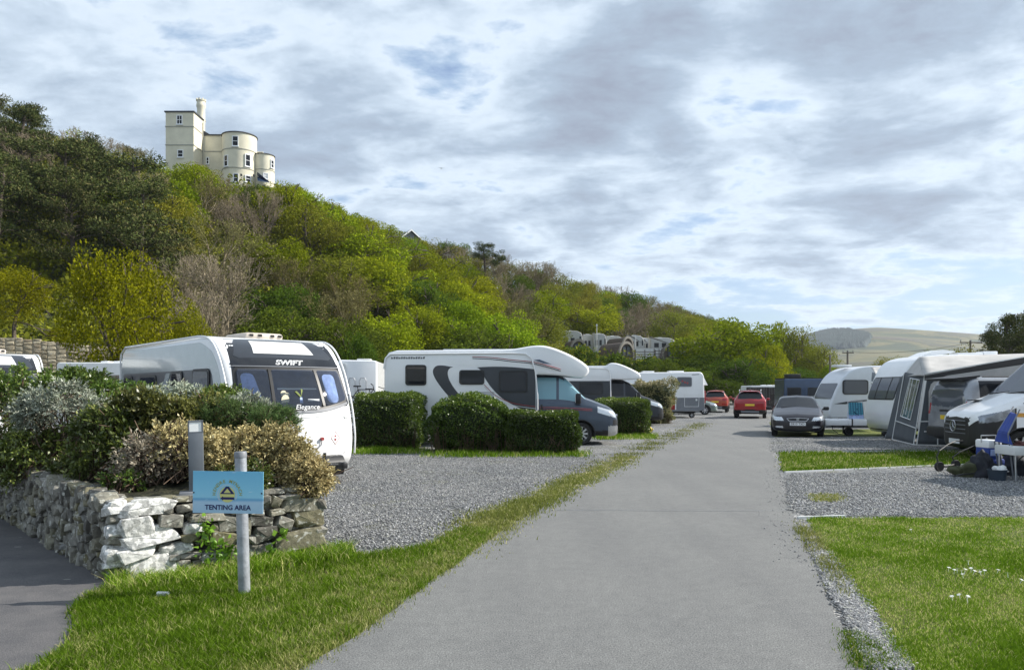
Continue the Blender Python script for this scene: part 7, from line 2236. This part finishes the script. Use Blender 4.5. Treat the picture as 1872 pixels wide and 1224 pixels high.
M['vanlamp'] = paint('van_headlight', (0.22, 0.24, 0.27), 0.08, metal=0.6, coat=0.9, var=.4, vscale=8)
q = at(1732, 790, 17.7)
car('delivery_van', SPR, spr_cls, 'white', (q.x + 3.85, 18.1, 0), R(174), 'big white van with black bumper and orange side stripe, nose pointing left to the road', 6.45, (1.0, 4.9), .36, 1.0, 'van', fine_step=.018, fine_vs=3, extra=spr_extra, mats={'windscreen': 'glassgrey', 'bumper': 'black', 'headlight': 'vanlamp'})

# ---------------------------------------------------------------- grey-white caravan with tartan chair (right)
def quad(name, P, mat, parent, o, th=.02, n=None):
    """a cloth or board panel between world points, given real thickness"""
    L = [Vector(p) - Vector(o) for p in P]; nn = (L[1] - L[0]).cross(L[2] - L[0]).normalized() * th
    k = len(L); V = L + [p + nn for p in L]
    return mesh(name, V, [list(range(k))[::-1], [i + k for i in range(k)]] + [[i, (i + 1) % k, (i + 1) % k + k, i + k] for i in range(k)], mat, parent)


def cloth(name, A, B, C_, D, mat, parent, o, sag=.08, n=12, th=.015, ripple=0.0):
    """bilinear cloth patch A-B (lower edge) D-C (upper edge) with sag and ripples"""
    V = []; F = []
    A, B, C_, D = [Vector(p) for p in (A, B, C_, D)]; nn = (B - A).cross(D - A).normalized()
    for j in range(n + 1):
        for i in range(n + 1):
            u, v = i / n, j / n; p = A.lerp(B, u).lerp(D.lerp(C_, u), v)
            p = p + Vector((0, 0, -sag * math.sin(math.pi * u) * math.sin(math.pi * v))) + nn * ripple * math.sin(u * 17 + v * 3) * math.sin(math.pi * v)
            V.append(p - Vector(o))
    m = n + 1; k = m * m; V += [v - nn * th for v in V]
    F = [[j * m + i, j * m + i + 1, (j + 1) * m + i + 1, (j + 1) * m + i] for j in range(n) for i in range(n)]
    F += [[q + k for q in f][::-1] for f in F]
    ring = [i for i in range(m)] + [(j + 1) * m - 1 for j in range(1, m)] + [n * m + i for i in range(n - 1, -1, -1)] + [j * m for j in range(n - 1, 0, -1)]
    F += [[ring[i], ring[i] + k, ring[(i + 1) % len(ring)] + k, ring[(i + 1) % len(ring)]] for i in range(len(ring))]
    return mesh(name, V, F, mat, parent, 'all')


def grey_caravan():
    Y = 33.5
    x0 = at(1500, 0, Y).x; sc = Y / FPX
    o = empty('touring_caravan', (x0, Y + 1.1, 0), 0, 'grey-white touring caravan with slanted front and big side window behind the black hatchback', 'caravan')
    zc = lambda py: CH + (HY - py) / FPX * Y
    X = lambda px: (px - 1500) * sc
    fr = catmull([(X(1522), zc(771)), (X(1517), zc(760)), (X(1516), zc(748)), (X(1521), zc(732)), (X(1533), zc(704)), (X(1545), zc(686)), (X(1560), zc(675)), (X(1580), zc(669.5)), (X(1600), zc(668))], 4)
    prof = fr + [(X(1690), zc(667)), (X(1720), zc(672)), (X(1725), zc(771))]
    S_ = Shell(prof, 2.2, er=.07); S_.build('body', M['silverwhite'], o); S_.front([(z, x) for x, z in fr])
    S_.patch('front_window', M['glassgrey'], o, -.95, .95, zc(729), zc(700), -.012, rc=.06, th=-.02)
    y = -1.1
    f = side_poly(rr(X(1540), zc(720.5), X(1587), zc(694), .12), y, .026, 0).build('side_window', M['black'], o, None)
    side_poly(rr(X(1542), zc(719), X(1585), zc(695.5), .10), y, .032, -.02).build('pane', M['glassgrey'], f, None)
    side_poly([(X(1524), zc(738)), (X(1556), zc(732)), (X(1588), zc(730)), (X(1588), zc(732)), (X(1560), zc(736)), (X(1545), zc(738.5))], y, .006).build('swoosh_decal', M['dgrey'], o, None)
    side_poly([(X(1512), zc(762)), (X(1600), zc(762)), (X(1600), zc(763)), (X(1512), zc(763))], y, .006).build('side_seam', M['mid_grey'], o, None)
    MB().box((X(1560), .1, zc(667)), (.7, .6, .10), bevel=.03).build('roof_vent', M['offwhite'], o, 40)
    mb = MB(); mb.path([(X(1552), y - .04, zc(766)), (X(1556), y - .05, zc(752)), (X(1560), y - .05, zc(753)), (X(1553), y - .05, zc(770))], .014, 5); mb.build('cable', M['black'], o, 50)
    mb = MB(); mb.lathe([(0, 0), (.19, 0), (.2, .02), (.2, .26), (.18, .28), (0, .28)], (X(1520), -.5, .02), n=18); mb.build('step_bucket', M['alu'], o, 50)
    MB().box((X(1610), 0, .3), (3.6, 1.7, .2)).build('chassis', M['black'], o, None)
    for s_ in (-1, 1): wheel(o, X(1640), s_ * .95, .32, .32, .2, s_)
    return o


M['silverwhite'] = paint('silver_white_side', (0.62, 0.65, 0.70), .3, var=.04, coat=.3)
grey_caravan()
# awning fabric hanging on the grey caravan
ow = at(1595, 770, 32)
aw = empty('awning', (ow.x, ow.y, 0), 0, 'grey side awning with white roof cloth attached to the grey-white caravan', 'awning')
OO = (ow.x, ow.y, 0)
cloth('side_wall', at(1588, 765, 32.2), at(1618, 768, 29.8), at(1626, 688, 29.8), at(1594, 680, 32.2), M['awn_mid'], aw, OO, 0)
cloth('roof_cloth', at(1612, 703, 29.6), at(1660, 694, 28.9), at(1652, 668, 32.2), at(1592, 671, 32.4), M['awn_white'], aw, OO, .12, ripple=.05)
mb = MB(); mb.path([at(1590, 697, 31.9) - Vector(OO), at(1600, 701, 31.5) - Vector(OO), at(1604, 713, 31.2) - Vector(OO), at(1598, 735, 31.2) - Vector(OO)], .04, 6); mb.build('arched_seam', M['white'], aw, 60)


# white caravan with charcoal awning
def awning_caravan():
    Y = 26.2; x0 = at(1600, 0, Y).x; sc = Y / FPX; zc = lambda py: CH + (HY - py) / FPX * Y; X = lambda px: (px - 1600) * sc
    o = empty('touring_caravan', (x0, Y + 1.1, 0), 0, 'white touring caravan with rounded nose and drawbar cover, carrying the charcoal awning', 'caravan')
    fr = catmull([(X(1646), zc(793)), (X(1637), zc(780)), (X(1634), zc(765)), (X(1635), zc(748)), (X(1640), zc(722)), (X(1650), zc(694)), (X(1662), zc(670)), (X(1676), zc(657)), (X(1696), zc(650.5)), (X(1720), zc(648))], 4)
    prof = fr + [(X(1720) + 4.2, zc(648)), (X(1720) + 4.3, zc(700)), (X(1720) + 4.3, .3), (X(1660), .3)]
    S_ = Shell(prof, 2.2, er=.08); S_.build('body', M['white'], o); S_.front([(z, x) for x, z in fr])
    S_.patch('front_window', M['black'], o, -.98, .98, zc(731), zc(688), -.012, rc=.08, th=-.02)
    for a_, b_ in ((-.94, -.45), (-.38, .38), (.45, .94)): S_.patch('pane', M['glassgrey'], o, a_, b_, zc(729), zc(690), -.022, rc=.06, th=-.01)
    mb = MB(); n_ = 14; mb.path([(X(1646) + .12 * math.cos(2 * math.pi * i / n_), -1.125, zc(744) + .12 * math.sin(2 * math.pi * i / n_)) for i in range(n_ + 1)], .016, 5); mb.build('handle_recess', M['mid_grey'], o, None)
    MB().box((X(1560) - .2, 0, zc(773.5)), (1.0, .9, .22), bevel=.04).build('drawbar_cover', M['white'], o, 40)
    MB().box((X(1583), 0, zc(773)), (.62, 1.1, .24), bevel=.04).build('gas_locker', M['white'], o, 40)
    MB().box((X(1571), 0, zc(773)), (.04, 1.14, .26)).build('strap', M['black'], o, None)
    mb = MB(); mb.tube((X(1567), 0, .1), (X(1567), 0, .55), .03); mb.path([(X(1545), -.1, .45), (X(1544), -.1, .25), (X(1556), -.1, .08), (X(1566), -.1, .09)], .012, 5); mb.build('jockey_post', M['black'], o, 50)
    wheel(o, X(1577), 0, .15, .16, .14, -1, rim='black', spokes=5, name='jockey_wheel')
    mb = MB(); mb.box((X(1632), -.6, .12), (.25, .2, .18), bevel=.05); mb.build('corner_foot', M['black'], o, 40)
    mb = MB(); mb.path([(X(1622), -1.0, .05), (X(1630), -1.0, .25)], .03, 6); mb.build('corner_steady', M['galv'], o, 40)
    mb = MB(); mb.prism(rpoly([(X(1700), zc(651)), (X(1722), zc(641)), (X(1745), zc(637)), (X(1770), zc(640)), (X(1762), zc(643)), (X(1740), zc(647)), (X(1735), zc(651))], .04), -.4, .5); mb.build('roof_fairing', M['white'], o, 40)
    MB().box((X(1800), 0, zc(645)), (.9, .6, .1), bevel=.03).build('roof_vent', M['white'], o, 40)
    MB().box((X(1840), 0, zc(643)), (.5, .5, .14), bevel=.03).build('roof_vent', M['white'], o, 40)
    for s_ in (-1, 1): wheel(o, X(1720) + .9, s_ * .96, .33, .33, .2, s_)
    MB().box((X(1720) + 1.0, 0, .32), (5.0, 1.8, .2)).build('chassis', M['black'], o, None)
    return o


awning_caravan()
ow = at(1680, 812, 23); OO = (ow.x, ow.y, 0)
A2 = empty('awning', OO, 0, 'charcoal porch awning with pale roof and clear side window on the right', 'awning')
Z0 = .03
def gz(px, Y, z=Z0): return Vector(((px - CX) / FPX * Y, Y, z))
sA, sB = gz(1631, 25.0), gz(1670, 22.6)          # foot of the left end wall: at the caravan, at the front corner
tA, tB = at(1654, 680, 25.0), at(1690, 687, 22.6)
cloth('end_wall', sA, sB, tB, tA, M['awn_grey'], A2, OO, 0, ripple=.012)
fB2 = gz(1676, 22.5); fC = gz(1735, 22.1)
cloth('front_wall', fB2, gz(1900, 21.7), at(1900, 652, 22.2), at(1694, 688, 22.5), M['awn_grey'], A2, OO, 0, ripple=.012)
# clear window with white taping in the end wall
def wl(u, v): return (sA.lerp(sB, u)).lerp(tA.lerp(tB, u), v) + Vector((-.03, -.03, 0))
quad('clear_window', [wl(.22, .36), wl(.72, .34), wl(.84, .93), wl(.36, .93)], M['glasswin'] if 'glasswin' in M else M.setdefault('glasswin', glass('awning_window_film', (0.22, 0.25, 0.22), .35)), A2, OO, .004)
mb = MB()
for P in ([wl(.22, .36), wl(.36, .93), wl(.84, .93), wl(.72, .34), wl(.22, .36)], [wl(.40, .93), wl(.34, .42), wl(.30, .36)], [wl(.72, .93), wl(.58, .36)], [wl(.52, .93), wl(.46, .40)]):
    mb.path([p - Vector(OO) + Vector((-.01, -.01, 0)) for p in P], .012, 4)
mb.build('window_tape', M['white'], A2, 60)
mb = MB()
for P in ([sA, wl(0, .98)], [sB, tB], [fB2, at(1694, 688, 22.45)], [wl(0, .28), wl(1, .24)], [gz(1676, 22.4, .72), gz(1748, 22.2, .76)], [gz(1714, 22.3, .04), gz(1714, 22.25, .8)], [sA, sB, fB2, gz(1760, 22.1)]):
    mb.path([p - Vector(OO) + Vector((-.02, -.04, 0)) for p in P], .016, 5)
mb.build('piping', M['offwhite'], A2, 60)
mb = MB(); c = at(1700, 787, 22.3) - Vector(OO)
mb.add([c + Vector((x * .05, 0, z * .05)) for x, z in ((-.6, .6), (.6, .6), (.6, 1.8), (-.6, 1.8))], [(0, 1, 2, 3)])
mb.box(c + Vector((0, 0, -.02)), (.34, .006, .035)); mb.build('maker_mark', M['offwhite'], A2, None)
# the pale arched door panel in the front wall
mb = MB(); pp = lambda a, b: at(a, b, 22.34 - (a - 1697) / 203 * .8)
P = [pp(1698, 778), pp(1698, 716), pp(1702, 702), pp(1712, 693), pp(1732, 686), pp(1900, 662), pp(1900, 778)]
quad('pale_front_panel', P, M['awn_white'], A2, OO, .02)
# valance and roof
mb = MB(); prev = None
a1, a2_, b1, b2 = at(1690, 684, 22.4), at(1690, 692, 22.4), at(1900, 648, 21.9), at(1900, 660, 21.9)
quad('valance', [a2_, b2, b1, a1], M['black'], A2, OO, .03)
quad('valance_trim', [a1 + Vector((0, -.04, .0)), b1 + Vector((0, -.04, .0)), b1 + Vector((0, -.04, .03)), a1 + Vector((0, -.04, .03))], M['offwhite'], A2, OO, .01)
r1, r2 = at(1680, 652, 25.1), at(1900, 645, 24.9)
cloth('roof_cloth', at(1688, 686, 22.35), at(1900, 646, 21.9), r2, r1, M['awn_white'], A2, OO, .10, ripple=.03)
cloth('roof_gusset', at(1688, 686, 22.35), at(1680, 652, 25.1), at(1655, 682, 25.0), at(1655, 687, 24.9), M['awn_white'], A2, OO, .02)
# side infill between nose of caravan and end wall
cloth('draught_skirt', gz(1618, 25.3), gz(1634, 24.9), at(1656, 682, 24.9), at(1645, 690, 25.2), M['awn_grey'], A2, OO, 0)


# ---------------------------------------------------------------- camping gear
def folded_chair():
    Y = 27.0; a = at(1551, 766, Y); b = at(1580, 733, Y); w = b.x - a.x; h = b.z - a.z
    o = empty('camping_chair', (a.x, Y, a.z), 0, 'folded blue tartan camping chair leaning on the caravan drawbar', 'chair'); o.rotation_euler = (R(-8), 0, 0)
    m, nt, n, l, out = newmat('blue_tartan'); b_ = n.new('ShaderNodeBsdfPrincipled'); b_.inputs['Roughness'].default_value = .8
    tc = n.new('ShaderNodeTexCoord'); wv = n.new('ShaderNodeTexWave'); wv.bands_direction = 'Z'; wv.inputs['Scale'].default_value = 4.5; l.new(tc.outputs['Object'], wv.inputs[0])
    wv2 = n.new('ShaderNodeTexWave'); wv2.bands_direction = 'X'; wv2.inputs['Scale'].default_value = 3.5; l.new(tc.outputs['Object'], wv2.inputs[0])
    ad = n.new('ShaderNodeMath'); ad.operation = 'MULTIPLY'; l.new(wv.outputs[1], ad.inputs[0]); l.new(wv2.outputs[1], ad.inputs[1])
    cr = n.new('ShaderNodeValToRGB'); cr.color_ramp.elements[0].color = (.03, .12, .20, 1); cr.color_ramp.elements[1].color = (.12, .48, .58, 1); l.new(ad.outputs[0], cr.inputs[0]); l.new(cr.outputs[0], b_.inputs['Base Color']); l.new(b_.outputs[0], out.inputs[0])
    mb = MB(); mb.prism(rpoly([(.03, .25 * h), (w - .03, .25 * h), (w - .05, h * .93), (.05, h * .93)], .04), -.03, .03); mb.build('fabric', m, o, 30)
    mb = MB(); mb.prism(rpoly([(.0, .0), (w, .0), (w - .02, h * .5), (.02, h * .5)], .04), .03, .07); mb.build('seat_fabric', M['curtain'], o, 30)
    mb = MB(); mb.path([(0, 0, 0), (.02, 0, h), (w - .02, 0, h), (w, 0, 0)], .012, 6); mb.path([(.05, .09, 0), (w - .05, .09, 0)], .012, 6); mb.build('frame', M['alu'], o, 60)
    mb = MB(); mb.path([(w * .35, -.045, h * .42), (w * .4, -.05, h * .36), (w * .62, -.045, h * .22)], .012, 5); mb.path([(w * .55, -.045, h * .6), (w * .55, -.045, h * .5)], .012, 5); mb.build('strap', M['navy'], o, 60)


folded_chair()


def trolley():
    x, y = g(1717, 861); o = empty('trolley', (x, y, 0), R(12), 'black two-wheeled trolley with thin curved handles on the gravel', 'trolley')
    for dx, dy in ((0, 0), (.62, .25)):
        mb = MB(); mb.lathe([(0, -.03), (.06, -.03), (.09, -.035), (.10, -.02), (.10, .02), (.09, .035), (.06, .03), (0, .03)], (dx, dy, .10), 'Y', 20); w_ = mb.build('wheel', M['rubber'], o, 40)
    mb = MB(); mb.tube((0, 0, .1), (.62, .25, .1), .012); mb.path([(0, 0, .1), (-.06, 0, .3), (.02, .02, .42), (.30, .1, .54), (.52, .15, .60), (.70, .15, .60)], .012, 6)
    mb.path([(.62, .25, .1), (.54, .25, .25), (.72, .25, .36), (1.05, .25, .48), (1.2, .2, .55)], .012, 6); mb.path([(0, 0, .1), (.4, -.1, .06), (.62, .25, .1)], .012, 6); mb.build('frame', M['black'], o, 60)
    return o


trolley()


def coolbox():
    q = at(1807, 840, 14.6); o = empty('coolbox', (q.x, q.y, .34), R(8), 'blue coolbox with white lid beside the olive bag', 'coolbox')
    MB().box((0, 0, .11), (.27, .34, .24), bevel=.02).build('box', M['blue'], o, 40); MB().box((0, 0, .28), (.29, .36, .16), bevel=.03).build('lid', M['white'], o, 40)
    MB().box((0, -.175, .12), (.2, .01, .12)).build('label', M['curtain'], o, None); MB().path([(-.15, 0, .3), (-.16, 0, .44), (.16, 0, .44), (.15, 0, .3)], .01, 5).build('handle', M['alu'], o, 50)
    t = empty('crate', (q.x, q.y, .0), R(8), 'low dark crate under the blue coolbox', 'crate')
    MB().box((0, 0, .17), (.42, .4, .04)).build('top', M['black'], t, None); MB().box((0, 0, .02), (.42, .4, .03)).build('bottom', M['black'], t, None)
    for sx in (-1, 1):
        for sy in (-1, 1): MB().box((sx * .19, sy * .18, .095), (.03, .03, .12)).build('post', M['black'], t, None)
    MB().box((0, 0, .265), (.40, .38, .145), bevel=.03).build('packed_cloth', M['blue'], t, 40)


coolbox()


def lump(name, c, sx, sy, sz, mat, label, cat, seed, rough=.25, rz=0.0, parts=None):
    from mathutils import noise as mn
    bm = bmesh.new(); bmesh.ops.create_icosphere(bm, subdivisions=4, radius=1); V = []
    for v in bm.verts:
        d = v.co.normalized(); k = 1 + rough * mn.noise(d * 1.6 + Vector((seed, 0, 0))) + rough * .5 * mn.noise(d * 4 + Vector((0, seed, 0))) - rough * .3 * abs(mn.noise(d * 7 + Vector((0, 0, seed))))
        z = d.z * k; z = z if z > -.15 else -.15
        V.append((d.x * k * sx, d.y * k * sy, (z + .15) * sz))
    bm.verts.index_update(); F = [[v.index for v in f.verts] for f in bm.faces]; bm.free()
    o = empty(name, c, rz, label, cat); mesh('bag', V, F, M[mat], o, 'all'); return o


q = g(1778, 872); o = lump('canvas_bag', (q[0], q[1], 0), .42, .22, .26, 'canvas', 'crumpled olive green canvas bag lying on the gravel by the coolbox', 'bag', 3, .5)
MB().path([(-.45, -.1, .02), (-.30, -.2, .08), (-.1, -.22, .10)], .015, 5).build('strap', M['black'], o, 50)
q = g(1862, 869); o = lump('holdall', (q[0], q[1], 0), .42, .28, .36, 'dkbag' if 'dkbag' in M else (M.__setitem__('dkbag', paint('dark_bag', (.018, .02, .028), .8, var=.4)) or 'dkbag'), 'dark holdall slumped behind the blue bucket at the right edge', 'bag', 8, .35)
MB().path([(-.2, -.25, .3), (-.1, -.30, .42), (.1, -.30, .42), (.2, -.25, .3)], .015, 5).build('handle', M['black'], o, 50)
q = g(1840, 862); o = lump('rucksack', (q[0], q[1] + .5, 0), .26, .22, .52, 'mid_grey', 'grey rucksack standing between coolbox and dark holdall', 'bag', 12, .3)
MB().path([(-.1, -.2, .45), (-.12, -.28, .25), (-.08, -.24, .08)], .018, 5).build('strap', M['black'], o, 50)
q = g(1823, 879); o = empty('bucket', (q[0], q[1], 0), 0, 'dark blue collapsible bucket on the gravel in front of the olive bag', 'bucket')
mb = MB(); mb.lathe([(0, .0), (.13, .0), (.155, .2), (.165, .2), (.165, .215), (.150, .215), (.125, .02), (0, .02)], (0, 0, 0), n=28); mb.build('bucket_body', M['navyb'] if 'navyb' in M else M.setdefault('navyb', paint('navy_plastic', (.025, .04, .06), .5)), o, 40)
lumpy = lump('cloth', (q[0] + .05, q[1], .17), .12, .1, .10, 'offwhite', 'crumpled pale cloth lying in the blue bucket', 'cloth', 20, .4)
# low folding table with things on it, at the right edge
q = at(1862, 823, 13.8); o = empty('folding_table', (q.x, q.y, 0), R(5), 'low folding table with white top at the right edge, loaded with camping gear', 'table')
MB().box((.1, 0, .56), (.75, .5, .16), bevel=.01).build('top', M['offwhite'], o, 40)
for sx in (-.22, .42):
    for sy in (-.2, .2): MB().tube((sx, sy, 0), (sx, sy, .5), .014).build('leg', M['alu'], o, 50)
o = lump('blanket', (q.x + .10, q.y - .02, .62), .20, .16, .09, 'redbrown' if 'redbrown' in M else (M.__setitem__('redbrown', paint('brown_blanket', (.10, .035, .03), .9, var=.5)) or 'redbrown'), 'dark red-brown blanket heaped on the low folding table', 'blanket', 5, .5)
o = lump('carrier_bag', (q.x - .40, q.y + .4, .0), .26, .2, .42, 'dkbag', 'dark bag standing left of the low folding table', 'bag', 15, .4)


def camp_chair():
    a, b, c, d = at(1824, 788, 14.2), at(1843, 792, 13.8), at(1860, 757, 14.1), at(1847, 752, 14.5); O_ = (a.x, a.y, 0)
    o = empty('camping_chair', O_, 0, 'dark blue folding camping chair with tilted back at the right edge', 'chair')
    cloth('backrest', a, b, c, d, M['blue'], o, O_, 0, ripple=.01)
    e, f = at(1818, 806, 14.2), at(1850, 812, 13.7)
    cloth('seat', e, f, b, a, M['blue'], o, O_, .03)
    mb = MB(); L = lambda p: Vector(p) - Vector(O_)
    for p, q_ in ((a, d), (b, c)): mb.path([L(p), L(q_) + (L(q_) - L(p)) * .25], .014, 6)
    for p in (e, f, a, b): mb.path([L(p), L(Vector((p[0] + .1, p[1], 0)))], .014, 6)
    mb.build('frame', M['mid_grey'], o, 60)


camp_chair()
# nose of another white caravan cut by the right edge
def edge_caravan():
    Y = 12.2; x0 = 9.75; zc = lambda py: CH + (HY - py) / FPX * Y; X = lambda px: (px - 1842) / FPX * Y
    o = empty('touring_caravan', (x0, Y + 1.1, 0), 0, 'white caravan nose with round grab handle just entering at the right edge', 'caravan')
    prof = catmull([(X(1870), zc(812)), (X(1850), zc(805)), (X(1842), zc(790)), (X(1845), zc(775)), (X(1860), zc(752)), (X(1885), zc(710)), (X(1915), zc(665)), (X(1950), zc(630))], 5) + [(X(1950) + 3.5, zc(630)), (X(1950) + 3.5, .3), (X(1880), .3)]
    Shell(prof, 2.2, er=.10).build('body', M['white'], o)
    mb = MB(); n_ = 14; mb.path([(X(1874) + .10 * math.cos(2 * math.pi * i / n_), -1.12, zc(748) + .10 * math.sin(2 * math.pi * i / n_)) for i in range(n_ + 1)], .014, 5); mb.build('grab_handle', M['black'], o, None)
    side_poly([(X(1850), zc(782)), (X(2000), zc(782)), (X(2000), zc(800)), (X(1856), zc(800))], -1.1, .006).build('silver_skirt', M['galv'], o, None)
    MB().box((2.2, 0, .3), (3.5, 1.8, .2)).build('chassis', M['black'], o, None)
    for s_ in (-1, 1): wheel(o, 2.6, s_ * .96, .33, .33, .2, s_)


edge_caravan()
# hose or mains lead by the hedge, yellow hook-up plug cover
q = g(1188, 789)
o = empty('hookup_post', (q[0], q[1], 0), 0, 'small yellow marker stub at the foot of the hedge by the second motorhome', 'marker')
MB().lathe([(0, .20), (.05, .19), (.07, .14), (.07, 0)], (0, 0, 0), n=12).build('cap', M['yellowplastic'], o, 50); MB().tube((0, 0, 0), (.12, -.05, .12), .03).build('spout', M['yellowplastic'], o, 50)


# ================================================================ TERRACE WITH TIMBER PODS AND CARAVANS
def pod(px0, px1, pyt, pyb, Y, rz, L, label, window=True, base_off=0):
    a, b = at(px0, pyb, Y), at(px1, pyt, Y); w = (b.x - a.x); h = b.z - a.z; o = empty('camping_pod', ((a.x + b.x) / 2, Y, a.z), rz, label, 'pod')
    n_ = 22; k = w / 2
    def arch(s_, dz=0): 
        P = []
        for i in range(n_ + 1):
            t = math.pi * i / n_; P.append((-math.cos(t) * k * s_ * (1 if math.sin(t) > .4 else 1 - .05 * (.4 - math.sin(t))), math.sin(t) ** .82 * h * s_ + dz))
        return P
    A = arch(.97)
    mb = MB(); mb.prism(A, .15, L); mb.build('shell', M['shingle'], o, 50)
    out_, in_ = arch(1.02), arch(.86); mb = MB(); V = [(p[0], -.12, p[1]) for p in out_] + [(p[0], -.12, p[1]) for p in in_] + [(p[0], .25, p[1]) for p in out_] + [(p[0], .25, p[1]) for p in in_]
    m_ = n_ + 1; F = []
    for i in range(n_): F += [(i, i + 1, m_ + i + 1, m_ + i), (2 * m_ + i, 3 * m_ + i, 3 * m_ + i + 1, 2 * m_ + i + 1), (i, 2 * m_ + i, 2 * m_ + i + 1, i + 1), (m_ + i, m_ + i + 1, 3 * m_ + i + 1, 3 * m_ + i)]
    mb.add(V, F); mb.build('arch_frame', M['arch'], o, None)
    if window:
        for s_ in (-1, 1):
            f = MB().box((s_ * k * .26, .10, h * .40), (k * .46, .08, h * .66)).build('door', M['black'], o, None); MB().box((s_ * k * .26, .05, h * .40), (k * .34, .03, h * .54)).build('pane', M['glassgrey'], f, None)
            MB().box((s_ * k * .26, .03, h * .42), (k * .34, .02, .05)).build('glazing_bar', M['black'], f, None)
    MB().box((0, L / 2, -.15), (w * .9, L, .3)).build('base', M['wood'], o, None)
    return o


pod(1041, 1074, 619, 650, 108, R(10), 5, 'leftmost timber pod with arched front, half sunk behind the terrace hedge')
pod(1129, 1162, 624, 654, 108, R(24), 6, 'timber pod with arched front left of the white fence panel')
pod(1136, 1160, 615, 640, 116, R(24), 5, 'dark pod roof standing behind the middle timber pod', window=False)
pod(1211, 1248, 626, 654, 108, R(-6), 6, 'timber pod with arched front and glazed doors right of the white fence panel')
pod(1252, 1288, 624, 648, 116, R(35), 5, 'rightmost timber pod, dark and seen partly from the side', window=False)


def mini_caravan(px0, px1, pyt, Y, label, slope=.35, dark=False, win=True):
    a, b = at(px0, pyt, Y), at(px1, pyt, Y); L = b.x - a.x; base = 6.6; H = a.z - base
    H = max(H, 1.8); o = empty('touring_caravan', (a.x, Y, a.z - H), 0, label, 'caravan')
    prof = catmull([(0, .3), (0, H - .1), (.1, H), (L * .62, H), (L * .82, H - .18), (L * .94, H - .6), (L, H * .55), (L, .3)], 4)
    s_ = Shell(prof, 2.1, er=.08).build('body', M['terracewhite'], o); s_.location = (0, 1.05, 0)
    if win:
        for x in (.22, .52): 
            f = MB().box((L * x, -.01, H * .66), (L * .18, .05, H * .2)).build('window', M['black'], o, None)
        MB().box((L * .87, -.01, H * .7), (L * .08, .05, H * .22)).build('corner_window', M['glass'], o, None)
    MB().box((L * .4, 1, H + .05), (.6, .5, .12)).build('roof_vent', M['white'], o, None)
    return o


mini_caravan(1026, 1066, 604.5, 124, 'white caravan above and left of the leftmost timber pod')
mini_caravan(1066, 1088, 611, 126, 'low white caravan right of the leftmost one on the terrace')
mini_caravan(1086, 1109, 609.5, 124, 'white caravan with dark window above the gap between the first two pods')
mini_caravan(1108, 1140, 614, 127, 'long flat white caravan roof above the middle pod', win=False)
mini_caravan(1150, 1178, 613, 123, 'white caravan with big grey front window just right of the middle pod')
mini_caravan(1172, 1192, 618, 126, 'narrow white caravan between the grey-fronted caravan and the one with two windows')
mini_caravan(1190, 1236, 617, 122, 'white caravan with two dark side windows above the white fence panel')
mini_caravan(1244, 1260, 640, 110, 'small white vehicle half hidden right of the glazed pod', win=False)
o = board_fence(1162, 1210, 636, 113, 'pale fence panels between the two arched pods', mat='offwhite', bw=.25, nm='panel_fence', zb=5.6)


def rail_fence(px0, px1, pyt, pyb, Y, label):
    a, b = at(px0, pyb, Y), at(px1, pyt, Y); o = empty('rail_fence', (a.x, Y, a.z), 0, label, 'fence'); L = b.x - a.x; h = b.z - a.z
    for z in (h, h * .62, h * .25):
        MB().box((L / 2, 0, z), (L, .06, .10)).build('rail', M['wood'], o, None)
    for x in np.linspace(0, L, max(3, int(L / 1.5))): MB().box((x, .06, h * .45), (.1, .1, h * 1.1 + .6)).build('post', M['wood'], o, None)


rail_fence(1160, 1198, 643, 655, 105.5, 'open timber rail fence in front of the white panels')
rail_fence(1196, 1214, 641, 655, 105.3, 'short timber rail fence left of the glazed pod')
rail_fence(1126, 1162, 642, 652, 105.6, 'timber rail along the deck of the middle pod')
for px, pyt, lab in ((1022, 583, 'thin grey aerial mast left of the first terrace caravan'), (1091, 592, 'thin white mast above the second group of terrace caravans'), (1162, 612, 'slim pale post beside the middle pod'), (1285, 615, 'grey lamp post beside the rightmost pod')):
    a = at(px, pyt, 120); o = empty('mast', (a.x, 120, 6.3), 0, lab, 'mast'); MB().tube((0, 0, 0), (0, 0, a.z - 6.3), .07, .05, 8).build('pole', M['offwhite'], o, 60); MB().box((0, 0, a.z - 6.3 - .2), (.25, .1, .3)).build('head', M['offwhite'], o, None)

# gulls in the sky
for px, py, lab in ((807, 308, 'small gull gliding in front of the clouds, upper one'), (601, 325, 'tiny distant gull left of the other')):
    p = at(px, py, 150 if px > 700 else 240); o = empty('gull', p, R(20), lab, 'gull')
    mb = MB(); mb.add([(0, -.2, 0), (.75, .0, .16), (.7, .1, .17), (0, .12, .03), (-.7, .1, .17), (-.75, 0, .16)], [(0, 1, 2, 3), (0, 3, 4, 5)]); mb.tube((0, -.35, 0), (0, .3, 0), .07, .04, 6); mb.build('gull_body', M['mid_grey'], o, None)

# ================================================================ THE AIR
hz = MB(); hz.box((0, 1690, 199), (6100, 3500, 402))
m, nt, n, l, out = newmat('air'); v = n.new('ShaderNodeVolumePrincipled'); v.inputs['Color'].default_value = (.80, .88, 1.0, 1); v.inputs['Density'].default_value = HAZE if 'HAZE' in globals() else .00011; v.inputs['Anisotropy'].default_value = .2
l.new(v.outputs[0], out.inputs['Volume'])
tag(hz.build('haze', m, None, None), None, None, None, 'stuff')
# prototypes that were never planted are removed
for lst in PRO.values():
    for root, _ in lst:
        if root.location.z < -40:
            for c in list(root.children): bpy.data.objects.remove(c)
            bpy.data.objects.remove(root)
